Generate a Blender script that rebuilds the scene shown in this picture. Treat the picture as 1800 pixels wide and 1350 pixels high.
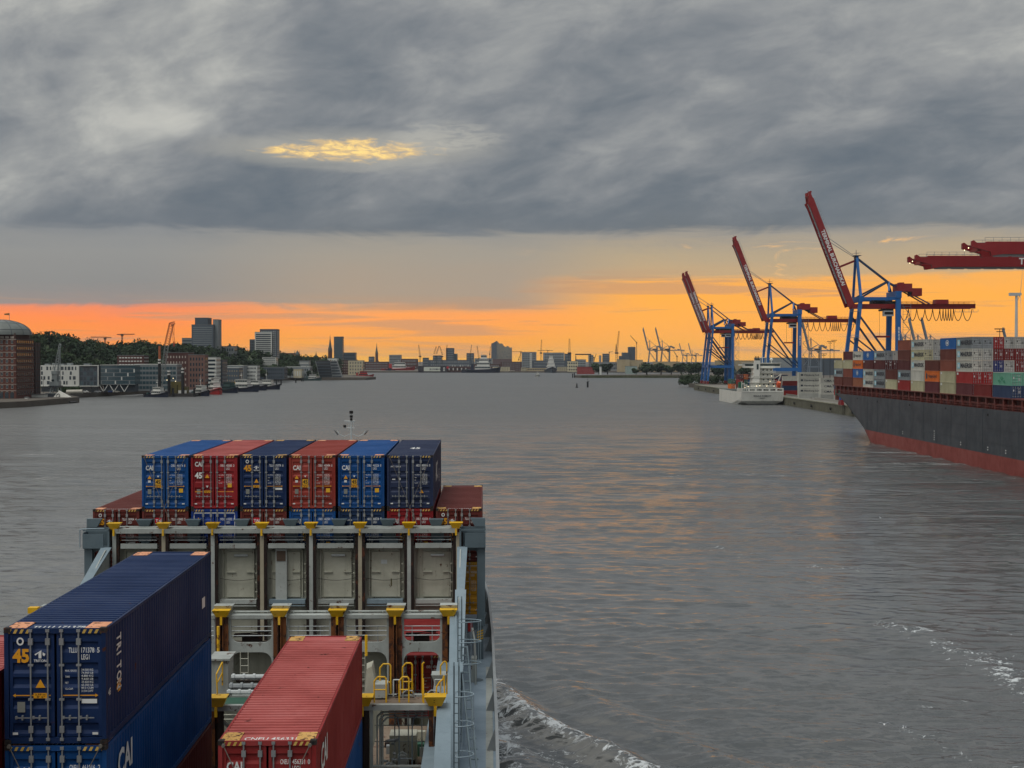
import bpy, math, random
import numpy as np
from mathutils import Vector, Matrix
random.seed(7)
for o in list(bpy.data.objects):
    bpy.data.objects.remove(o)
SC = bpy.context.scene
COL = SC.collection
PI = math.pi
# ------------------------------------------------------------------ camera
CAMZ = 25.0
FPX = 2560.0            # focal length in photo pixels (1800 wide)
HOR = 632.0             # row of the horizon
cd = bpy.data.cameras.new('camera')
cd.sensor_width = 36.0
cd.lens = FPX / 1800 * 36.0
cd.clip_start = 0.5
cd.clip_end = 60000
cam = bpy.data.objects.new('camera', cd)
COL.objects.link(cam)
cam.location = (0, 0, CAMZ)
cam.rotation_euler = (PI / 2 - math.atan((675 - HOR) / FPX), 0, 0)
SC.camera = cam
SC.view_settings.view_transform = 'Standard'
SC.view_settings.look = 'None'
SC.view_settings.gamma = 1
SC.view_settings.exposure = 0.13
SC.render.engine = 'CYCLES'
SC.cycles.max_bounces = 5
SC.cycles.diffuse_bounces = 3
SC.cycles.glossy_bounces = 3
SC.cycles.transmission_bounces = 3
SC.cycles.volume_bounces = 0
SC.cycles.caustics_reflective = False
SC.cycles.caustics_refractive = False
SC.cycles.use_denoising = True

def lin(c):
    c = c / 255.0
    return c / 12.92 if c <= 0.04045 else ((c + 0.055) / 1.055) ** 2.4
def C(r, g, b, k=1.0):
    return (lin(r) * k, lin(g) * k, lin(b) * k, 1.0)

class NT:
    """tiny node-tree helper"""
    def __init__(s, nt):
        s.t = nt
        for n in list(nt.nodes):
            nt.nodes.remove(n)
    def n(s, kind, ins=None, **props):
        nd = s.t.nodes.new(kind)
        for k, v in props.items():
            setattr(nd, k, v)
        for k, v in (ins or {}).items():
            s.set(nd, k, v)
        return nd
    def set(s, nd, k, v):
        sock = nd.inputs[k]
        if hasattr(v, 'is_output'):
            s.t.links.new(v, sock)
        elif hasattr(v, 'outputs'):
            s.t.links.new(v.outputs[0], sock)
        else:
            sock.default_value = v
    def math(s, op, a, b=None, c=None, clamp=False):
        nd = s.n('ShaderNodeMath', operation=op, use_clamp=clamp)
        s.set(nd, 0, a)
        if b is not None: s.set(nd, 1, b)
        if c is not None: s.set(nd, 2, c)
        return nd.outputs[0]
    def mix(s, fac, a, b, blend='MIX'):
        nd = s.n('ShaderNodeMix', data_type='RGBA', blend_type=blend)
        s.set(nd, 0, fac); s.set(nd, 6, a); s.set(nd, 7, b)
        return nd.outputs[2]
    def map(s, v, a, b, c=0.0, d=1.0, interp='SMOOTHSTEP'):
        nd = s.n('ShaderNodeMapRange', interpolation_type=interp)
        s.set(nd, 0, v); s.set(nd, 1, a); s.set(nd, 2, b); s.set(nd, 3, c); s.set(nd, 4, d)
        return nd.outputs[0]
    def ramp(s, v, stops, interp='LINEAR'):
        nd = s.n('ShaderNodeValToRGB')
        cr = nd.color_ramp
        cr.interpolation = interp
        while len(cr.elements) < len(stops):
            cr.elements.new(0.5)
        for el, (p, c) in zip(cr.elements, stops):
            el.position = p
        for el, (p, c) in zip(cr.elements, stops):
            el.position = p; el.color = c
        s.set(nd, 0, v)
        return nd.outputs[0]
    def noise(s, vec, scale, detail=4, rough=0.55, dist=0.0, dim='3D'):
        nd = s.n('ShaderNodeTexNoise', {'Scale': scale, 'Detail': detail, 'Roughness': rough, 'Distortion': dist}, noise_dimensions=dim)
        if vec is not None: s.set(nd, 'Vector', vec)
        return nd.outputs[0]
    def vec(s, x, y, z=0.0):
        nd = s.n('ShaderNodeCombineXYZ')
        s.set(nd, 0, x); s.set(nd, 1, y); s.set(nd, 2, z)
        return nd.outputs[0]

# ------------------------------------------------------------------ sky
SUN_AZ, SUN_EL = math.radians(-150.0), math.radians(66.0)   # the brightest part of the cloud sheet, high behind the camera
wd = bpy.data.worlds.new('World')
SC.world = wd
wd.use_nodes = True
def build_sky():
    t = NT(wd.node_tree)
    g = t.n('ShaderNodeTexCoord').outputs['Generated']
    sp = t.n('ShaderNodeSeparateXYZ', {0: g})
    x, y, z = sp.outputs
    el = t.math('ARCSINE', z)
    az = t.math('ARCTAN2', x, y)
    # planar cloud coordinates (clouds lie in a sheet, so they crowd together towards the horizon)
    k = t.math('ADD', t.math('MAXIMUM', z, 0.0), 0.16)
    px, py = t.math('DIVIDE', x, k), t.math('DIVIDE', y, k)
    k2 = t.math('ADD', t.math('MAXIMUM', z, 0.0), 0.40)
    qx, qy = t.math('DIVIDE', x, k2), t.math('DIVIDE', y, k2)
    n1 = t.noise(t.vec(t.math('MULTIPLY_ADD', qy, 0.45, qx), t.math('MULTIPLY', qy, 1.0)), 3.1, 7, 0.52, 0.2, '2D')
    n2 = t.noise(t.vec(t.math('MULTIPLY', qx, 0.8), t.math('MULTIPLY_ADD', qx, 0.3, t.math('MULTIPLY', qy, 1.0))), 9.5, 6, 0.62, 0.25, '2D')
    # streaks close to the horizon
    n3 = t.noise(t.vec(t.math('MULTIPLY', az, 5.0), t.math('MULTIPLY', el, 120.0)), 1.0, 4, 0.6, 0.3, '2D')
    n4 = t.noise(t.vec(t.math('MULTIPLY', az, 14.0), t.math('MULTIPLY', el, 60.0)), 1.0, 6, 0.62, 0.6, '2D')
    wob = t.math('MULTIPLY', t.math('SUBTRACT', n4, 0.5), 0.012)
    wob2 = t.math('MULTIPLY', t.math('SUBTRACT', n3, 0.5), 0.010)
    slope = t.math('MULTIPLY', az, 0.02)
    e2 = t.math('ADD', t.math('ADD', el, wob), wob2)
    v = t.math('DIVIDE', e2, 0.3)
    f = lambda yy: (632 - yy) / 2560 / 0.3
    L = t.ramp(v, [(0.0, C(255, 156, 40)), (f(602), C(255, 148, 50)), (f(562), C(255, 140, 74)), (f(544), C(238, 138, 96)), (f(535), C(152, 138, 132)),
                   (f(505), C(138, 137, 135)), (f(450), C(142, 142, 140)), (f(413), C(136, 138, 139)), (f(402), C(106, 113, 121)),
                   (f(300), C(112, 119, 126)), (f(200), C(140, 144, 146)), (f(100), C(160, 164, 163)), (f(0), C(160, 167, 169))])
    R = t.ramp(v, [(0.0, C(255, 178, 50)), (f(590), C(255, 174, 72)), (f(520), C(255, 174, 70)), (f(496), C(244, 172, 84)), (f(486), C(194, 164, 124)),
                   (f(450), C(178, 160, 132)), (f(414), C(156, 149, 138)), (f(402), C(106, 112, 117)),
                   (f(300), C(110, 117, 124)), (f(200), C(120, 126, 132)), (f(100), C(118, 123, 130)), (f(0), C(128, 133, 138))])
    M = t.ramp(v, [(0.0, C(255, 182, 34)), (f(605), C(255, 168, 54)), (f(560), C(255, 162, 82)), (f(545), C(236, 160, 98)), (f(532), C(170, 150, 130)),
                   (f(450), C(160, 151, 138)), (f(414), C(152, 148, 140)), (f(402), C(107, 113, 119)),
                   (f(300), C(112, 119, 126)), (f(200), C(128, 134, 139)), (f(100), C(140, 145, 149)), (f(0), C(148, 154, 158))])
    c = t.mix(t.map(az, -0.26, -0.10), L, M)
    c = t.mix(t.map(az, -0.01, 0.10), c, R)
    # away from the sunrise the glow fades to plain grey cloud
    G = t.ramp(v, [(0.0, C(176, 172, 168)), (0.2, C(150, 152, 154)), (0.35, C(128, 133, 138)), (0.9, C(150, 156, 160))])
    away = t.map(t.math('ABSOLUTE', az), 0.9, 2.2)
    c = t.mix(away, c, G)
    # rolling cloud relief above the break
    up = t.map(t.math('ADD', el, t.math('MULTIPLY', t.math('SUBTRACT', n4, 0.5), 0.03)), 0.076, 0.112)
    lum = t.math('ADD', t.math('MULTIPLY', n1, 0.64), t.math('MULTIPLY', n2, 0.36))
    tl = t.math('MULTIPLY', t.map(az, -0.02, -0.34), t.map(el, 0.12, 0.23))
    dk = t.math('MULTIPLY', t.map(el, 0.15, 0.105), 0.07)
    pat = t.math('MULTIPLY', t.map(t.math('ABSOLUTE', t.math('ADD', az, 0.235)), 0.075, 0.0), t.map(t.math('ABSOLUTE', t.math('SUBTRACT', el, 0.158)), 0.016, 0.0))
    lum = t.math('ADD', t.math('SUBTRACT', lum, dk), t.math('ADD', t.math('MULTIPLY', tl, 0.2), t.math('MULTIPLY', pat, 0.14)))
    CL = t.ramp(lum, [(0.28, C(94, 104, 114)), (0.40, C(109, 116, 123)), (0.50, C(128, 132, 136)), (0.60, C(150, 152, 152)), (0.72, C(180, 180, 175)), (0.85, C(196, 195, 187))])
    c = t.mix(up, c, CL)
    # soft streaks inside the glowing band
    band = t.math('MULTIPLY', t.map(el, t.map(az, -0.05, 0.06, 0.046, 0.066), t.map(az, -0.05, 0.06, 0.036, 0.052)), t.map(el, -0.01, 0.012))
    st = t.math('MULTIPLY', t.map(n3, 0.50, 0.66), t.math('MULTIPLY', band, 0.62))
    c = t.mix(t.math('MULTIPLY', st, t.math('SUBTRACT', 1.0, away)), c, C(190, 146, 112))
    wis = t.math('MULTIPLY', t.map(n4, 0.60, 0.78), t.math('MULTIPLY', t.math('MULTIPLY', t.map(el, 0.05, 0.06), t.map(el, 0.088, 0.078)), t.map(az, -0.02, 0.1)))
    c = t.mix(t.math('MULTIPLY', wis, 0.8), c, C(255, 196, 120))
    # a tear in the cloud sheet lit from behind
    ha = t.math('DIVIDE', t.math('ADD', az, 0.112), 0.066)
    slp = t.math('SUBTRACT', t.math('SUBTRACT', el, 0.1415), t.math('MULTIPLY', t.math('SUBTRACT', n4, 0.5), 0.012))
    he = t.math('DIVIDE', slp, 0.0085)
    r2 = t.math('ADD', t.math('MULTIPLY', ha, ha), t.math('MULTIPLY', he, he))
    fine = t.noise(t.vec(t.math('MULTIPLY', az, 60.0), t.math('MULTIPLY', el, 260.0)), 1.0, 5, 0.65, 0.4, '2D')
    hv = t.math('SUBTRACT', t.math('ADD', t.math('MULTIPLY', fine, 1.2), t.math('MULTIPLY', n4, 0.8)), t.math('MULTIPLY', r2, 0.55))
    c = t.mix(t.math('MULTIPLY', t.map(r2, 3.4, 0.0), 0.55), c, C(182, 178, 166))
    c = t.mix(t.math('MULTIPLY', t.map(hv, 0.50, 0.95), 0.8), c, C(228, 192, 132))
    c = t.mix(t.map(hv, 0.78, 1.08), c, C(255, 220, 140))
    # paler veil trailing off to the right of the tear
    va = t.math('DIVIDE', t.math('ADD', az, 0.045), 0.05); ve = t.math('DIVIDE', t.math('SUBTRACT', el, 0.151), 0.013)
    vr = t.math('ADD', t.math('MULTIPLY', va, va), t.math('MULTIPLY', ve, ve))
    c = t.mix(t.math('MULTIPLY', t.map(vr, 1.0, 0.1), t.map(fine, 0.35, 0.6, 0.1, 0.6)), c, C(176, 174, 166))
    # overcast: the sheet is brighter overhead than near the horizon
    zen = t.map(el, 0.24, 1.2, 1.0, 1.7, 'LINEAR')
    zc = t.n('ShaderNodeCombineColor', {0: t.math('MULTIPLY', zen, 1.0), 1: t.math('MULTIPLY', zen, 1.0), 2: t.math('MULTIPLY', zen, 1.0)})
    c = t.mix(1.0, c, zc.outputs[0], 'MULTIPLY')
    nish = t.n('ShaderNodeTexSky', sky_type='NISHITA', sun_disc=False, sun_elevation=SUN_EL, sun_rotation=SUN_AZ, air_density=1.4, dust_density=2.0)
    big = t.mix(1.0, c, (10.0, 10.0, 10.0, 1.0), 'MULTIPLY')
    nd = t.t.nodes[-1]
    for q in t.t.nodes:
        if q.bl_idname == 'ShaderNodeMix': q.clamp_result = False
    fin = t.mix(0.985, nish.outputs[0], big)
    bg = t.n('ShaderNodeBackground', {'Color': fin, 'Strength': 0.1})
    out = t.n('ShaderNodeOutputWorld')
    t.t.links.new(bg.outputs[0], out.inputs[0])
build_sky()
wd.cycles.sampling_method = 'MANUAL'
wd.cycles.sample_map_resolution = 512
sl = bpy.data.lights.new('sun', 'SUN')
sl.energy = 1.5
sl.angle = math.radians(36)
sl.color = (1.0, 0.97, 0.93)
sun = bpy.data.objects.new('sun', sl)
COL.objects.link(sun)
sun.location = (0, 0, 300)
sdir = Vector((math.sin(SUN_AZ) * math.cos(SUN_EL), math.cos(SUN_AZ) * math.cos(SUN_EL), math.sin(SUN_EL)))
sun.rotation_euler = (-sdir).to_track_quat('-Z', 'Y').to_euler()
# ------------------------------------------------------------------ helpers
class MB:
    """collects shapes, builds ONE mesh object"""
    def __init__(s):
        s.v = []; s.f = []; s.mi = []; s.m = 0
        s.tr = None
    def add(s, vs, fs):
        o = len(s.v)
        if s.tr is not None:
            vs = [tuple(s.tr @ Vector(p)) for p in vs]
        s.v.extend(vs)
        for f in fs:
            s.f.append(tuple(i + o for i in f)); s.mi.append(s.m)
        return s
    def box(s, x0, x1, y0, y1, z0, z1):
        return s.add([(x0, y0, z0), (x1, y0, z0), (x1, y1, z0), (x0, y1, z0), (x0, y0, z1), (x1, y0, z1), (x1, y1, z1), (x0, y1, z1)],
                     [(0, 3, 2, 1), (4, 5, 6, 7), (0, 1, 5, 4), (1, 2, 6, 5), (2, 3, 7, 6), (3, 0, 4, 7)])
    def hexa(s, b, t):
        """b, t: four bottom and four top points"""
        return s.add(list(b) + list(t), [(0, 3, 2, 1), (4, 5, 6, 7), (0, 1, 5, 4), (1, 2, 6, 5), (2, 3, 7, 6), (3, 0, 4, 7)])
    def bar(s, p, q, w, h=None, up=(0, 0, 1)):
        """box section beam from p to q"""
        h = h or w
        p, q = Vector(p), Vector(q)
        d = (q - p)
        if d.length < 1e-6: return s
        d.normalize()
        u = Vector(up)
        if abs(d.dot(u)) > 0.98: u = Vector((0, 1, 0))
        a = d.cross(u).normalized() * (w / 2)
        b = a.cross(d).normalized() * (h / 2)
        P = [p - a - b, p + a - b, p + a + b, p - a + b]
        Q = [q - a - b, q + a - b, q + a + b, q - a + b]
        return s.add([tuple(k) for k in P + Q], [(0, 1, 2, 3), (7, 6, 5, 4), (0, 4, 5, 1), (1, 5, 6, 2), (2, 6, 7, 3), (3, 7, 4, 0)])
    def tube(s, p, q, r, n=6, r2=None, cap=True):
        r2 = r if r2 is None else r2
        p, q = Vector(p), Vector(q)
        d = q - p
        if d.length < 1e-6: return s
        d.normalize()
        u = Vector((0, 0, 1)) if abs(d.z) < 0.95 else Vector((1, 0, 0))
        a = d.cross(u).normalized(); b = d.cross(a)
        vs = []
        for c, rr in ((p, r), (q, r2)):
            for i in range(n):
                t = 2 * PI * i / n
                vs.append(tuple(c + (a * math.cos(t) + b * math.sin(t)) * rr))
        fs = [(i, (i + 1) % n, n + (i + 1) % n, n + i) for i in range(n)]
        if cap: fs += [tuple(range(n - 1, -1, -1)), tuple(range(n, 2 * n))]
        return s.add(vs, fs)
    def path(s, pts, r, n=5):
        for a, b in zip(pts[:-1], pts[1:]): s.tube(a, b, r, n)
        return s
    def prism(s, poly, axis, a, b):
        """poly: 2-D points; axis 'x' (poly in y,z), 'y' (x,z) or 'z' (x,y)"""
        def P(u, w, t): return {'x': (t, u, w), 'y': (u, t, w), 'z': (u, w, t)}[axis]
        n = len(poly)
        vs = [P(u, w, a) for u, w in poly] + [P(u, w, b) for u, w in poly]
        return s.add(vs, [tuple(range(n - 1, -1, -1)), tuple(range(n, 2 * n))] + [(i, (i + 1) % n, n + (i + 1) % n, n + i) for i in range(n)])
    def lathe(s, prof, c=(0, 0), n=16, a0=0, a1=2 * PI):
        full = abs(a1 - a0 - 2 * PI) < 1e-6
        m = n if full else n + 1
        vs = []
        for r, z in prof:
            for i in range(m):
                t = a0 + (a1 - a0) * i / n
                vs.append((c[0] + r * math.cos(t), c[1] + r * math.sin(t), z))
        fs = []
        for j in range(len(prof) - 1):
            for i in range(n):
                k = (i + 1) % m
                fs.append((j * m + i, j * m + k, (j + 1) * m + k, (j + 1) * m + i))
        return s.add(vs, fs)
    def quad(s, a, b, c, d):
        return s.add([a, b, c, d], [(0, 1, 2, 3)])
    def strip(s, prof, ext):
        """extrude an open polyline (list of 3-D points) by vector ext"""
        n = len(prof)
        vs = [tuple(p) for p in prof] + [(p[0] + ext[0], p[1] + ext[1], p[2] + ext[2]) for p in prof]
        return s.add(vs, [(i, i + 1, n + i + 1, n + i) for i in range(n - 1)])
    def text(s, txt, org, xd, yd, size, bold=0.0, squeeze=1.0, align='L', width=None):
        """flat lettering: org = base-line start, xd / yd unit directions, size = capital height"""
        vs, fs, w = text_geo(txt, bold)
        xd, yd, org = Vector(xd), Vector(yd), Vector(org)
        k = size / 0.69
        if width: squeeze = width / (w * k)
        sh = {'L': 0, 'C': -w / 2, 'R': -w}[align]
        return s.add([tuple(org + xd * ((a + sh) * k * squeeze) + yd * (b * k)) for a, b in vs], fs)
    def mesh(s, name, mats, smooth=False):
        me = bpy.data.meshes.new(name)
        me.from_pydata(s.v, [], s.f)
        for m in (mats if isinstance(mats, (list, tuple)) else [mats]):
            me.materials.append(m)
        if len(set(s.mi)) > 1:
            me.polygons.foreach_set('material_index', s.mi)
        if smooth:
            me.polygons.foreach_set('use_smooth', [True] * len(me.polygons))
        me.update()
        return me
    def build(s, name, mats, parent=None, loc=None, rot=None, smooth=False):
        return put(name, s.mesh(name, mats, smooth), parent, loc, rot)

_TXT = {}
def text_geo(txt, bold=0.0):
    key = (txt, bold)
    if key not in _TXT:
        cu = bpy.data.curves.new('t', 'FONT')
        cu.body = txt
        cu.resolution_u = 2
        cu.offset = bold
        ob = bpy.data.objects.new('t', cu)
        COL.objects.link(ob)
        dg = bpy.context.evaluated_depsgraph_get()
        me = bpy.data.meshes.new_from_object(ob.evaluated_get(dg))
        vs = [(v.co.x, v.co.y) for v in me.vertices]
        fs = [tuple(p.vertices) for p in me.polygons]
        x0 = min((a for a, b in vs), default=0); x1 = max((a for a, b in vs), default=1)
        vs = [(a - x0, b) for a, b in vs]
        bpy.data.objects.remove(ob); bpy.data.curves.remove(cu); bpy.data.meshes.remove(me)
        _TXT[key] = (vs, fs, x1 - x0)
    return _TXT[key]

def put(name, me, parent=None, loc=None, rot=None, mat=None, scale=None):
    o = bpy.data.objects.new(name, me)
    COL.objects.link(o)
    if parent is not None: o.parent = parent
    if loc is not None: o.location = loc
    if rot is not None: o.rotation_euler = rot
    if scale is not None: o.scale = scale
    if mat is not None:
        o.material_slots[0].link = 'OBJECT'
        o.material_slots[0].material = mat
    return o
def tag(o, label, cat, group=None, kind=None):
    o['label'] = label
    if cat: o['category'] = cat
    if group: o['group'] = group
    if kind: o['kind'] = kind
    return o
def struct(o, label=None):
    o['kind'] = 'structure'
    if label: o['label'] = label
    return o
def thing(name, label, cat, loc=(0, 0, 0), rz=0.0, group=None, rot=None):
    o = bpy.data.objects.new(name, None)
    COL.objects.link(o)
    o.empty_display_size = 0.2
    o.location = loc
    o.rotation_euler = rot or (0, 0, rz)
    return tag(o, label, cat, group)
def copy_tree(o, parent=None):
    c = o.copy()
    COL.objects.link(c)
    c.parent = parent
    for ch in o.children:
        copy_tree(ch, c)
    return c
def at(px, py, D):
    """world point on the ray of photo pixel (px, py) at distance D ahead"""
    return Vector(((px - 900) / FPX * D, D, CAMZ + (HOR - py) / FPX * D))
def wx(px, D): return (px - 900) / FPX * D
def wz(py, D): return CAMZ + (HOR - py) / FPX * D
def wd_(py): return CAMZ * FPX / (py - HOR)        # distance of a point on the water

# ------------------------------------------------------------------ materials
MAT = {}
def paint(name, rgb, rough=0.5, dirt=0.35, rust=0.0, scale=1.0, metal=0.0, streak=0.3, bump=0.02, spec=0.4, rustcol=(96, 52, 28)):
    """worn paint: blotchy tone, vertical run-off streaks, optional rust"""
    if name in MAT: return MAT[name]
    m = bpy.data.materials.new(name)
    m.use_nodes = True
    t = NT(m.node_tree)
    base = C(*rgb)
    oi = t.n('ShaderNodeObjectInfo')
    tc = t.n('ShaderNodeTexCoord').outputs['Object']
    off = t.n('ShaderNodeVectorMath', {0: tc, 1: t.n('ShaderNodeCombineXYZ', {0: t.math('MULTIPLY', oi.outputs['Random'], 57.0), 1: t.math('MULTIPLY', oi.outputs['Random'], 31.0), 2: t.math('MULTIPLY', oi.outputs['Random'], 17.0)}).outputs[0]}, operation='ADD').outputs[0]
    n1 = t.noise(off, 0.55 * scale, 6, 0.62, 0.2)
    mp = t.n('ShaderNodeMapping', {'Vector': off, 'Scale': (3.2 * scale, 3.2 * scale, 0.22 * scale)}).outputs[0]
    n2 = t.noise(mp, 1.0, 5, 0.6)
    dark = tuple(c * 0.55 for c in base[:3]) + (1.0,)
    g = sum(base[:3]) / 3
    fade = tuple(c * 0.8 + g * 0.35 + 0.012 for c in base[:3]) + (1.0,)
    c = t.mix(t.math('MULTIPLY', t.map(n1, 0.35, 0.72), dirt), base, dark)
    c = t.mix(t.math('MULTIPLY', t.map(n1, 0.58, 0.30), dirt * 0.6), c, fade)
    c = t.mix(t.math('MULTIPLY', t.map(n2, 0.5, 0.78), streak), c, dark)
    hs = t.n('ShaderNodeHueSaturation', {'Color': c, 'Value': t.math('MULTIPLY_ADD', oi.outputs['Random'], 0.24, 0.88)})
    c = hs.outputs[0]
    ro = t.math('MULTIPLY_ADD', n1, 0.3, rough - 0.15)
    if rust > 0:
        n3 = t.noise(off, 2.3 * scale, 8, 0.68, 0.4)
        rm = t.math('MULTIPLY', t.map(t.math('ADD', n3, t.math('MULTIPLY', n2, 0.35)), 0.90 - rust * 0.5, 0.97 - rust * 0.5), 1.0)
        c = t.mix(rm, c, t.mix(n1, C(*rustcol), C(48, 26, 18)))
        ro = t.math('MAXIMUM', ro, t.math('MULTIPLY', rm, 0.8))
    b = t.n('ShaderNodeBsdfPrincipled', {'Base Color': c, 'Roughness': ro, 'Metallic': metal, 'Specular IOR Level': spec})
    if bump > 0:
        bp = t.n('ShaderNodeBump', {'Strength': 0.5, 'Distance': bump, 'Height': t.noise(off, 4.0 * scale, 4)})
        t.set(b, 'Normal', bp.outputs[0])
    o = t.n('ShaderNodeOutputMaterial', {0: b.outputs[0]})
    MAT[name] = m
    return m
def plain(name, rgb, rough=0.6, metal=0.0, emit=0.0, spec=0.4):
    if name in MAT: return MAT[name]
    m = bpy.data.materials.new(name)
    m.use_nodes = True
    t = NT(m.node_tree)
    tc = t.n('ShaderNodeTexCoord').outputs['Object']
    n1 = t.noise(tc, 1.7, 4)
    base = C(*rgb)
    c = t.mix(t.map(n1, 0.3, 0.7, 0.0, 0.35), base, tuple(q * 0.7 for q in base[:3]) + (1.0,))
    b = t.n('ShaderNodeBsdfPrincipled', {'Base Color': c, 'Roughness': rough, 'Metallic': metal, 'Specular IOR Level': spec})
    if emit > 0:
        t.set(b, 'Emission Color', base); t.set(b, 'Emission Strength', emit)
    t.n('ShaderNodeOutputMaterial', {0: b.outputs[0]})
    MAT[name] = m
    return m
def glass(name, rgb, rough=0.12):
    return plain(name, rgb, rough, spec=0.8)
# ------------------------------------------------------------------ water
def seg_dist(X, Y, pts):
    d = np.full(X.shape, 1e9); tt = np.zeros(X.shape)
    L = 0.0
    for (x0, y0), (x1, y1) in zip(pts[:-1], pts[1:]):
        dx, dy = x1 - x0, y1 - y0
        l2 = dx * dx + dy * dy
        u = np.clip(((X - x0) * dx + (Y - y0) * dy) / l2, 0, 1)
        q = np.hypot(X - x0 - u * dx, Y - y0 - u * dy)
        tt = np.where(q < d, L + u * math.sqrt(l2), tt)
        d = np.minimum(d, q); L += math.sqrt(l2)
    return d, tt
FOAM = []       # (polyline in metres, width, strength)
def wpt(px, py):
    D = wd_(py)
    return (wx(px, D), D)
FOAM += [([wpt(862, 1195), wpt(880, 1222), wpt(925, 1258), wpt(985, 1292), wpt(1060, 1325), wpt(1150, 1372)], 1.5, 1.0),
         ([wpt(868, 1235), wpt(878, 1300), wpt(900, 1370)], 2.8, 0.9),
         ([wpt(1570, 1100), wpt(1640, 1118), wpt(1710, 1155), wpt(1790, 1200), wpt(1830, 1225)], 3.8, 0.74),
         ([wpt(866, 1262), wpt(905, 1292), wpt(960, 1330), wpt(1020, 1372)], 2.0, 0.62),
         ([wpt(900, 1250), wpt(960, 1300), wpt(1060, 1362)], 2.4, 0.55),
         ([wpt(1540, 1070), wpt(1660, 1075), wpt(1760, 1120), wpt(1830, 1160)], 5.0, 0.46),
         ([wpt(1640, 1245), wpt(1760, 1235), wpt(1830, 1240)], 2.6, 0.55),
         ([wpt(1600, 1290), wpt(1680, 1320), wpt(1790, 1350), wpt(1830, 1365)], 3.0, 0.58),
         ([wpt(1250, 962), wpt(1330, 980), wpt(1450, 1000), wpt(1580, 1005)], 4.0, 0.6),
         ([wpt(1040, 880), wpt(1180, 885), wpt(1300, 905)], 4.0, 0.4),
         ([wpt(1380, 1010), wpt(1480, 1060), wpt(1580, 1100)], 3.0, 0.42),
         ([wpt(760, 700), wpt(900, 690), wpt(1000, 684)], 10, 0.16)]
def build_water():
    rows = [60.0]
    ypx = [1420 - 1.1 * i for i in range(0, 690)]
    rows = [CAMZ * FPX / (y - HOR) for y in ypx if y - HOR > 20]
    rows = [30, 45, 60] + rows
    d = rows[-1]
    while d < 12500:
        d = min(d * 1.09, 12600); rows.append(d)
    rows = np.array(rows)
    ang = np.concatenate([np.arctan(np.linspace(-1.0, -0.45, 8)), np.arctan(np.linspace(-1100, 1100, 860) / FPX), np.arctan(np.linspace(0.45, 1.0, 8))])
    T = np.tan(ang)
    Y = np.repeat(rows[:, None], len(T), 1)
    X = rows[:, None] * T[None, :]
    sp = np.gradient(rows)[:, None] * 1.0
    rng = np.random.RandomState(3)
    Z = np.zeros_like(X)
    for i in range(46):
        lam = 0.62 * 1.078 ** i
        th = rng.normal(0.10, 0.45) + (PI if rng.rand() < 0.2 else 0)
        kx, ky = math.sin(th) * 2 * PI / lam, math.cos(th) * 2 * PI / lam
        a = 0.0106 * lam ** 0.72 * rng.uniform(0.5, 1.3)
        if lam > 3: a *= (3 / lam) ** 0.9
        if lam > 3: a = a * (1 + 2.2 * np.clip((Y - 170) / 260, 0, 1))
        fade = np.clip((lam / np.maximum(sp, 1e-3) - 1.8) / 2.2, 0, 1)
        warp = 1.6 * np.sin(X * 0.021 + i) + 1.4 * np.sin(Y * 0.017 + 2.1 * i) + 0.9 * np.sin((X + Y) * 0.05 + i * 1.7)
        Z += fade * a * np.sin(kx * X + ky * Y + rng.uniform(0, 6.28) + warp)
    # patches of stronger and weaker ripple
    gust = 0.75 + 0.35 * np.sin(X * 0.013 + 1.0 + 1.3 * np.sin(Y * 0.011)) * np.sin(Y * 0.02 + 0.8 * np.sin(X * 0.02))
    Z *= gust
    foam = np.zeros_like(X)
    for pts, w, k in FOAM:
        q, tt = seg_dist(X, Y, pts)
        foam = np.maximum(foam, k * np.exp(-(q / w) ** 2))
    # bow wave of our own ship
    bw = FOAM[0][0]
    q, tt = seg_dist(X, Y, bw)
    near = Y < 140
    for off, amp, w in ((0.0, 0.65, 1.3), (2.6, -0.3, 1.7), (5.6, 0.3, 1.6), (8.6, -0.2, 1.8)):
        Z += np.where(near, amp * np.exp(-((q - off) / w) ** 2) * np.clip(tt / 5, 0, 1), 0)
    q2, t2 = seg_dist(X, Y, FOAM[2][0])
    Z += np.where(Y < 200, 0.22 * np.exp(-(q2 / 2.2) ** 2), 0)
    nr, nc = X.shape
    vs = np.stack([X, Y, Z], -1).reshape(-1, 3).astype(np.float32)
    idx = np.arange(nr * nc).reshape(nr, nc)
    quads = np.stack([idx[:-1, :-1], idx[:-1, 1:], idx[1:, 1:], idx[1:, :-1]], -1).reshape(-1, 4)
    # the part of the river behind and beside the camera
    me = bpy.data.meshes.new('river_water')
    b0 = len(vs)
    y0 = rows[0]
    x0, x1 = float(X[0, 0]), float(X[0, -1])
    extra = np.array([[-12000, -300, 0], [12000, -300, 0], [12000, 30, 0], [x1, 30, 0], [x0, 30, 0], [-12000, 30, 0], [-12000, 600, 0], [12000, 600, 0]], np.float32)
    fl = [tuple(q) for q in quads.tolist()]
    vs = np.concatenate([vs, extra])
    fl += [(b0, b0 + 1, b0 + 2, b0 + 3, b0 + 4, b0 + 5)]
    me.from_pydata(vs.tolist(), [], fl)
    at_ = me.attributes.new('foam', 'FLOAT', 'POINT')
    at_.data.foreach_set('value', np.concatenate([foam.reshape(-1), np.zeros(8)]).astype(np.float32))
    me.polygons.foreach_set('use_smooth', [True] * len(me.polygons))
    m = bpy.data.materials.new('river_water')
    m.use_nodes = True
    t = NT(m.node_tree)
    pos = t.n('ShaderNodeNewGeometry').outputs['Position']
    fo = t.n('ShaderNodeAttribute', attribute_name='foam').outputs['Fac']
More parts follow.
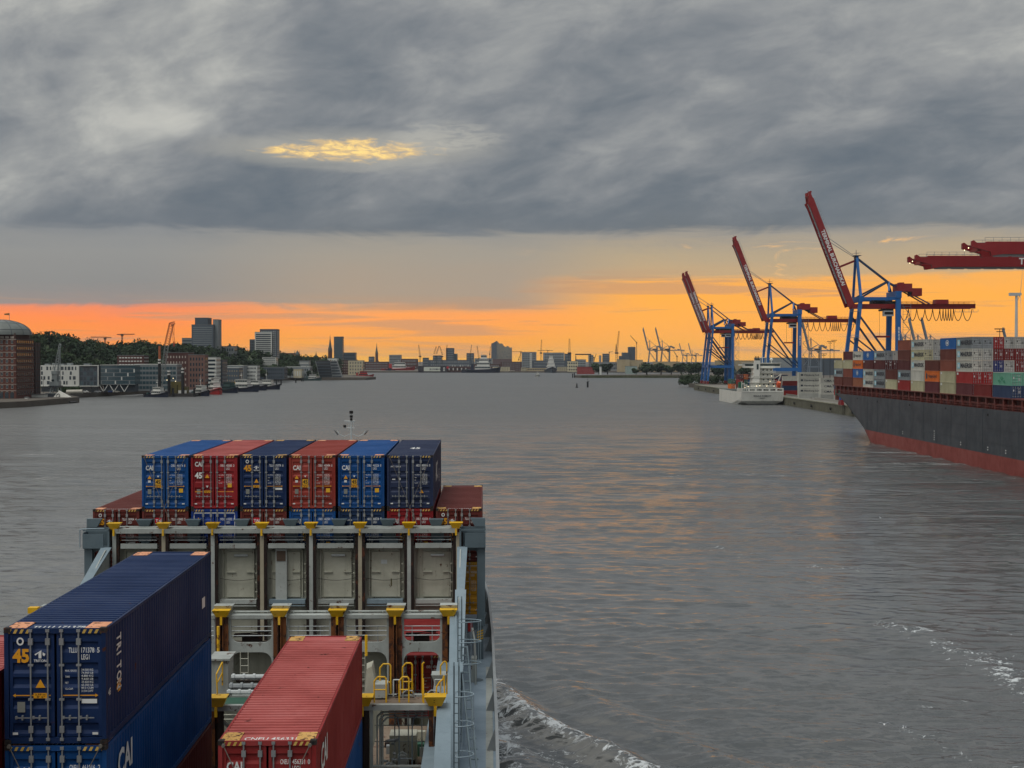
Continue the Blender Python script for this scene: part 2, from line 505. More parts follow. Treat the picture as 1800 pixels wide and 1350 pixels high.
    r1 = t.n('ShaderNodeMapping', {'Vector': pos, 'Rotation': (0, 0, 0.35), 'Scale': (0.8, 1.5, 1.0)}).outputs[0]
    h1 = t.noise(r1, 1.5, 3, 0.55, 0.3)
    h2 = t.noise(r1, 0.32, 3, 0.5, 0.6)
    h3 = t.noise(t.n('ShaderNodeMapping', {'Vector': pos, 'Rotation': (0, 0, 0.2), 'Scale': (0.014, 0.05, 1.0)}).outputs[0], 1.0, 4, 0.6, 0.8)
    calm = t.map(h3, 0.40, 0.60, 0.22, 1.15)
    dist = t.n('ShaderNodeSeparateXYZ', {0: pos}).outputs[1]
    h4 = t.noise(r1, 4.0, 2, 0.5, 0.2)
    hh = t.math('ADD', t.math('MULTIPLY', h4, 0.02), t.math('MULTIPLY', t.math('ADD', t.math('MULTIPLY', h1, 0.34), t.math('MULTIPLY', h2, 0.95)), t.map(dist, 130.0, 420.0, 0.06, 1.6)))
    hh = t.math('MULTIPLY', hh, calm)
    bp = t.n('ShaderNodeBump', {'Strength': 1.0, 'Distance': 0.9, 'Height': hh})
    nf = t.noise(pos, 1.1, 9, 0.74, 1.2)
    nf2 = t.noise(pos, 0.22, 4, 0.6, 0.5)
    thr = t.math('MULTIPLY_ADD', t.math('MULTIPLY', fo, t.map(nf2, 0.3, 0.65, 0.55, 1.1)), -0.31, 0.77)
    fm = t.map(t.math('SUBTRACT', nf, thr), -0.03, 0.06)
    fm = t.math('MULTIPLY', fm, t.map(fo, 0.03, 0.2))
    murk = t.mix(t.map(nf2, 0.3, 0.7), C(82, 83, 82), C(70, 73, 73))
    b = t.n('ShaderNodeBsdfPrincipled', {'Base Color': t.mix(fm, murk, C(196, 202, 204)), 'Roughness': t.math('MULTIPLY_ADD', fm, 0.5, t.map(dist, 160.0, 800.0, 0.10, 0.36)), 'IOR': 1.9, 'Specular IOR Level': 0.5, 'Normal': bp.outputs[0]})
    t.n('ShaderNodeOutputMaterial', {0: b.outputs[0]})
    me.materials.append(m)
    o = put('water', me)
    struct(o, 'rippled grey river water with faint pink reflections and foam streaks')
build_water()
# ------------------------------------------------------------------ our own container ship (the camera stands on its bridge wing)
CX = 10.8                                   # camera in ship coordinates: (CX, 0, CAMZ); y runs towards the bow
SHIP_ROT = Matrix.Rotation(math.atan(44 / FPX), 4, 'Z') @ Matrix.Rotation(math.atan(16 / FPX), 4, 'X')
SHIP_M = Matrix.Translation((0, 0, CAMZ)) @ SHIP_ROT @ Matrix.Translation((-CX, 0, -CAMZ))
def sx(px, d): return CX + (px - 856) * d / FPX
def sz(py, d): return CAMZ - (py - 616) * d / FPX

M_GREY = paint('ship_grey', (166, 172, 168), 0.55, 0.5, 0.24, streak=0.5)
M_BLUEGREY = paint('ship_blue_grey', (128, 146, 156), 0.5, 0.3, 0.06, streak=0.3)
M_DARKGREY = paint('ship_dark_grey', (92, 108, 116), 0.5, 0.3, 0.05, streak=0.3)
M_BEIGE = paint('bulkhead_beige', (178, 178, 162), 0.6, 0.5, 0.22, streak=0.6)
M_DECK = paint('deck_blue', (134, 152, 166), 0.6, 0.45, 0.08, streak=0.0)
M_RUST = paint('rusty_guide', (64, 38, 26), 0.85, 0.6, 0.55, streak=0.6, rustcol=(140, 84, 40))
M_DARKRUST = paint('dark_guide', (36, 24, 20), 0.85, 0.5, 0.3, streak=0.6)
M_YEL = paint('safety_yellow', (232, 182, 20), 0.5, 0.4, 0.26, streak=0.3)
M_WHITE = paint('ship_white', (186, 192, 192), 0.5, 0.2, 0.05)
M_BLACK = plain('black_fitting', (18, 18, 20), 0.6)
M_STEEL = paint('galvanised_steel', (150, 156, 158), 0.45, 0.3, 0.05, metal=0.3)
M_HULL = paint('own_hull_blue_grey', (96, 112, 124), 0.5, 0.3, 0.1)
M_HOLD = paint('hold_floor', (70, 62, 52), 0.8, 0.6, 0.4, streak=0)
M_GREEN = paint('green_mat', (46, 88, 72), 0.8, 0.5, 0.1)
M_BROWNDECK = paint('brown_deck', (120, 104, 88), 0.8, 0.6, 0.3, streak=0)

SHIP = thing('container_ship', 'grey open-top container ship in the foreground, seen forward from its own bridge', 'ship')
SHIP.matrix_world = SHIP_M
def sp_(mb, name, mat, smooth=False, label=None):
    o = mb.build(name, mat, SHIP, smooth=smooth)
    if label: o['label'] = label
    return o

def build_hull():
    DZ = 8.4
    st = [(-45, 11.2), (60, 11.2), (80, 11.1), (92, 10.9), (100, 10.5), (108, 9.4), (116, 7.0), (122, 4.2), (127, 0.6)]
    b = MB()
    def ring(z, k):
        return [(x * (k if y > 70 else 1) if y > 70 else x, y, z) for y, x in st]
    lv = [(-3, 0.80), (0.0, 0.86), (4, 0.93), (DZ, 1.0)]
    rs = [[(x, y, z) for x, y, z in ring(z, k)] for z, k in lv]
    for s_ in (1, -1):
        for a, c in zip(rs[:-1], rs[1:]):
            for i in range(len(st) - 1):
                q = [a[i], a[i + 1], c[i + 1], c[i]]
                q = [(s_ * p[0], p[1], p[2]) for p in q]
                b.quad(*(q if s_ > 0 else q[::-1]))
    n = len(st)
    b.add([(-11.2, -45, z) for z in (-3, DZ)] + [(11.2, -45, z) for z in (-3, DZ)], [(0, 2, 3, 1)])
    sp_(b, 'hull', M_HULL)
    # side decks and fore deck
    d = MB()
    for s_ in (1, -1):
        for (y0, x0), (y1, x1) in zip(st[:-1], st[1:]):
            if y0 >= 100: continue
            xi = 8.6
            q = [(s_ * xi, y0, DZ), (s_ * x0, y0, DZ), (s_ * x1, y1, DZ), (s_ * xi, y1, DZ)]
            d.quad(*(q if s_ > 0 else q[::-1]))
    f = [(x, y, DZ) for y, x in st if y >= 92]
    f2 = [(-x, y, z) for x, y, z in f][::-1]
    d.add(f + f2, [tuple(range(len(f) * 2))])
    sp_(d, 'side_deck', M_DECK)
    # bulwark with capping rail
    for s_ in (1, -1):
        w = MB(); c = MB()
        for (y0, x0), (y1, x1) in zip(st[:-1], st[1:]):
            for k in range(6):
                a = y0 + (y1 - y0) * k / 6; e = y0 + (y1 - y0) * (k + 1) / 6
                xa = x0 + (x1 - x0) * k / 6; xe = x0 + (x1 - x0) * (k + 1) / 6
                w.bar((s_ * (xa - 0.02), a, DZ + 0.52), (s_ * (xe - 0.02), e, DZ + 0.52), 0.03, 1.05)
                c.bar((s_ * xa, a, DZ + 1.08), (s_ * xe, e, DZ + 1.08), 0.13, 0.05)
                if k % 2 == 0:
                    c.prism([(s_ * (xa - 0.03), DZ), (s_ * (xa - 0.42), DZ), (s_ * (xa - 0.05), DZ + 1.0)], 'y', a, a + 0.03)
        sp_(w, 'bulwark', M_DARKGREY)
        sp_(c, 'capping_rail', M_STEEL)
    # deck fittings on the walkway
    k = MB(); k.lathe([(0.0, DZ + 0.03), (0.30, DZ + 0.03), (0.34, DZ + 0.004)], (sx(838, 73), 73), 18)
    m = sp_(k, 'manhole_cover', M_DARKGREY)
    k = MB(); k.box(10.75, 11.05, 30, 76, DZ + 0.004, DZ + 0.02); sp_(k, 'gutter_bar', M_GREY)
    # hold: tank top, inner sides and cross bulkheads under the guides
    h = MB(); h.box(-8.6, 8.6, -20, 95, -2.2, -2.0); sp_(h, 'hold_floor', M_HOLD)
    for s_ in (1, -1):
        h = MB(); h.box(*sorted((s_ * 8.6, s_ * 8.75)), -20, 95, -2, DZ + 2.3)
        for y in np.arange(30, 95, 1.3):
            h.box(*sorted((s_ * 8.75, s_ * 9.0)), y, y + 0.06, DZ, DZ + 2.2)
        sp_(h, 'hatch_coaming', M_BEIGE)
        h = MB(); h.box(*sorted((s_ * 8.55, s_ * 9.15)), -20, 95, DZ + 2.3, DZ + 2.42); sp_(h, 'coaming_rail', M_BLUEGREY)
build_hull()

GX1 = [-9.1 + 2.62 * i for i in range(8)]      # guide positions across the ship
def cone(name_mat, x, y, z, wt, wb, h, half=0, tail=True, dy=0.16):
    b = MB()
    l, r = (0 if half == 1 else -1), (0 if half == -1 else 1)
    b.hexa([(x + l * wb / 2, y - dy, z), (x + r * wb / 2, y - dy, z), (x + r * wb / 2, y + dy, z), (x + l * wb / 2, y + dy, z)],
           [(x + l * wt / 2, y - dy * 2, z + h), (x + r * wt / 2, y - dy * 2, z + h), (x + r * wt / 2, y + dy * 2, z + h), (x + l * wt / 2, y + dy * 2, z + h)])
    if tail:
        b.box(x - 0.05, x + 0.05, y - dy - 0.06, y - dy, z - 0.35, z)
    return sp_(b, 'guide_funnel', name_mat)
def rrect(x0, x1, z0, z1, r, corners='abcd', n=5):
    """rounded rectangle; corners: a = low left, b = low right, c = high right, d = high left"""
    P = []
    for nm, cx, cz, a0 in (('a', x0 + r, z0 + r, PI), ('b', x1 - r, z0 + r, 1.5 * PI), ('c', x1 - r, z1 - r, 0), ('d', x0 + r, z1 - r, PI / 2)):
        if nm in corners:
            for i in range(n + 1):
                t = a0 + PI / 2 * i / n
                P.append((cx + r * math.cos(t), cz + r * math.sin(t)))
        else:
            P.append({'a': (x0, z0), 'b': (x1, z0), 'c': (x1, z1), 'd': (x0, z1)}[nm])
    return P
def plate_hole(b, outer, hole, y0, y1):
    """plate in the x-z plane with one hole (both counter-clockwise point lists)"""
    x0, x1, z0, z1 = outer
    def edge(p, c):      # project from hole centre to the outer rectangle
        dx, dz = p[0] - c[0], p[1] - c[1]
        t = 1e9
        if dx > 1e-9: t = min(t, (x1 - c[0]) / dx)
        if dx < -1e-9: t = min(t, (x0 - c[0]) / dx)
        if dz > 1e-9: t = min(t, (z1 - c[1]) / dz)
        if dz < -1e-9: t = min(t, (z0 - c[1]) / dz)
        return (c[0] + dx * t, c[1] + dz * t)
    c = (sum(p[0] for p in hole) / len(hole), sum(p[1] for p in hole) / len(hole))
    # insert the outer corners by splitting the hole outline where it points at them
    H = []
    n = len(hole)
    cs = [(x0, z0), (x1, z0), (x1, z1), (x0, z1)]
    for i in range(n):
        p, q = hole[i], hole[(i + 1) % n]
        H.append((p, edge(p, c)))
        a0, a1 = math.atan2(p[1] - c[1], p[0] - c[0]), math.atan2(q[1] - c[1], q[0] - c[0])
        if a1 < a0: a1 += 2 * PI
        for k in cs:
            a = math.atan2(k[1] - c[1], k[0] - c[0])
            while a < a0: a += 2 * PI
            if a0 < a < a1:
                # intersection of ray with segment pq
                ux, uz = math.cos(a), math.sin(a)
                sx_, sz_ = q[0] - p[0], q[1] - p[1]
                den = ux * sz_ - uz * sx_
                t = ((p[0] - c[0]) * sz_ - (p[1] - c[1]) * sx_) / den
                H.append(((c[0] + ux * t, c[1] + uz * t), k))
    m = len(H)
    for i in range(m):
        (a, A), (d, D_) = H[i], H[(i + 1) % m]
        b.quad((a[0], y0, a[1]), (A[0], y0, A[1]), (D_[0], y0, D_[1]), (d[0], y0, d[1]))
        b.quad((d[0], y1, d[1]), (D_[0], y1, D_[1]), (A[0], y1, A[1]), (a[0], y1, a[1]))
        b.quad((a[0], y0, a[1]), (d[0], y0, d[1]), (d[0], y1, d[1]), (a[0], y1, a[1]))
        b.quad((D_[0], y0, D_[1]), (A[0], y0, A[1]), (A[0], y1, A[1]), (D_[0], y1, D_[1]))

def rails(pts, zs, r=0.025, post=1.2, mat=None, name='railing'):
    """pts: (x, y, z) polyline at deck level; zs: bar heights"""
    b = MB()
    for a, c in zip(pts[:-1], pts[1:]):
        for h in zs:
            b.tube((a[0], a[1], a[2] + h), (c[0], c[1], c[2] + h), r, 5)
        L = (Vector(c) - Vector(a)).length
        n = max(1, int(L / post))
        for i in range(n + 1):
            p = Vector(a).lerp(Vector(c), i / n)
            b.tube(p, p + Vector((0, 0, zs[-1])), r, 5)
    return sp_(b, name, mat or M_STEEL)

def bulkhead_one():
    Y = 78.0
    # wall below the walkway
    b = MB(); b.box(-9.3, 9.3, Y + 0.55, Y + 0.62, -2, 14.5); sp_(b, 'bulkhead_plate', M_BEIGE)
    for i in range(7):
        xa, xb = GX1[i] + 0.34, GX1[i + 1] - 0.34
        xm = (xa + xb) / 2
        # raised panel, its edges and ledges, standing proud of the plate
        o = MB()
        off = [0.0, -0.1, 0.12, -0.05, 0.1, 0.05, 0.2][i]
        o.box(xm - 0.78 + off, xm + 0.72 + off, Y + 0.40, Y + 0.55, 11.72, 14.15)
        sp_(o, 'bulkhead_panel', M_BEIGE)
        o = MB()
        for zz in (13.05,):
            o.box(xm - 0.78 + off, xm - 0.3 + off, Y + 0.32, Y + 0.40, zz, zz + 0.05)
            o.box(xm + 0.3 + off, xm + 0.72 + off, Y + 0.32, Y + 0.40, zz, zz + 0.05)
        o.box(xb - 0.2, xb - 0.16, Y + 0.36, Y + 0.55, 11.7, 14.3)
        o.box(xa + 0.1, xa + 0.14, Y + 0.36, Y + 0.55, 11.7, 14.3)
        sp_(o, 'panel_stiffener', M_BEIGE)
        if i in (1, 2, 4, 6):
            o = MB()
            o.tube((xm - 0.36 + off, Y + 0.3, 13.98), (xm + 0.36 + off, Y + 0.3, 13.98), 0.065, 8)
            o.box(xm - 0.3 + off, xm - 0.26 + off, Y + 0.3, Y + 0.40, 13.95, 14.0); o.box(xm + 0.26 + off, xm + 0.3 + off, Y + 0.3, Y + 0.40, 13.95, 14.0)
            sp_(o, 'tube_lamp', M_WHITE)
        if i == 3:
            o = MB(); o.box(xm - 0.62, xm - 0.02, Y + 0.12, Y + 0.40, 10.2, 14.35); v = sp_(o, 'ventilation_trunk', M_GREY)
            o = MB(); o.box(xm - 0.56, xm - 0.08, Y + 0.10, Y + 0.12, 13.7, 14.25)
            for k in range(6): o.box(xm - 0.56, xm - 0.08, Y + 0.085, Y + 0.10, 13.72 + k * 0.09, 13.74 + k * 0.09)
            o.build('vent_grille', paint('brown_grille', (92, 76, 64), 0.7), v)
        if i == 5:
            o = MB(); o.box(xm - 0.22, xm + 0.1, Y + 0.385, Y + 0.397, 13.5, 13.72); sp_(o, 'notice_plate', M_WHITE)
            o = MB(); o.box(xm + 0.3, xm + 0.36, Y + 0.385, Y + 0.397, 12.3, 12.7); sp_(o, 'notice_plate', paint('old_sign', (90, 84, 50), 0.7))
        # ledge
        o = MB(); o.box(xa, xb, Y + 0.05, Y + 0.55, 11.55, 11.62); o.box(xa, xb, Y + 0.05, Y + 0.09, 11.4, 11.55); o.box(xa, xb, Y + 0.02, Y + 0.06, 11.28, 11.33)
        sp_(o, 'ledge', M_BLUEGREY if i % 2 else M_GREY)
        # lower walkway girder and rails of the lashing walkway
        o = MB(); o.box(xa, xb, Y - 0.1, Y + 0.75, 14.44, 14.50); o.box(xa, xb, Y - 0.13, Y - 0.06, 14.42, 14.68)
        sp_(o, 'walkway_girder', M_GREY)
        r = MB()
        for h in (0.25, 0.42): r.tube((xa + 0.03, Y, 14.6 + h), (xb - 0.03, Y, 14.6 + h), 0.022, 5)
        pts = [(xa + 0.1, Y + 0.7, 14.5), (xa + 0.1, Y + 0.7, 15.2), (xb - 0.12, Y + 0.7, 15.2), (xb - 0.02, Y + 0.7, 15.05), (xb - 0.02, Y + 0.7, 14.5)]
        r.path(pts, 0.03); r.tube((xa + 0.1, Y + 0.7, 14.85), (xb - 0.02, Y + 0.7, 14.85), 0.022)
        sp_(r, 'railing', M_STEEL)
        # pedestal of the forward guide
        o = MB(); o.box(xm - 0.02, xm + 0.42, Y + 0.5, Y + 0.8, 14.5, 15.28); o.box(xm - 0.14, xm + 0.54, Y + 0.42, Y + 0.5, 14.72, 15.2)
        if i % 3 == 2: o.box(xm - 0.3, xm + 0.7, Y + 0.3, Y + 0.42, 14.62, 14.9)
        sp_(o, 'guide_pedestal', M_DARKGREY)
    o = MB(); o.box(-9.1, 9.2, Y - 0.22, Y + 0.25, 15.24, 15.48); o.box(-9.3, 9.3, Y + 0.25, Y + 0.8, 15.40, 15.52)
    sp_(o, 'top_girder', M_GREY)
    for i, x in enumerate(GX1):
        half = 1 if i == 0 else (-1 if i == 7 else 0)
        cone(M_YEL, x + (-0.1 if i == 7 else 0.0), Y - 0.05, 15.46, 0.72, 0.34, 0.33, 0)
        # guide: pale web between two rusty angles
        o = MB(); o.box(x - 0.10, x + 0.10, Y - 0.12, Y + 0.1, -2, 15.24); sp_(o, 'guide_web', M_GREY if i % 2 == 0 else paint('guide_beige', (168, 160, 138), 0.6, 0.5, 0.2))
        for s_ in (-1, 1):
            if (i == 0 and s_ < 0): continue
            o = MB(); o.box(*sorted((x + s_ * 0.11, x + s_ * 0.26)), Y - 0.10, Y + 0.04, -2, 15.24); o.box(*sorted((x + s_ * 0.11, x + s_ * 0.15)), Y + 0.04, Y + 0.5, -2, 15.24)
            sp_(o, 'cell_guide', M_DARKRUST)
        if i < 7:
            xm = x + 1.31 + 0.12
            cone(M_DARKGREY, xm, Y + 0.75, 15.52, 0.8, 0.5, 0.36, 0, False)
    # end frames with their boxed head, pillar, raking bracket
    for s_ in (-1, 1):
        def X(a, c): return sorted((s_ * a, s_ * c))
        o = MB(); o.box(*X(9.32, 10.72), Y - 0.25, Y + 0.5, 14.42, 14.5); o.box(*X(9.62, 10.72), Y - 0.35, Y - 0.28, 14.46, 15.22); o.box(*X(9.32, 9.42), Y - 0.28, Y + 0.5, 14.5, 15.5)
        o.box(*X(10.66, 10.72), Y - 0.28, Y + 0.5, 14.5, 15.3); o.box(*X(9.42, 10.72), Y + 0.42, Y + 0.5, 14.5, 15.5); o.box(*X(9.32, 10.72), Y - 0.28, Y - 0.2, 15.36, 15.44)
        sp_(o, 'end_platform', M_DARKGREY)
        o = MB(); o.prism([(s_ * 10.70, 15.5), (s_ * 10.70, 15.95), (s_ * 9.9, 15.95), (s_ * 10.15, 15.5)], 'y', Y + 0.4, Y + 0.72); sp_(o, 'guide_funnel', M_DARKGREY)
        o = MB()
        hole = rrect(*X(9.56, 10.26), 10.45, 14.25, 0.16)
        x0, x1 = X(9.42, 10.70)
        plate_hole(o, (x0, x1, 10.2, 14.42), hole, Y + 0.1, Y + 0.35)
        o.box(*X(10.28, 10.70), Y - 0.1, Y + 0.1, 10.2, 14.42)
        sp_(o, 'end_frame', M_DARKGREY)
        o = MB(); o.box(*X(10.25, 10.6), Y - 0.05, Y + 0.3, 8.4, 10.2); o.prism([(s_ * 9.5, 10.2), (s_ * 9.5, 9.7), (s_ * 10.3, 10.0), (s_ * 10.3, 10.2)], 'y', Y + 0.1, Y + 0.3)
        for k in range(4): pass
        sp_(o, 'pillar', M_DARKGREY)
        o = MB()
        for k in range(4):
            o.add([(s_ * 10.26, Y - 0.056, 9.4 + k * 0.14), (s_ * 10.59, Y - 0.056, 9.52 + k * 0.14), (s_ * 10.59, Y - 0.056, 9.59 + k * 0.14), (s_ * 10.26, Y - 0.056, 9.47 + k * 0.14)], [(0, 1, 2, 3)])
        sp_(o, 'warning_stripe', M_YEL)['kind'] = 'stuff'
        # raking bracket: web and sloping flange descending aft
        o = MB(); o.prism([(Y - 0.12, 14.42), (Y - 0.12, 8.4), (Y - 11.0, 8.4), (Y - 11.0, 9.4), (Y - 6.0, 12.6), (Y - 0.9, 14.42)], 'x', *X(9.36, 9.42)); sp_(o, 'bracket_web', M_GREY)
        o = MB()
        for (ya, za), (yb, zb) in (((Y - 0.3, 14.45), (Y - 5.2, 12.95)), ((Y - 5.2, 12.95), (Y - 11.0, 9.42))):
            o.hexa([(s_ * 9.2, ya, za), (s_ * 9.75, ya, za), (s_ * 9.68, yb, zb), (s_ * 9.28, yb, zb)], [(s_ * 9.2, ya, za + 0.06), (s_ * 9.75, ya, za + 0.06), (s_ * 9.68, yb, zb + 0.06), (s_ * 9.28, yb, zb + 0.06)])
        sp_(o, 'bracket_flange', M_BLUEGREY)
bulkhead_one()

def bulkhead_two():
    Y = 66.2
    G = [-9.1 + 2.62 * i for i in range(7)] + [9.05]
    ZT = 12.98
    for i in range(7):
        xa, xb = G[i] + 0.30, G[i + 1] - 0.30
        b = MB()
        plate_hole(b, (xa, xb, 11.28, ZT - 0.18), rrect(xa + 0.09, xb - 0.09, 11.70, ZT - 0.22, 0.36, 'ab'), Y, Y + 0.14)
        plate_hole(b, (xa, xb, 9.0, 11.28), rrect(xa + 0.09, xb - 0.09, 9.1, 11.26, 0.42, 'cd'), Y, Y + 0.14)
        sp_(b, 'web_frame', M_GREY)
        r = MB()
        for h in (0.30, 0.52, 0.72): r.tube((xa + 0.09, Y + 0.1, 11.7 + h), (xb - 0.09, Y + 0.1, 11.7 + h), 0.024, 5)
        for k in ((0.25, 0.75) if i != 3 else ()): r.tube((xa + (xb - xa) * k, Y + 0.12, 11.7), (xa + (xb - xa) * k, Y + 0.12, 12.42), 0.022, 5)
        sp_(r, 'railing', M_STEEL)
        b = MB(); b.box(xa, xb, Y - 0.06, Y + 0.5, ZT - 0.18, ZT - 0.02); b.tube((xa + 0.15, Y + 0.45, ZT + 0.06), (xb - 0.15, Y + 0.45, ZT + 0.06), 0.05, 6)
        sp_(b, 'top_girder', M_GREY)
        for xx in (xa + 0.2, xb - 0.2):
            b = MB()
            for k in range(6):
                t0, t1 = PI * k / 6, PI * (k + 1) / 6
                b.tube((xx + 0.09 * math.cos(t0), Y + 0.2, ZT + 0.02 + 0.12 * math.sin(t0)), (xx + 0.09 * math.cos(t1), Y + 0.2, ZT + 0.02 + 0.12 * math.sin(t1)), 0.018, 4)
            sp_(b, 'lashing_eye', M_GREY)
        # cross deck with lashing gear stowed behind the opening
        b = MB(); b.box(xa - 0.3, xb + 0.3, Y + 0.2, Y + 0.9, 11.55, 11.62); sp_(b, 'walkway_plate', M_BROWNDECK)
        if i in (3, 6):
            b = MB()
            for k in range(7):
                b.tube((xa + 0.15, Y + 0.30 + 0.06 * k, 11.9 + 0.05 * (k % 3)), (xb - 0.2 - 0.1 * (k % 2), Y + 0.30 + 0.06 * k, 12.0 + 0.06 * (k % 4)), 0.02, 5)
            b.box(xa + 0.5, xb - 0.6, Y + 0.5, Y + 0.75, 11.66, 11.92)
            sp_(b, 'lashing_gear_rack', M_DARKRUST)
        if i != 6:
            b = MB(); b.box(xa, xb, Y + 0.95, Y + 1.0, 8.0, 11.4); b.box(xa + 0.3, xb - 0.2, Y + 0.88, Y + 0.95, 9.9, 11.2); b.box(xa + 0.2, xb - 0.1, Y + 0.8, Y + 0.95, 9.72, 9.82); b.box(xa + 0.7, xb - 0.5, Y + 0.82, Y + 0.9, 9.45, 9.55)
            sp_(b, 'bulkhead_panel', M_BEIGE)
    for i, x in enumerate(G):
        cone(M_YEL, x, Y - 0.12, ZT - 0.06, 0.80, 0.48, 0.32, 0)
        cone(M_GREY, x + 0.03, Y + 0.35, ZT, 0.86, 0.5, 0.40, 0, False)
        for s_ in (-1, 1):
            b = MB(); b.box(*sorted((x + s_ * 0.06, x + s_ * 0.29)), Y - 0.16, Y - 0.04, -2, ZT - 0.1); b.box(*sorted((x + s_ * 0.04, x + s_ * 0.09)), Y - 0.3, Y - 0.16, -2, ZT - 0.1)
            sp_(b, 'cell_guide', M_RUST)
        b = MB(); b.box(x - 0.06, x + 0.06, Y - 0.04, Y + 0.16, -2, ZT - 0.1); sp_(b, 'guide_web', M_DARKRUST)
    for s_ in (-1, 1):
        def X(a, c): return sorted((s_ * a, s_ * c))
        o = MB(); o.prism([(Y + 0.3, ZT), (Y + 0.3, 8.4), (Y - 12.6, 8.4), (Y - 12.6, 9.0), (Y - 5.5, 11.4), (Y - 0.3, ZT)], 'x', *X(9.36, 9.42)); sp_(o, 'bracket_web', M_BLUEGREY)
        o = MB()
        for (ya, za), (yb, zb) in (((Y + 0.2, ZT + 0.02), (Y - 5.3, 11.45)), ((Y - 5.3, 11.45), (Y - 12.6, 9.02))):
            o.hexa([(s_ * 9.1, ya, za), (s_ * 9.68, ya, za), (s_ * 9.78, yb, zb), (s_ * 9.20, yb, zb)], [(s_ * 9.1, ya, za + 0.06), (s_ * 9.68, ya, za + 0.06), (s_ * 9.78, yb, zb + 0.06), (s_ * 9.20, yb, zb + 0.06)])
        sp_(o, 'bracket_flange', M_BLUEGREY)
        o = MB(); o.box(*X(9.3, 9.66), Y - 0.1, Y + 0.4, 8.4, ZT); sp_(o, 'pillar', M_BLUEGREY)
bulkhead_two()

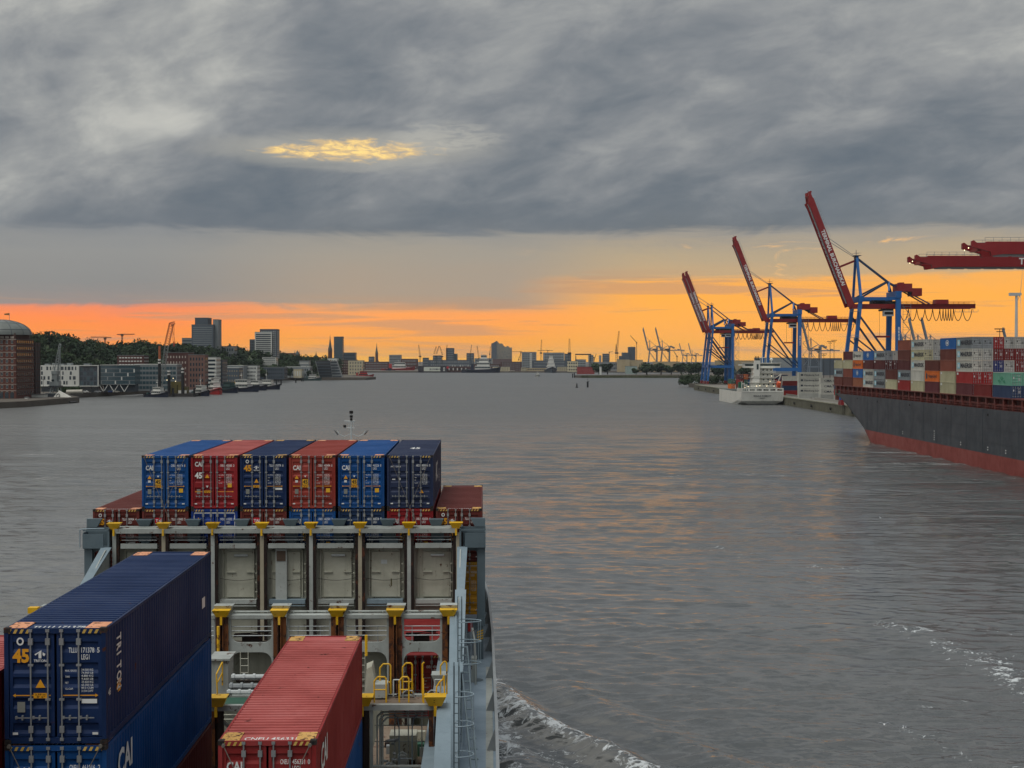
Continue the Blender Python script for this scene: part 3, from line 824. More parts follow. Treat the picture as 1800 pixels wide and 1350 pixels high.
def bulkhead_three():
    Y = 52.0
    ZT = sz(1240, Y)           # about 12.3
    G = [-1.2, 1.15, 3.95, 6.35, 8.95]
    for i in range(4):
        xa, xb = G[i] + 0.02, G[i + 1] - 0.02
        b = MB(); b.box(xa, xb, Y - 0.12, Y + 0.1, ZT - 0.2, ZT); sp_(b, 'top_girder', M_GREY)
        b = MB(); b.box(xa, xb, Y + 0.1, Y + 1.35, ZT - 0.12, ZT - 0.06)
        sp_(b, 'walkway_plate', M_GREEN if i == 1 else M_BROWNDECK)
        b = MB(); b.box(xa + 0.25, xb - 0.25, Y + 1.4, Y + 1.6, ZT - 0.2, ZT + 0.0); sp_(b, 'walkway_girder', M_GREY)
    for i, x in enumerate(G):
        cone(M_YEL, x, Y - 0.1, ZT - 0.02, 0.78, 0.46, 0.36, 0)
        for s_ in (-1, 1):
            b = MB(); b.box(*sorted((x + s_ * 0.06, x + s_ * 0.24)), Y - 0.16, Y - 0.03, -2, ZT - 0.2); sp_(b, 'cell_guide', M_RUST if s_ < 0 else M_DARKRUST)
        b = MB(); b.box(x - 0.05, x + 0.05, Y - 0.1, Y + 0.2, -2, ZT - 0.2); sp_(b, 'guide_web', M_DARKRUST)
    # open frame between the last two guides: ladder, rails, pipes, winch
    xa, xb = G[3] + 0.3, G[4] - 0.3
    b = MB(); b.box(xa - 0.05, xa + 0.06, Y - 0.05, Y + 0.06, 4, ZT - 0.2); b.box(xa + 0.06, xb, Y - 0.02, Y + 0.03, 9.0, 9.06); b.box(xa + 0.06, xb, Y - 0.02, Y + 0.03, 10.05, 10.12)
    sp_(b, 'guide_frame', M_GREY)
    b = MB(); b.box(xa, xb, Y + 1.6, Y + 1.7, 4, 9.4); b.box(xa + 0.1, xb - 0.3, Y + 1.5, Y + 1.6, 8.3, 9.1)
    sp_(b, 'bulkhead_plate', M_BEIGE)
    b = MB(); b.box(xa - 0.3, xb + 0.3, Y + 0.9, Y + 8, 9.4, 9.46); sp_(b, 'cross_deck', M_BROWNDECK)
    b = MB()
    for k in range(3):
        q = 0.10 * k
        b.path([(xa + 0.18 + q, Y + 0.4, 6), (xa + 0.18 + q, Y + 0.4, ZT - 0.55 - q), (xa + 0.34 + q, Y + 0.45, ZT - 0.4 - q), (xb, Y + 0.5, ZT - 0.4 - q)], 0.035, 6)
    sp_(b, 'service_pipe', M_GREY)
    b = MB()
    b.path([(xa + 0.5, Y + 0.3, 6), (xa + 0.5, Y + 0.3, 9.05), (xa + 0.62, Y + 0.3, 8.9), (xb - 0.4, Y + 0.3, 8.9)], 0.05, 6)
    sp_(b, 'service_pipe', M_BEIGE)
    b = MB()
    for xx in (xb - 1.02, xb - 0.55):
        pts = [(xx, Y + 0.25, 5)] + [(xx, Y + 0.25, 10.6)]
        s_ = -1 if xx < xb - 0.8 else 1
        pts += [(xx + s_ * -0.0, Y + 0.25, 11.4), (xx + s_ * 0.06, Y + 0.3, 11.75), (xx + s_ * 0.2, Y + 0.35, 11.85)]
        b.path(pts, 0.025, 6)
    for k in range(14): b.tube((xb - 1.02, Y + 0.25, 6 + 0.33 * k), (xb - 0.55, Y + 0.25, 6 + 0.33 * k), 0.018, 5)
    sp_(b, 'hold_ladder', M_DARKGREY)
    b = MB()
    b.box(xa + 0.5, xa + 1.5, Y + 2.2, Y + 3.1, 9.46, 10.6); b.box(xa + 0.55, xa + 1.45, Y + 2.1, Y + 2.2, 9.6, 10.4)
    m = sp_(b, 'winch_housing', M_BEIGE)
    b = MB(); b.tube((xa + 1.0, Y + 1.9, 9.75), (xa + 1.0, Y + 2.2, 9.75), 0.2, 10); b.path([(xa + 0.85, Y + 2.0, 9.5), (xa + 0.85, Y + 2.0, 9.95), (xa + 1.0, Y + 2.0, 10.05), (xa + 1.15, Y + 2.0, 9.95), (xa + 1.15, Y + 2.0, 9.5)], 0.035, 5)
    b.build('winch_fitting', M_WHITE, m)
    # valve cluster
    b = MB()
    random.seed(4)
    for k in range(14):
        x, y, z = xa + 0.28 + random.random() * 0.5, Y + 0.7 + random.random() * 0.6, 9.5 + random.random() * 1.4
        b.tube((x, y, z), (x + random.uniform(-.2, .25), y + random.uniform(-.2, .2), z + random.uniform(-.1, .25)), 0.045, 6)
        if k % 3 == 0: b.lathe([(0.0, z - 0.03), (0.1, z - 0.03), (0.1, z + 0.03), (0, z + 0.03)], (x, y), 8)
    sp_(b, 'valve_cluster', M_STEEL)['kind'] = 'stuff'
    # yellow hoop rails on the walkway (each a loop of bent tube)
    def hoop(x0, x1, y, z0, h, mid=0.5, lean=0.0, mat=M_YEL):
        b = MB()
        pts = [(x0, y, z0), (x0, y, z0 + h - 0.15), (x0 + 0.12, y, z0 + h + lean), (x1 - 0.05, y, z0 + h + lean), (x1, y, z0 + h - 0.08), (x1, y, z0)]
        b.path(pts, 0.032, 6)
        if mid: b.tube((x0, y, z0 + h * mid), (x1, y, z0 + h * mid), 0.026, 6)
        return sp_(b, 'hoop_rail', mat)
    hy = Y + 0.25
    hoop(sx(657, hy), sx(678, hy), hy, ZT, 0.92)
    hoop(sx(701, hy), sx(718, hy), hy, ZT, 0.92)
    hy = Y + 1.5
    hoop(sx(667, hy), sx(686, hy), hy, ZT, 1.12, 0.4)
    hoop(sx(707, hy), sx(724, hy), hy, ZT, 1.15, 0.4)
    hoop(sx(774, hy), sx(785, hy), hy, ZT, 1.2, 0.0)
    b = MB(); b.path([(sx(742, hy), hy, ZT), (sx(742, hy), hy, ZT + 1.12), (sx(745, hy), hy, ZT + 1.18)], 0.034, 6); sp_(b, 'hoop_rail', M_YEL)
    hy = Y + 0.3
    b = MB(); b.path([(sx(743, hy), hy, ZT), (sx(743, hy), hy, ZT + 0.85)], 0.04, 6); b.path([(sx(743, hy), hy, ZT + 0.85), (sx(744.5, hy), hy - 0.2, ZT)], 0.03, 6); sp_(b, 'hoop_rail', M_YEL)
    b = MB(); b.path([(sx(766, hy), hy, ZT + 0.2), (sx(767, hy), hy, ZT + 0.55), (sx(772, hy), hy, ZT + 0.72), (sx(778, hy), hy, ZT + 0.82), (sx(780, hy), hy, ZT + 0.95), (sx(781, hy), hy, ZT + 0.2)], 0.03, 6); sp_(b, 'hoop_rail', M_YEL)
    for px0, px1 in ((706, 727), (750, 770)):
        b = MB(); b.path([(sx(px0, hy), hy + 0.6, ZT), (sx(px0, hy), hy + 0.6, ZT + 0.18), (sx(px0 + 6, hy), hy + 0.6, ZT + 0.28), (sx(px1 - 4, hy), hy + 0.6, ZT + 0.26), (sx(px1, hy), hy + 0.6, ZT)], 0.028, 6); sp_(b, 'hoop_rail', M_STEEL)
    for px0 in (688, 762):
        b = MB(); b.path([(sx(px0, hy), hy + 0.9, ZT), (sx(px0, hy), hy + 0.9, ZT + 0.6), (sx(px0 + 12, hy), hy + 0.9, ZT + 0.6), (sx(px0 + 12, hy), hy + 0.9, ZT)], 0.026, 6); sp_(b, 'hoop_rail', M_WHITE)
    # grey cabinets by the walkway
    b = MB(); b.hexa([(sx(640, 53), 53, ZT), (sx(664, 53), 53, ZT), (sx(664, 54.4), 54.4, ZT), (sx(640, 54.4), 54.4, ZT)], [(sx(643, 53), 53.2, ZT + 1.0), (sx(652, 53), 53.2, ZT + 1.1), (sx(655, 54), 54.2, ZT + 1.1), (sx(643, 54), 54.2, ZT + 1.0)])
    c = sp_(b, 'equipment_box', M_BEIGE)
    b = MB(); b.box(sx(658, 53), sx(680, 53), 52.9, 53.6, ZT, ZT + 0.5); sp_(b, 'equipment_box', M_GREY)
    b = MB(); b.hexa([(sx(765, 53.6), 53.5, ZT + 0.3), (sx(783, 53.6), 53.5, ZT + 0.3), (sx(783, 53.6), 54, ZT + 0.3), (sx(765, 53.6), 54, ZT + 0.3)], [(sx(758, 53.6), 53.4, ZT + 0.72), (sx(785, 53.6), 53.4, ZT + 0.72), (sx(785, 53.6), 54.1, ZT + 0.72), (sx(758, 53.6), 54.1, ZT + 0.72)]); sp_(b, 'guide_funnel', M_GREY)
    # between the navy and the red stacks: cabinet, pipes on the cross deck
    yy = 56.0
    b = MB(); b.box(sx(366, yy), sx(400, yy), yy, yy + 1.2, ZT - 0.6, ZT + 0.75); b.box(sx(366, yy), sx(404, yy), yy - 0.1, yy + 1.3, ZT + 0.75, ZT + 0.82); sp_(b, 'equipment_box', M_GREY)
    b = MB(); b.path([(sx(383, yy - 0.2), yy - 0.4, ZT - 0.5), (sx(383, yy), yy - 0.4, ZT + 0.3), (sx(391, yy), yy - 0.1, ZT + 0.7), (sx(391, yy), yy - 0.1, ZT - 0.2)], 0.028, 6); b.tube((sx(383, yy), yy - 0.4, ZT - 0.1), (sx(391, yy), yy - 0.1, ZT + 0.3), 0.026, 6); sp_(b, 'hoop_rail', M_YEL)
    b = MB(); b.tube((sx(383, 60), 60, ZT + 0.2), (sx(383, 60), 60, ZT + 1.3), 0.06, 6); sp_(b, 'yellow_post', M_YEL)
    b = MB(); b.tube((sx(643, 56), 56, ZT + 0.9), (sx(643, 56), 56, ZT + 1.7), 0.06, 6); sp_(b, 'yellow_post', M_YEL)
    for k, (py, r, m) in enumerate(((1218, 0.09, M_WHITE), (1208, 0.12, M_STEEL), (1191, 0.10, M_WHITE), (1212, 0.05, M_DARKRUST), (1198, 0.04, M_DARKRUST), (1203, 0.05, M_DARKRUST))):
        y2 = 53.6 + k * 0.9 if k < 3 else 54 + k * 0.6
        b = MB(); b.tube((sx(398 + 4 * k, y2), y2, sz(py, y2)), (sx(520, y2), y2, sz(py, y2)), r, 8)
        for q in range(3): b.tube((sx(400 + 4 * k + 18 * q, y2), y2, sz(py, y2)), (sx(404 + 4 * k + 18 * q, y2), y2, sz(py, y2)), r * 1.35, 8)
        sp_(b, 'deck_pipe', m)
    b = MB(); b.bar((sx(370, 52.6), 52.6, sz(1252, 52.6)), (sx(405, 52.6), 52.6, sz(1282, 52.6)), 0.14, 0.1); sp_(b, 'diagonal_brace', M_GREY)
    b = MB()
    for py in (1250, 1258, 1266): b.tube((sx(385, 56), 56, sz(py, 56)), (sx(420, 56), 56, sz(py, 56)), 0.035, 6)
    b.box(sx(393, 57), sx(418, 57), 57, 57.1, sz(1300, 57), sz(1250, 57)); sp_(b, 'lashing_rack', M_BEIGE)
    # third raking bracket
    for s_ in (-1, 1):
        def X(a, c): return sorted((s_ * a, s_ * c))
        o = MB(); o.prism([(Y + 0.3, ZT - 0.1), (Y + 0.3, 8.4), (Y - 20, 8.4), (Y - 20, 9.2), (Y - 6, 10.4)], 'x', *X(9.36, 9.42)); sp_(o, 'bracket_web', M_BLUEGREY)
        o = MB(); ya, za, yb, zb = Y + 0.2, ZT - 0.06, Y - 7, 10.3
        o.hexa([(s_ * 9.0, ya, za), (s_ * 9.5, ya, za), (s_ * 9.66, yb, zb), (s_ * 9.05, yb, zb)], [(s_ * 9.0, ya, za + 0.05), (s_ * 9.5, ya, za + 0.05), (s_ * 9.66, yb, zb + 0.05), (s_ * 9.05, yb, zb + 0.05)])
        ya, za, yb, zb = Y - 7, 10.3, Y - 20, 9.25
        o.hexa([(s_ * 9.05, ya, za), (s_ * 9.66, ya, za), (s_ * 9.66, yb, zb), (s_ * 9.05, yb, zb)], [(s_ * 9.05, ya, za + 0.05), (s_ * 9.66, ya, za + 0.05), (s_ * 9.66, yb, zb + 0.05), (s_ * 9.05, yb, zb + 0.05)])
        sp_(o, 'bracket_flange', M_BLUEGREY)
bulkhead_three()
def clutter():
    # slack power cable drooping across the bulkhead panels
    for i in range(7):
        xa, xb = GX1[i] + 0.3, GX1[i + 1] - 0.3
        b = MB(); b.path([(xa + (xb - xa) * k / 8, 78.28, 12.75 - 0.12 * math.sin(PI * k / 8)) for k in range(9)], 0.012, 4); sp_(b, 'power_cable', M_BLACK)
        b = MB()
        for k in range(4): b.box(xb - 0.12, xb - 0.02, 78.2, 78.36, 12.0 + k * 0.5, 12.05 + k * 0.5)
        sp_(b, 'step_rung', M_BEIGE)['kind'] = 'stuff'
    rnd = random.Random(8)
    # pipes, hoses, brackets and twist-lock bins on the cross decks
    for k in range(9):
        x = rnd.uniform(6.6, 8.6); y = rnd.uniform(53.2, 57.5); z = 9.46 if y > 53.5 else 12.3
        b = MB(); b.box(x, x + rnd.uniform(0.2, 0.6), y, y + rnd.uniform(0.2, 0.5), 9.46, 9.46 + rnd.uniform(0.15, 0.6)); sp_(b, 'lashing_bin', rnd.choice([M_DARKRUST, M_BEIGE, M_GREEN, M_STEEL]))
    for k in range(5):
        x = rnd.uniform(6.5, 8.4); y0 = 52.9 + k * 0.25
        b = MB(); b.path([(x, y0, 12.34), (x + 0.2, y0, 12.36), (x + 0.5, y0 + 0.1, 12.34), (x + rnd.uniform(.6, 1.0), y0, 12.35)], 0.025, 5); sp_(b, 'loose_lashing', M_DARKRUST)
    for z in (9.6, 10.6, 11.2):
        b = MB(); b.tube((6.66, 53.4, z), (8.6, 53.4, z), 0.02, 5); sp_(b, 'guard_rail', M_GREY)
    for k in range(4):
        b = MB(); b.tube((6.9 + k * 0.5, 53.4, 9.4), (6.9 + k * 0.5, 53.4, 12.2), 0.025, 5); sp_(b, 'guard_post', M_GREY)
    # narrow hold ladders and brackets on the port hold openings
    for x in (-0.4, 2.2, 4.9):
        b = MB()
        for dx in (0, 0.35): b.tube((x + dx, 66.05, 6), (x + dx, 66.05, 11.3), 0.022, 5)
        for k in range(16): b.tube((x, 66.05, 6.2 + k * 0.32), (x + 0.35, 66.05, 6.2 + k * 0.32), 0.016, 4)
        sp_(b, 'hold_ladder', M_BEIGE)
    for i in range(6):
        b = MB(); b.path([(-8.6 + i * 2.9, 66.6, 11.64), (-8.0 + i * 2.9, 66.7, 11.66), (-7.4 + i * 2.9, 66.55, 11.64), (-6.9 + i * 2.9, 66.7, 11.66)], 0.03, 5); sp_(b, 'loose_lashing', M_DARKRUST)
clutter()

def caged_ladder(px, py, d, hoops, hr, slope=0.0):
    """ladder with safety hoops standing on the side deck; hoops = pixel rows"""
    x, zt = sx(px, d), sz(py, d)
    b = MB()
    zb = 8.4
    for k in (-0.2, 0.2):
        b.path([(x + k * 0.4, d + 0.12, zt + 1.0), (x + k * 0.4, d, zt + 0.9), (x + k * 0.4 + slope, d - 0.6, zb)], 0.028, 5)
    n = int((zt - zb) / 0.3)
    for i in range(n):
        f = i / n
        b.tube((x - 0.08 + slope * (1 - f), d - 0.6 * (1 - f), zb + (zt - zb) * f), (x + 0.08 + slope * (1 - f), d - 0.6 * (1 - f), zb + (zt - zb) * f), 0.016, 4)
    lad = sp_(b, 'deck_ladder', M_DARKGREY)
    c = MB(); tops = []
    for i, hy in enumerate(hoops):
        z = sz(hy, d)
        R = []
        for k in range(13):
            t = -PI / 2 + PI * k / 12
            R.append((x + 0.05 + hr * math.cos(t), d + 0.38 * math.sin(t) - 0.1, z))
        R = [(x - 0.02, d - 0.48, z)] + R + [(x - 0.02, d + 0.28, z)]
        c.path(R + [R[0]], 0.024, 5)
        tops.append(R)
    for k in (2, 5, 8, 11):
        c.path([r[k] for r in tops], 0.012, 4)
    c.build('safety_cage', M_BLUEGREY, lad)
caged_ladder(808, 1092, 62.0, (1092, 1128, 1166), 0.86)
caged_ladder(802, 1222, 47.5, (1222, 1274, 1328), 0.52)
def deck_extras():
    # inclined ladder from the bracket to the deck
    b = MB()
    for dx in (0.0, 0.32):
        b.bar((sx(808, 63) + dx, 63.0, sz(1140, 63)), (sx(832, 50) + dx * 0.6, 53.0, 8.4), 0.06, 0.16)
    for i in range(16):
        f = i / 16
        p = Vector((sx(808, 63), 63.0, sz(1140, 63))).lerp(Vector((sx(832, 50), 53.0, 8.4)), f)
        b.box(p.x, p.x + 0.32, p.y - 0.1, p.y + 0.1, p.z, p.z + 0.03)
    sp_(b, 'inclined_ladder', M_DARKGREY)
    b = MB(); b.box(sx(822, 74), sx(830, 74), 74, 74.2, sz(1112, 74), sz(1096, 74)); sp_(b, 'fire_hose_box', paint('signal_red', (150, 24, 24), 0.5))
    b = MB(); b.path([(sx(836, 72), 72, 8.4), (sx(834, 72), 72, 10.6), (sx(830, 72), 72.2, 11.2)], 0.06); b.box(sx(828, 73), sx(838, 73), 72.5, 73.2, 8.4, 9.6); sp_(b, 'vent_pipe', M_GREY)
    rails([(9.55, 30, 8.4), (9.55, 50, 8.4)], (0.4, 0.75, 1.1), 0.022, 1.5)
    # port side: railing on the end platform
    b = MB(); b.path([(-10.9, 77.8, 14.5), (-10.9, 77.8, 15.45), (-10.6, 77.8, 15.5), (-9.6, 77.8, 15.5)], 0.03); sp_(b, 'railing', M_BLUEGREY)
    b = MB(); b.box(sx(53, 52), sx(70, 52), 51.8, 52.1, sz(1076, 52), sz(1066, 52)); sp_(b, 'guide_funnel', M_YEL)
    # foremast
    y = 116.0
    b = MB(); z = lambda py: sz(py, y)
    b.tube((0, y, 8.4), (0, y, z(748)), 0.10, 8, 0.07); b.tube((0, y, z(748)), (0, y, z(726)), 0.045, 8)
    b.tube((-0.55, y, z(740)), (0.3, y, z(740)), 0.035, 5); b.tube((-0.55, y, z(752)), (0.25, y, z(752)), 0.03, 5)
    for s_ in (-1, 1):
        b.path([(0, y, z(762)), (s_ * 0.55, y, z(767)), (s_ * 0.95, y, z(763)), (s_ * 1.1, y, z(757))], 0.022, 5)
        b.tube((s_ * 0.18, y, z(754)), (s_ * 0.18, y, z(741)), 0.025, 5)
    b.lathe([(0.24, z(741) - 0.02), (0.24, z(741) + 0.02)], (0, y), 10)
    fm = sp_(b, 'foremast', M_WHITE)
    for (xx, pa, pb, r) in ((0, 727, 722, 0.15), (0, 734, 730, 0.13), (0, 739, 735, 0.1), (-0.52, 751, 747, 0.12)):
        b = MB(); b.lathe([(0, z(pa)), (r, z(pa)), (r, z(pb)), (0, z(pb))], (xx, y), 10); b.build('navigation_light', M_BLACK, fm)
    for s_ in (-1, 1):
        b = MB(); b.tube((s_ * 1.05, y, z(764)), (s_ * 1.35, y, z(756)), 0.05, 6, 0.02); b.build('stay_arm', M_BLACK, fm)
deck_extras()
# ------------------------------------------------------------------ shipping containers on our own ship
W_, H_, L_ = 2.5, 2.896, 13.716
def cpaint(name, rgb, **k):
    d = dict(rough=0.58, dirt=0.55, rust=0.14, scale=0.8, streak=0.35, bump=0.01, spec=0.22)
    d.update(k)
    return paint('container_' + name, rgb, **d)
CP = dict(navy=cpaint('navy', (18, 44, 86)), blue=cpaint('blue', (10, 74, 136)), red=cpaint('red', (140, 42, 42)), brightred=cpaint('brightred', (142, 32, 38)), rust=cpaint('rustred', (146, 56, 46)),
          brown=cpaint('brown', (106, 46, 40)), black=cpaint('blueblack', (38, 50, 80)), slate=cpaint('slate_blue', (30, 54, 88)), royal=cpaint('royal', (28, 62, 140)), yellow=cpaint('yellow', (214, 154, 30)),
          roofred=cpaint('faded_red_roof', (174, 86, 82), dirt=0.6, rust=0.18, rustcol=(92, 44, 40)))
M_CAST = paint('casting_iron', (44, 38, 36), 0.7, 0.5, 0.25)
M_ROD = paint('lock_rod_zinc', (150, 154, 156), 0.4, 0.3, 0.08, metal=0.4)
M_LETTER = plain('white_lettering', (222, 224, 222), 0.6)
M_LYEL = plain('amber_lettering', (226, 158, 30), 0.6)
M_LBLK = plain('black_lettering', (16, 16, 18), 0.6)
M_STRIPE = paint('stripe_yellow', (206, 170, 84), 0.6, 0.5, 0.1)
M_PRIMER = paint('primer_plate', (224, 156, 116), 0.6, 0.3, 0.36, scale=2.5, streak=0.1, rustcol=(90, 48, 24))
M_PRIMY = paint('primer_yellow', (206, 160, 84), 0.6, 0.4, 0.42, scale=2.0, streak=0.1)
M_STICK = plain('grey_sticker', (128, 130, 124), 0.7)
M_STICKY = plain('yellow_sticker', (226, 172, 40), 0.6)
M_TALRED = plain('label_red', (190, 24, 44), 0.6)

def mesh_frame():
    b = MB(); h = W_ / 2; p = 0.11
    for x0 in (-h, h - p):
        for y0 in (0.0, L_ - 0.12):
            b.box(x0, x0 + p, y0, y0 + 0.12, 0.14, H_ - 0.12)
        b.box(x0 + (0.0 if x0 < 0 else 0.05), x0 + p - (0.05 if x0 < 0 else 0.0), 0.12, L_ - 0.12, H_ - 0.10, H_ - 0.02)
        b.box(x0, x0 + p, 0.12, L_ - 0.12, 0.02, 0.17)
    for y0 in (0.01, L_ - 0.11):
        b.box(-h + p, h - p, y0, y0 + 0.10, H_ - 0.14, H_ - 0.01)
        b.box(-h + p, h - p, y0, y0 + 0.10, 0.03, 0.17)
    b.box(-h + 0.06, h - 0.06, 0.2, L_ - 0.2, 0.10, 0.13)
    b.box(-h + p, h - p, L_ - 0.06, L_ - 0.03, 0.17, H_ - 0.14)
    return b.mesh('frame', CP['navy'])
def mesh_side():
    b = MB(); h = W_ / 2
    pr = []; y = 0.12; per = 0.278
    while y < L_ - 0.4:
        pr += [(y, 0.0), (y + 0.072, 0.0), (y + 0.14, 0.036), (y + 0.21, 0.036)]; y += per
    pr.append((L_ - 0.12, 0.0))
    b.strip([(h - 0.012 - d, yy, 0.16) for yy, d in pr], (0, 0, H_ - 0.26))
    return b.mesh('side_wall', CP['navy'])
def mesh_roof():
    b = MB(); h = W_ / 2
    pr = []; y = 0.72
    pr = [(0.1, H_ - 0.03), (0.70, H_ - 0.03)]
    while y < L_ - 0.95:
        pr += [(y, H_ - 0.115), (y + 0.09, H_ - 0.115), (y + 0.115, H_ - 0.014), (y + 0.255, H_ - 0.014)]; y += 0.28
    pr += [(L_ - 0.72, H_ - 0.03), (L_ - 0.1, H_ - 0.03)]
    b.strip([(h - 0.07, yy, z) for yy, z in pr], (-(W_ - 0.14), 0, 0))
    return b.mesh('roof', CP['navy'])
def mesh_door(s_):
    """one leaf, five pressed recesses"""
    b = MB()
    x0, x1 = sorted((s_ * 0.03, s_ * 1.13))
    zs = [0.19]
    pr = [(0.19, 0.05)]
    for zc in (0.36, 0.98, 1.50, 1.86, 2.38):
        pr += [(zc - 0.10, 0.05), (zc - 0.02, 0.095), (zc + 0.13, 0.095), (zc + 0.17, 0.05)]
    pr.append((H_ - 0.16, 0.05))
    xi0, xi1 = x0 + 0.08, x1 - 0.08
    b.strip([(xi1, y, z) for z, y in pr], (-(xi1 - xi0), 0, 0))
    for a, c in ((x0, xi0), (xi1, x1)):
        b.box(a, c, 0.04, 0.10, 0.19, H_ - 0.16)
    b.box(x0, x1, 0.10, 0.13, 0.19, H_ - 0.16)
    return b.mesh('door', CP['navy'])
def mesh_rod():
    b = MB(); b.tube((0, 0.0, 0.10), (0, 0.0, H_ - 0.03), 0.021, 8)
    for z in (0.30, H_ - 0.42):
        b.box(-0.055, 0.055, -0.025, 0.04, z, z + 0.16)
    for z in (0.1, H_ - 0.10): b.box(-0.045, 0.045, -0.03, 0.03, z, z + 0.07)
    for z in (1.1, 1.95): b.box(-0.06, 0.06, -0.02, 0.045, z, z + 0.05)
    return b.mesh('lock_rod', M_ROD)
def mesh_handle():
    b = MB(); b.box(0.0, 0.36, -0.035, -0.015, 0.66, 0.685); b.box(0.16, 0.20, -0.045, 0.03, 0.62, 0.73); b.box(0.0, 0.05, -0.03, 0.03, 0.64, 0.71)
    return b.mesh('door_handle', M_ROD)
def mesh_casting():
    b = MB(); b.box(0, 0.16, 0, 0.18, 0, 0.118)
    b.m = 1
    b.add([(0.045 + 0.035 * math.cos(t) + 0.035, -0.002, 0.06 + 0.032 * math.sin(t)) for t in [2 * PI * k / 8 for k in range(8)]], [tuple(range(8))])
    b.add([(0.08 + 0.03 * math.cos(t), 0.09 + 0.055 * math.sin(t), 0.120) for t in [2 * PI * k / 8 for k in range(8)]], [tuple(range(8))])
    return b.mesh('corner_casting', [M_CAST, M_BLACK])
def mesh_stripes():
    b = MB(); z = H_ - 0.135
    for s_ in (-1, 1):
        for k in range(4):
            x = s_ * 0.92 - 0.26 + k * 0.15
            b.add([(x, 0.006, z), (x + 0.07, 0.006, z), (x + 0.12, 0.006, z + 0.10), (x + 0.05, 0.006, z + 0.10)], [(0, 1, 2, 3)])
    return b.mesh('hazard_stripe', M_STRIPE)
def mesh_plates():
    b = MB(); z = H_ - 0.008
    b.box(0, 0.48, 0, 0.8, z - 0.01, z)
    return b.mesh('corner_plate', M_PRIMER)
KIT = dict(frame=mesh_frame(), side=mesh_side(), roof=mesh_roof(), dl=mesh_door(-1), dr=mesh_door(1), rod=mesh_rod(), handle=mesh_handle(), cast=mesh_casting(), stripe=mesh_stripes(), plate=mesh_plates())

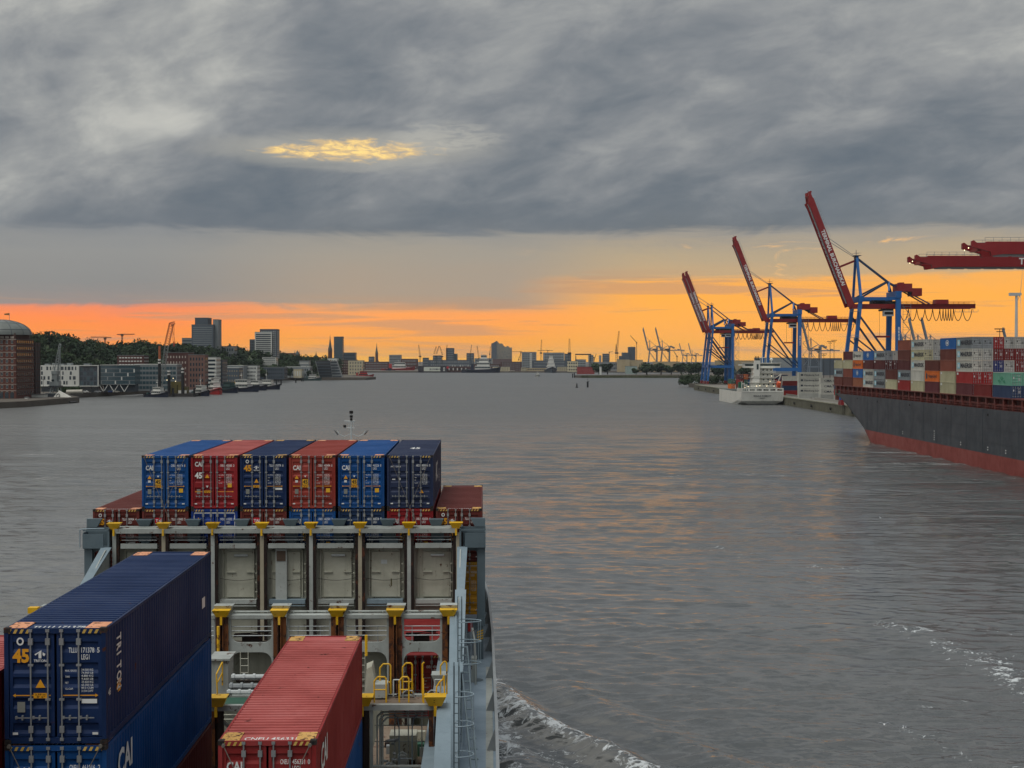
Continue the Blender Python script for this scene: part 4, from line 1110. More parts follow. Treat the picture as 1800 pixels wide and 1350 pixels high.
def door_print(b, x, z, s, size, **k): b.text(s, (x, 0.024, z), (1, 0, 0), (0, 0, 1), size, **k)
def glyph_tri(b, x, z, r, y=0.026):
    b.add([(x - r, y, z - r * 0.75), (x + r, y, z - r * 0.75), (x, y, z + r)], [(0, 1, 2)])
def rect(b, x0, x1, z0, z1, y=0.026): b.quad((x0, y, z0), (x1, y, z0), (x1, y, z1), (x0, y, z1))
def cai_logo(b, x, z, s, y=0.022, ax=(1, 0, 0), o=None):
    """slanted three-letter owner mark"""
    b.text('CAI', o or (x, y, z), ax, (0, 0, 1), s, bold=0.02, squeeze=0.72)
def container(x, y, z, colour, label, code='CNEU 456331 0', size='LEG1', style='cai', roofc=None, plates=M_PRIMER, side_text=None, doors=True, big45=None, cells=True, group='containers stacked on the foreground ship', parts='full', roofmark=None, roofcode=True):
    t = bpy.data.objects.new('shipping_container', None)
    COL.objects.link(t)
    tag(t, label, 'container', group)
    t.matrix_world = SHIP_M @ Matrix.Translation((x, y, z))
    c = CP[colour]
    put('frame', KIT['frame'], t, mat=c)
    put('side_wall', KIT['side'], t, mat=c)
    put('side_wall', KIT['side'], t, loc=(0, L_, 0), rot=(0, 0, PI), mat=c)
    put('roof', KIT['roof'], t, mat=CP[roofc] if roofc else c)
    for k in ('dl', 'dr'):
        d = put('door', KIT[k], t, mat=c)
        for xx in ((-0.60, -0.18) if k == 'dl' else (0.16, 0.58)):
            put('lock_rod', KIT['rod'], d, loc=(xx - 0.0, 0.0, 0.0))
            put('door_handle', KIT['handle'], d, loc=(xx + (-0.38 if k == 'dl' else 0.02), 0.0, 0.0))
    h = W_ / 2
    for xx in (-h, h - 0.16):
        for yy in (-0.012, L_ - 0.168):
            for zz in (0.0, H_ - 0.116):
                put('corner_casting', KIT['cast'], t, loc=(xx - 0.004 if xx < 0 else xx + 0.004, yy, zz))
    put('hazard_stripe', KIT['stripe'], t)['kind'] = 'stuff'
    if plates:
        for xx in (-1.2, 0.72):
            for yy in (0.05, L_ - 0.85): put('corner_plate', KIT['plate'], t, loc=(xx, yy, 0), mat=plates)
    a, n, ck = code.split()
    b = MB()                         # white print
    if style != 'empty':
        door_print(b, 0.33, 2.28, a, 0.125, width=0.21, bold=0.012)
        door_print(b, 0.64, 2.28, n, 0.125, width=0.32, bold=0.012)
        door_print(b, 1.03, 2.28, ck, 0.125, width=0.06, bold=0.012)
        door_print(b, 0.64, 2.11, size, 0.125, width=0.2, bold=0.012)
        rows = ['34.000 KG', '74.960 LB', '4.880 KG', '9.660 LB', '29.620 KG', '65.300 LB', '89.3 CUM', '3.154 CUFT']
        for k, r in enumerate(rows): door_print(b, 0.64, 1.83 - k * 0.075, r, 0.05, width=0.29, bold=0.01)
        for k, r in enumerate(('MAX. GROSS', 'TARE', 'NET', 'CU.CAP.')): door_print(b, 0.24, 1.81 - k * 0.15, r, 0.045, width=0.028 * len(r), bold=0.01)
        rect(b, 0.9, 1.04, 0.24, 0.30, 0.03); rect(b, -1.06, -0.93, 0.24, 0.30, 0.03)
    e = MB()                         # amber print and arrows
    k_ = MB()                        # black print
    s_ = MB()                        # stickers
    if style in ('cai', 'cai45'):
        zc = 2.1 if style == 'cai' else 2.3
        b.text('CAI', (-1.04, 0.022, zc), (1, 0, 0), (0, 0, 1), 0.24, bold=0.03, width=0.40)
        if style == 'cai45':
            door_print(b, -1.05, 1.66, '45', 0.30, bold=0.04, width=0.40); glyph_tri(e, -0.38, 1.76, 0.12); glyph_tri(b, -0.38, 1.2, -0.07); rect(s_, 0.72, 0.94, 1.16, 1.38, 0.024)
        else:
            rect(s_, -0.53, -0.24, 1.30, 1.60, 0.024); k_.text('45', (-0.51, 0.021, 1.36), (1, 0, 0), (0, 0, 1), 0.20, bold=0.03, width=0.25)
            glyph_tri(e, -0.84, 1.70, 0.11); glyph_tri(b, -0.38, 1.75, -0.06); rect(s_, 0.74, 0.96, 0.88, 1.10, 0.024); rect(b, -0.92, -0.78, 1.42, 1.54, 0.026)
    elif style == 'triton':
        door_print(e, -1.05, 2.05, '45', 0.31, bold=0.04, width=0.41)
        b.add([(-0.51, 0.022, 2.24), (-0.34, 0.022, 2.34), (-0.34, 0.022, 2.14), (-0.41, 0.022, 2.14), (-0.41, 0.022, 2.27), (-0.49, 0.022, 2.21)], [(0, 1, 4, 5), (1, 2, 3, 4)])
        b.add([(-0.31, 0.022, 2.29), (-0.24, 0.022, 2.25), (-0.27, 0.022, 2.19), (-0.31, 0.022, 2.22)], [(0, 1, 2, 3)])
        door_print(b, -0.53, 2.05, 'TRITON', 0.06, bold=0.02, width=0.31)
        b.add([(-0.86 + 0.09 * math.cos(q), 0.024, 2.56 + 0.10 * math.sin(q)) for q in [2 * PI * i / 14 for i in range(14)]] + [(-0.86 + 0.05 * math.cos(q), 0.024, 2.56 + 0.06 * math.sin(q)) for q in [2 * PI * i / 14 for i in range(14)]], [(i, (i + 1) % 14, 14 + (i + 1) % 14, 14 + i) for i in range(14)])
        glyph_tri(e, -0.37, 1.50, 0.12)
        rect(b, 0.64, 1.02, 1.02, 1.13, 0.026)
    elif style == 'tal':
        q = MB(); rect(q, -0.56, -0.18, 2.12, 2.42, 0.010); q.build('owner_label', M_TALRED, t)
        b.text('TAL', (-0.52, 0.006, 2.2), (1, 0, 0), (0, 0, 1), 0.14, bold=0.03); rect(b, -0.56, -0.18, 2.08, 2.11, 0.009)
        door_print(b, -1.06, 1.0, '45', 0.32, bold=0.03, squeeze=0.56)
    elif style == 'arc':
        door_print(b, -1.06, 2.24, 'ARC  LEASE', 0.075, bold=0.01)
        b.add([(-0.56 + 0.05 * math.cos(q), 0.024, 1.60 + 0.075 * math.sin(q)) for q in [2 * PI * i / 12 for i in range(12)]], [tuple(range(12))])
        rect(b, -0.98, -0.8, 1.56, 1.61); glyph_tri(e, 0.62, 0.92, 0.11)
    elif style == 'frame':       # white painted border on the doors
        for x0, x1, z0, z1 in ((-1.08, 1.08, 2.66, 2.70),): rect(b, x0, x1, z0, z1, 0.02)
        for s2 in (-1, 1):
            rect(b, *sorted((s2 * 1.08, s2 * 1.115)), 0.9, 2.55, 0.02)
            b.add([(s2 * 1.08, 0.02, 2.70), (s2 * 1.08, 0.02, 2.64), (s2 * 1.115, 0.02, 2.5), (s2 * 1.115, 0.02, 2.56)], [(0, 1, 2, 3)])
        glyph_tri(e, -0.86, 2.32, 0.12)
        if big45: k_.text('45', (big45, 0.021, 1.45), (1, 0, 0), (0, 0, 1), 0.36, bold=0.03, squeeze=0.85)
    if style in ('cai', 'triton', 'cai45'):
        za = 1.22 if style != 'cai45' else 0.93
        for x0, x1, tip in ((-0.98, -0.12, -1), (0.18, 0.98, 1)):
            rect(e, x0, x1, za - 0.013, za + 0.013, 0.022)
            xt = x0 if tip < 0 else x1
            e.add([(xt + tip * 0.07, 0.022, za), (xt, 0.022, za - 0.045), (xt, 0.022, za + 0.045)], [(0, 1, 2)])
        rect(e, -0.54, -0.21, za - 0.07, za + 0.06, 0.021)
        k_.text("2,59 m", (-0.5, 0.017, za + 0.005), (1, 0, 0), (0, 0, 1), 0.04, bold=0.01, width=0.25); k_.text("8' 6\"", (-0.46, 0.017, za - 0.055), (1, 0, 0), (0, 0, 1), 0.04, bold=0.01, width=0.2)
        g = MB(); rect(g, -0.94, -0.75, 0.80, 1.06, 0.024); g.build('grey_plate', M_STICK, t)
    for q, nm, mt in ((b, 'white_lettering', M_LETTER), (e, 'amber_marking', M_LYEL), (k_, 'black_lettering', M_LBLK), (s_, 'yellow_sticker', M_STICKY)):
        if q.v: q.build(nm, mt, t)['kind'] = 'stuff'
    if roofcode:
        r = MB(); r.text(code, (-0.62, 0.14, H_ - 0.026), (1, 0, 0), (0, 1, 0), 0.26, bold=0.01, squeeze=0.62)
        r.build('roof_lettering', M_LETTER, t)
    if roofmark:
        r = MB(); r.text(roofmark, (-0.3, 5.2, H_ - 0.008), (1, 0, 0), (0, 1, 0), 1.3, bold=0.02, squeeze=0.32); r.build('roof_lettering', M_LETTER, t)
    xr = W_ / 2 + 0.006
    if side_text == 'triton':
        r = MB(); 
        for i, ch in enumerate('TRITON'):
            r.text(ch, (xr, 1.05, 2.52 - i * 0.24), (0, 0, -1), (0, 1, 0), 0.42, bold=0.03, squeeze=0.5)
        r.build('side_lettering', M_LETTER, t)
        r = MB(); r.text('45', (xr, 1.0, 1.05), (0, 1, 0), (0, 0, 1), 0.3, bold=0.03); r.build('side_number', M_LYEL, t)
        r = MB(); r.text('45', (xr, 0.2, 1.16), (0, 1, 0), (0, 0, 1), 0.16, bold=0.02); r.quad((xr, 12.1, 1.2), (xr, 12.6, 1.2), (xr, 12.6, 1.55), (xr, 12.1, 1.55)); r.build('side_sticker', M_LETTER, t)
    elif side_text == 'cai':
        r = MB(); r.text('CAI', (xr, 1.1, 1.75), (0, 1, 0), (0, 0, 1), 0.66, bold=0.03); r.build('side_lettering', M_LETTER, t)
    elif side_text == 'arc':
        r = MB(); r.text('ARC', (xr, 4.0, 1.1), (0, 1, 0), (0, 0, 1), 1.0, bold=0.02); r.text('45', (xr, 9.0, 0.6), (0, 1, 0), (0, 0, 1), 0.8); r.build('side_lettering', M_LETTER, t)
    return t

def own_containers():
    cx = [-9.275 + 2.65 * i for i in range(8)]
    YB = 79.0
    ZA, ZB, ZC = 16.42, 13.51, 10.60
    top = [('blue', 'blue container with white owner mark at the port end of the top row', 'CNEU 461174 8', 'cai'),
           ('brightred', 'red container with white 45 on its door, second in the top row', 'CNEU 450585 3', 'cai45'),
           ('navy', 'navy blue container with amber 45 on its door, third in the top row', 'TLLU 170779 0', 'triton'),
           ('rust', 'orange-red container with yellow number plate, fourth in the top row', 'CNEU 450494 0', 'cai'),
           ('blue', 'bright blue container between the orange-red and blue-black boxes of the top row', 'CNEU 462526 0', 'cai'),
           ('black', 'blue-black container at the starboard end of the top row, crossed by lashing rods', 'ARCU 800015 0', 'arc')]
    for i, (c, lab, code, st) in enumerate(top):
        container(cx[i + 1], YB, ZA, c, lab, code, 'LEG1', st, plates=M_PRIMY if st == 'triton' else (None if st == 'arc' else M_PRIMER), side_text='arc' if st == 'arc' else None, roofc='roofred' if c in ('brightred',) else None, roofmark='45' if st == 'arc' else None)
    mid = [('brown', 'brown container at the port end of the second row, its roof open to the sky', 'TLLU 180904 4', 'triton'),
           ('brown', 'brown container with red owner label under the blue port-end box', 'TLLU 118403 5', 'tal'),
           ('royal', 'royal blue container with white painted border under the red 45 box', 'PVDU 110502 3', 'frame'),
           ('brown', 'brown container with red owner label under the navy box', 'TLLU 116428 8', 'tal'),
           ('blue', 'blue container with white owner mark under the orange-red box', 'CNEU 462581 3', 'cai'),
           ('slate', 'slate blue container with yellow triangle under the bright blue box', 'ARCU 800738 1', 'arc'),
           ('brightred', 'bright red container under the blue-black box of the top row', 'CNEU 456250 4', 'cai'),
           ('brown', 'brown container with open roof at the starboard end of the second row', 'TLLU 187487 3', 'triton')]
    for i, (c, lab, code, st) in enumerate(mid):
        container(cx[i], YB, ZB, c, lab, code, 'LEG1', st, plates=M_PRIMY if i == 7 else M_PRIMER)
    container(cx[7], YB, ZC, 'yellow', 'yellow container with black 45 seen through the starboard end frame', 'CSNU 903026 4', 'LEG1', 'frame', big45=-0.62)
    container(cx[0], YB, ZC, 'brown', 'dark brown container seen through the port end frame of the first bulkhead', 'TLLU 180233 6', 'LEG1', 'triton')
    # near bay
    xn, yn = 0.14, 35.96
    zt = sz(1103.3, yn)
    container(xn, yn, zt - H_, 'navy', 'large navy blue container in the nearest bay with amber 45 and a ribbed roof', 'TLLU 171378 5', 'LEG1', 'triton', side_text='triton')
    container(xn, yn, zt - 2 * H_ - 0.02, 'blue', 'blue container directly under the large navy one in the nearest bay', 'CNEU 461816 2', 'LEG1', 'cai', side_text='cai')
    container(xn, yn, zt - 3 * H_ - 0.04, 'brown', 'red-brown container third down under the large navy one', 'TLLU 144210 7', 'LEG1', 'triton')
    xr, yr = 5.18, 37.1
    zr = sz(1303.7, yr)
    container(xr, yr, zr - H_, 'red', 'red container with faded ribbed roof standing alone in the nearest bay', 'CNEU 456331 0', 'LEG1', 'cai', roofc='roofred', plates=M_PRIMY, side_text='cai')
    container(xr, yr, zr - 2 * H_ - 0.02, 'blue', 'blue container under the lone red one in the nearest bay', 'CNEU 460127 5', 'LEG1', 'cai')
    container(-2.56, 27.1, 20.05 - 3 - H_, 'red', 'red container cut by the left picture edge beside the large navy one', 'CNEU 455102 7', 'LEG1', 'cai', roofc='roofred')
    # a red box down in the middle hold at starboard
    container(7.65, 67.4, 10.85 - H_, 'red', 'red container low in the middle hold behind the yellow hoop rails', 'CNEU 454407 2', 'LEG1', 'cai', plates=None, roofcode=False)
own_containers()

def lashings():
    """crossed lashing rods, each a thing of its own, hooked into the corner castings"""
    def rod(p, q, label):
        b = MB(); p, q = Vector(p), Vector(q)
        b.tube(p, q, 0.013, 6)
        m = p.lerp(q, 0.72); b.tube(m, p.lerp(q, 0.86), 0.024, 6)
        b.tube(p - Vector((0, 0.03, 0)), p + Vector((0, 0.03, 0)), 0.05, 6)
        o = b.build('lashing_rod', paint('old_rod', (112, 108, 100), 0.6, 0.5, 0.2))
        o.matrix_world = SHIP_M
        tag(o, label, 'lashing rod', 'lashing rods on the foreground containers')
    cx = [-9.275 + 2.65 * i for i in range(8)]
    for i, w in ((1, 'blue port-end container'), (6, 'blue-black container')):
        for s_ in (-1, 1):
            z0 = 16.42 + 2.8
            rod((cx[i] + s_ * 1.1, 78.9, z0), (cx[i] - s_ * 0.62, 78.7, 15.0), 'steel rod from the %s top corner of the %s' % ('starboard' if s_ > 0 else 'port', w))
    zt = sz(1103.3, 35.96) - H_
    for s_ in (-1, 1):
        rod((0.14 + s_ * 1.12, 35.88, zt - 0.02), (0.14 - s_ * 0.7, 35.6, zt - 3.6), 'steel rod hooked at the %s corner between the navy and blue containers' % ('starboard' if s_ > 0 else 'port'))
    zr = sz(1303.7, 37.1)
    for s_ in (-1, 1):
        rod((5.18 + s_ * 1.1, 37.0, zr - 0.1), (5.18 - s_ * 0.5, 36.7, zr - 3.4), 'steel rod hooked at the %s top corner of the lone red container' % ('starboard' if s_ > 0 else 'port'))
lashings()
# ------------------------------------------------------------------ the terminal quay on the right
M_CONC = paint('quay_concrete', (128, 124, 116), 0.85, 0.5, 0.0, scale=0.12, streak=0.0, bump=0.05)
M_QWALL = paint('quay_wall', (98, 96, 80), 0.85, 0.6, 0.1, scale=0.5, streak=0.8, bump=0.15, rustcol=(60, 64, 40))
M_MOSS = paint('mossy_stone', (74, 78, 52), 0.9, 0.6, 0.0, scale=0.6)
M_TYRE = plain('tyre_black', (24, 24, 26), 0.8)
QX = 150.0
def quay():
    b = MB()
    b.box(QX, 1400, 300, 1190, -3, 4.4)
    o = b.build('quay', M_CONC); struct(o, 'concrete container quay along the right bank')
    # facing panels of the quay wall
    y = 480.0; i = 0
    me = MB().box(-0.25, 0.0, 0, 15.6, -2, 4.1).mesh('quay_panel', M_QWALL)
    while y < 1185:
        p = put('quay_panel', me, o, loc=(QX - 0.02, y, 0)); y += 16; i += 1
    b = MB(); b.box(QX - 0.45, QX + 0.9, 300, 1190.4, 4.1, 4.62); b.build('coping', paint('coping_stone', (140, 138, 120), 0.85, 0.5, 0, scale=0.3), o)
    b = MB(); b.box(QX + 2.4, QX + 2.6, 320, 1188, 4.404, 4.52); b.build('crane_rail', M_STEEL, o)
    b = MB(); b.box(QX + 20.4, QX + 20.6, 320, 1188, 4.404, 4.52); b.build('crane_rail', M_STEEL, o)
    me = MB().lathe([(0.35, -0.3), (0.75, -0.2), (0.8, 0), (0.75, 0.2), (0.35, 0.3)], (0, 0), 12).mesh('fender_tyre', M_TYRE)
    nth = 'nearest second third fourth fifth sixth seventh eighth ninth tenth eleventh twelfth thirteenth fourteenth fifteenth sixteenth'.split()
    for k, yy in enumerate(range(545, 1180, 44)):
        t = put('fender_tyre', me, None, loc=(QX - 0.85, yy + 5, 2.0), rot=(0, PI / 2, 0))
        tag(t, '%s black fender tyre on the quay wall, counted from the dark hull' % nth[k], 'fender', 'fender tyres on the quay wall')
    # low crash barrier behind the rail
    for k, (y0, y1) in enumerate(((560, 660), (670, 760), (770, 880))):
        b = MB(); b.box(QX + 8, QX + 8.4, y0, y1, 4.404, 5.3); t = b.build('concrete_barrier', paint('barrier', (150, 148, 140), 0.8)); tag(t, ['long low concrete barrier near the dark hull', 'middle low concrete barrier on the quay', 'low concrete barrier close to the white ship'][k], 'barrier')
quay()

# ------------------------------------------------------------------ containers seen from afar
def small_kit(w=2.438, h=2.75, l=12.19):
    K = {}
    b = MB(); e = 0.05
    b.box(0, w, 0, l, 0, h)
    K['core'] = None
    m = MB()
    # corrugated river side (x=0) and plain others, framed by posts and rails standing proud
    pr = []
    y = 0.15
    while y < l - 0.5:
        pr += [(y, 0.03), (y + 0.18, 0.03), (y + 0.3, 0.09), (y + 0.48, 0.09)]; y += 0.6
    pr.append((l - 0.15, 0.03))
    m.strip([(d, yy, 0.15) for yy, d in pr], (0, 0, h - 0.27))
    m.box(0.09, w - 0.04, 0.07, l - 0.05, 0.05, h - 0.03)
    for x0 in (0, w - 0.14):
        for y0 in (0, l - 0.14): m.box(x0, x0 + 0.14, y0, y0 + 0.14, 0, h)
        m.box(x0, x0 + 0.1, 0.14, l - 0.14, h - 0.12, h - 0.005); m.box(x0, x0 + 0.1, 0.14, l - 0.14, 0.0, 0.15)
    m.box(0.14, w - 0.14, 0.0, 0.1, h - 0.14, h - 0.005); m.box(0.14, w - 0.14, 0, 0.1, 0.0, 0.16)
    K['body'] = m.mesh('body', CP['brown'])
    for s_, nm in ((0, 'dl'), (1, 'dr')):
        d = MB(); x0 = 0.16 + s_ * (w / 2 - 0.14)
        pr = [(0.18, 0.02)]
        for zc in (0.5, 1.1, 1.7, 2.25): pr += [(zc - 0.14, 0.02), (zc - 0.06, 0.065), (zc + 0.1, 0.065), (zc + 0.16, 0.02)]
        pr.append((h - 0.16, 0.02))
        d.strip([(x0 + w / 2 - 0.18, y, z) for z, y in pr], (-(w / 2 - 0.18), 0, 0))
        K[nm] = d.mesh('door', CP['brown'])
    r = MB()
    r.tube((0, -0.02, 0.1), (0, -0.02, h - 0.08), 0.035, 5); r.box(-0.08, 0.08, -0.06, 0.02, 0.3, 0.5); r.box(-0.08, 0.08, -0.06, 0.02, h - 0.5, h - 0.3)
    K['rod'] = r.mesh('lock_rod', M_ROD)
    return K
SK = small_kit()
FARP = dict(grey=(138, 146, 150), lgrey=(176, 178, 172), white=(196, 196, 186), cream=(188, 184, 150), brown=(104, 52, 44), dbrown=(84, 36, 38), rust=(138, 74, 58), red=(158, 38, 38), dred=(120, 34, 32), orange=(222, 110, 34), blue=(28, 96, 164), navy=(46, 66, 100), dblue=(36, 48, 110), green=(50, 96, 82), teal=(112, 176, 152), maroon=(96, 42, 48), tan=(150, 90, 62))
for k, v in FARP.items():
    CP['far_' + k] = paint('far_container_' + k, v, 0.55, 0.35, 0.08, scale=0.5, streak=0.35, bump=0.0)
M_LB = plain('pale_blue_mark', (150, 205, 222), 0.6)
M_DKL = plain('dark_lettering', (40, 48, 60), 0.6)
_LOGO = {}
def logo_mesh(kind, side):
    """print on the long river side (x=0, seen from -x) of a far container; text runs from far to near"""
    if (kind, side) in _LOGO: return _LOGO[(kind, side)]
    out = []
    X = -0.012
    def T(b, s, y, z, size, **k): b.text(s, (X, y, z), (0, -1, 0), (0, 0, 1), size, **k)
    if kind == 'star':                      # square with a star, then the name
        b = MB(); b.quad((X, 11.3, 0.75), (X, 9.3, 0.75), (X, 9.3, 2.15), (X, 11.3, 2.15)); out.append((b.mesh('owner_mark', M_LB), 'owner_mark'))
        b = MB(); P = []
        for i in range(14):
            r = 0.55 if i % 2 == 0 else 0.26; t = PI / 2 + 2 * PI * i / 14
            P.append((X - 0.004, 10.3 - 1.4 * r * math.cos(t), 1.45 + r * math.sin(t)))
        b.add(P, [tuple(range(14))]); out.append((b.mesh('owner_star', M_LETTER), 'owner_star'))
        b = MB(); T(b, 'MAERSK', 8.9, 1.0, 1.0, bold=0.03, squeeze=1.75); out.append((b.mesh('side_lettering', M_DKL), 'side_lettering'))
    elif kind == 'hapag':
        b = MB(); T(b, 'Hapag-Lloyd', 8.9, 1.05, 0.8, bold=0.02, squeeze=1.25); b.quad((X, 11.2, 0.7), (X, 9.8, 0.7), (X, 9.8, 1.9), (X, 11.2, 1.9)); b.quad((X, 10.9, 1.9), (X, 10.2, 1.9), (X, 10.2, 2.25), (X, 10.9, 2.25)); out.append((b.mesh('side_lettering', M_DKL), 'side_lettering'))
    elif kind == 'shield':
        b = MB()
        for r0, r1, y in ((0.62, 0.5, 6.2), (0.3, 0.0, 6.2)):
            P = [(X, y - 2.2 * r0 * math.cos(t), 1.5 + r0 * 1.15 * math.sin(t)) for t in [2 * PI * i / 14 for i in range(14)]]
            Q = [(X, y - 2.2 * r1 * math.cos(t), 1.5 + r1 * 1.15 * math.sin(t)) for t in [2 * PI * i / 14 for i in range(14)]]
            b.add(P + Q, [(i, (i + 1) % 14, 14 + (i + 1) % 14, 14 + i) for i in range(14)])
        out.append((b.mesh('owner_mark', M_LETTER), 'owner_mark'))
    elif kind == 'corner':
        b = MB(); b.quad((X, 11.6, 2.0), (X, 10.4, 2.0), (X, 10.4, 2.5), (X, 11.6, 2.5)); out.append((b.mesh('side_sticker', M_LETTER), 'side_sticker'))
    elif kind == 'diamond':
        b = MB(); b.add([(X, 7.4, 1.6), (X, 6.0, 2.0), (X, 4.8, 1.5), (X, 6.2, 1.0)], [(0, 1, 2, 3)]); b.add([(X, 8.8, 1.0), (X, 7.6, 1.3), (X, 6.6, 0.8), (X, 7.8, 0.5)], [(0, 1, 2, 3)]); b.add([(X, 5.6, 0.9), (X, 4.4, 1.2), (X, 3.6, 0.7), (X, 4.6, 0.4)], [(0, 1, 2, 3)])
        out.append((b.mesh('owner_mark', paint('mark_green', (60, 140, 110), 0.6)), 'owner_mark'))
    elif kind == 'cma':
        b = MB(); T(b, 'CMA CGM', 10.5, 0.9, 1.0, bold=0.02, squeeze=1.25); out.append((b.mesh('side_lettering', M_DKL), 'side_lettering'))
    elif kind == 'coal':
        b = MB(); T(b, 'Hamburg Sud', 9.5, 1.0, 0.7, bold=0.02, squeeze=1.4); b.quad((X, 11.4, 0.9), (X, 10.2, 0.9), (X, 10.2, 1.8), (X, 11.4, 1.8)); out.append((b.mesh('side_lettering', M_DKL), 'side_lettering'))
    _LOGO[(kind, side)] = out
    return out
def door_marks(kind):
    if ('d', kind) in _LOGO: return _LOGO[('d', kind)]
    b = MB()
    b.text('MSKU 48 2', (1.3, -0.004, 2.1), (1, 0, 0), (0, 0, 1), 0.14, squeeze=0.7); b.text('45G1', (1.55, -0.004, 1.85), (1, 0, 0), (0, 0, 1), 0.14, squeeze=0.7)
    for k in range(4): b.quad((1.55, -0.004, 1.1 + k * 0.15), (2.1, -0.004, 1.1 + k * 0.15), (2.1, -0.004, 1.16 + k * 0.15), (1.55, -0.004, 1.16 + k * 0.15))
    b.quad((0.45, -0.004, 1.5), (0.65, -0.004, 1.5), (0.65, -0.004, 1.9), (0.45, -0.004, 1.9))
    _LOGO[('d', kind)] = b.mesh('door_lettering', M_LETTER if kind == 'l' else M_LBLK)
    return _LOGO[('d', kind)]
def far_box(x, y, z, colour, label, logo=None, doors=True, group='containers on the dark-hulled ship', parent_m=None, sx_=1.0, sy=1.0):
    t = bpy.data.objects.new('shipping_container', None)
    COL.objects.link(t)
    tag(t, label, 'container', group)
    t.location = (x, y, z); t.scale = (sx_, sy, 1)
    m = CP['far_' + colour]
    put('body', SK['body'], t, mat=m)
    if doors:
        for k in ('dl', 'dr'):
            d = put('door', SK[k], t, mat=m)
            for xx in ((0.40, 0.92) if k == 'dl' else (1.5, 2.02)): put('lock_rod', SK['rod'], d, loc=(xx, 0, 0))
        put('door_lettering', door_marks('k' if colour in ('white', 'lgrey', 'grey', 'cream') else 'l'), t)
    if logo:
        for me, nm in logo_mesh(logo, 0): put(nm, me, t)
    return t

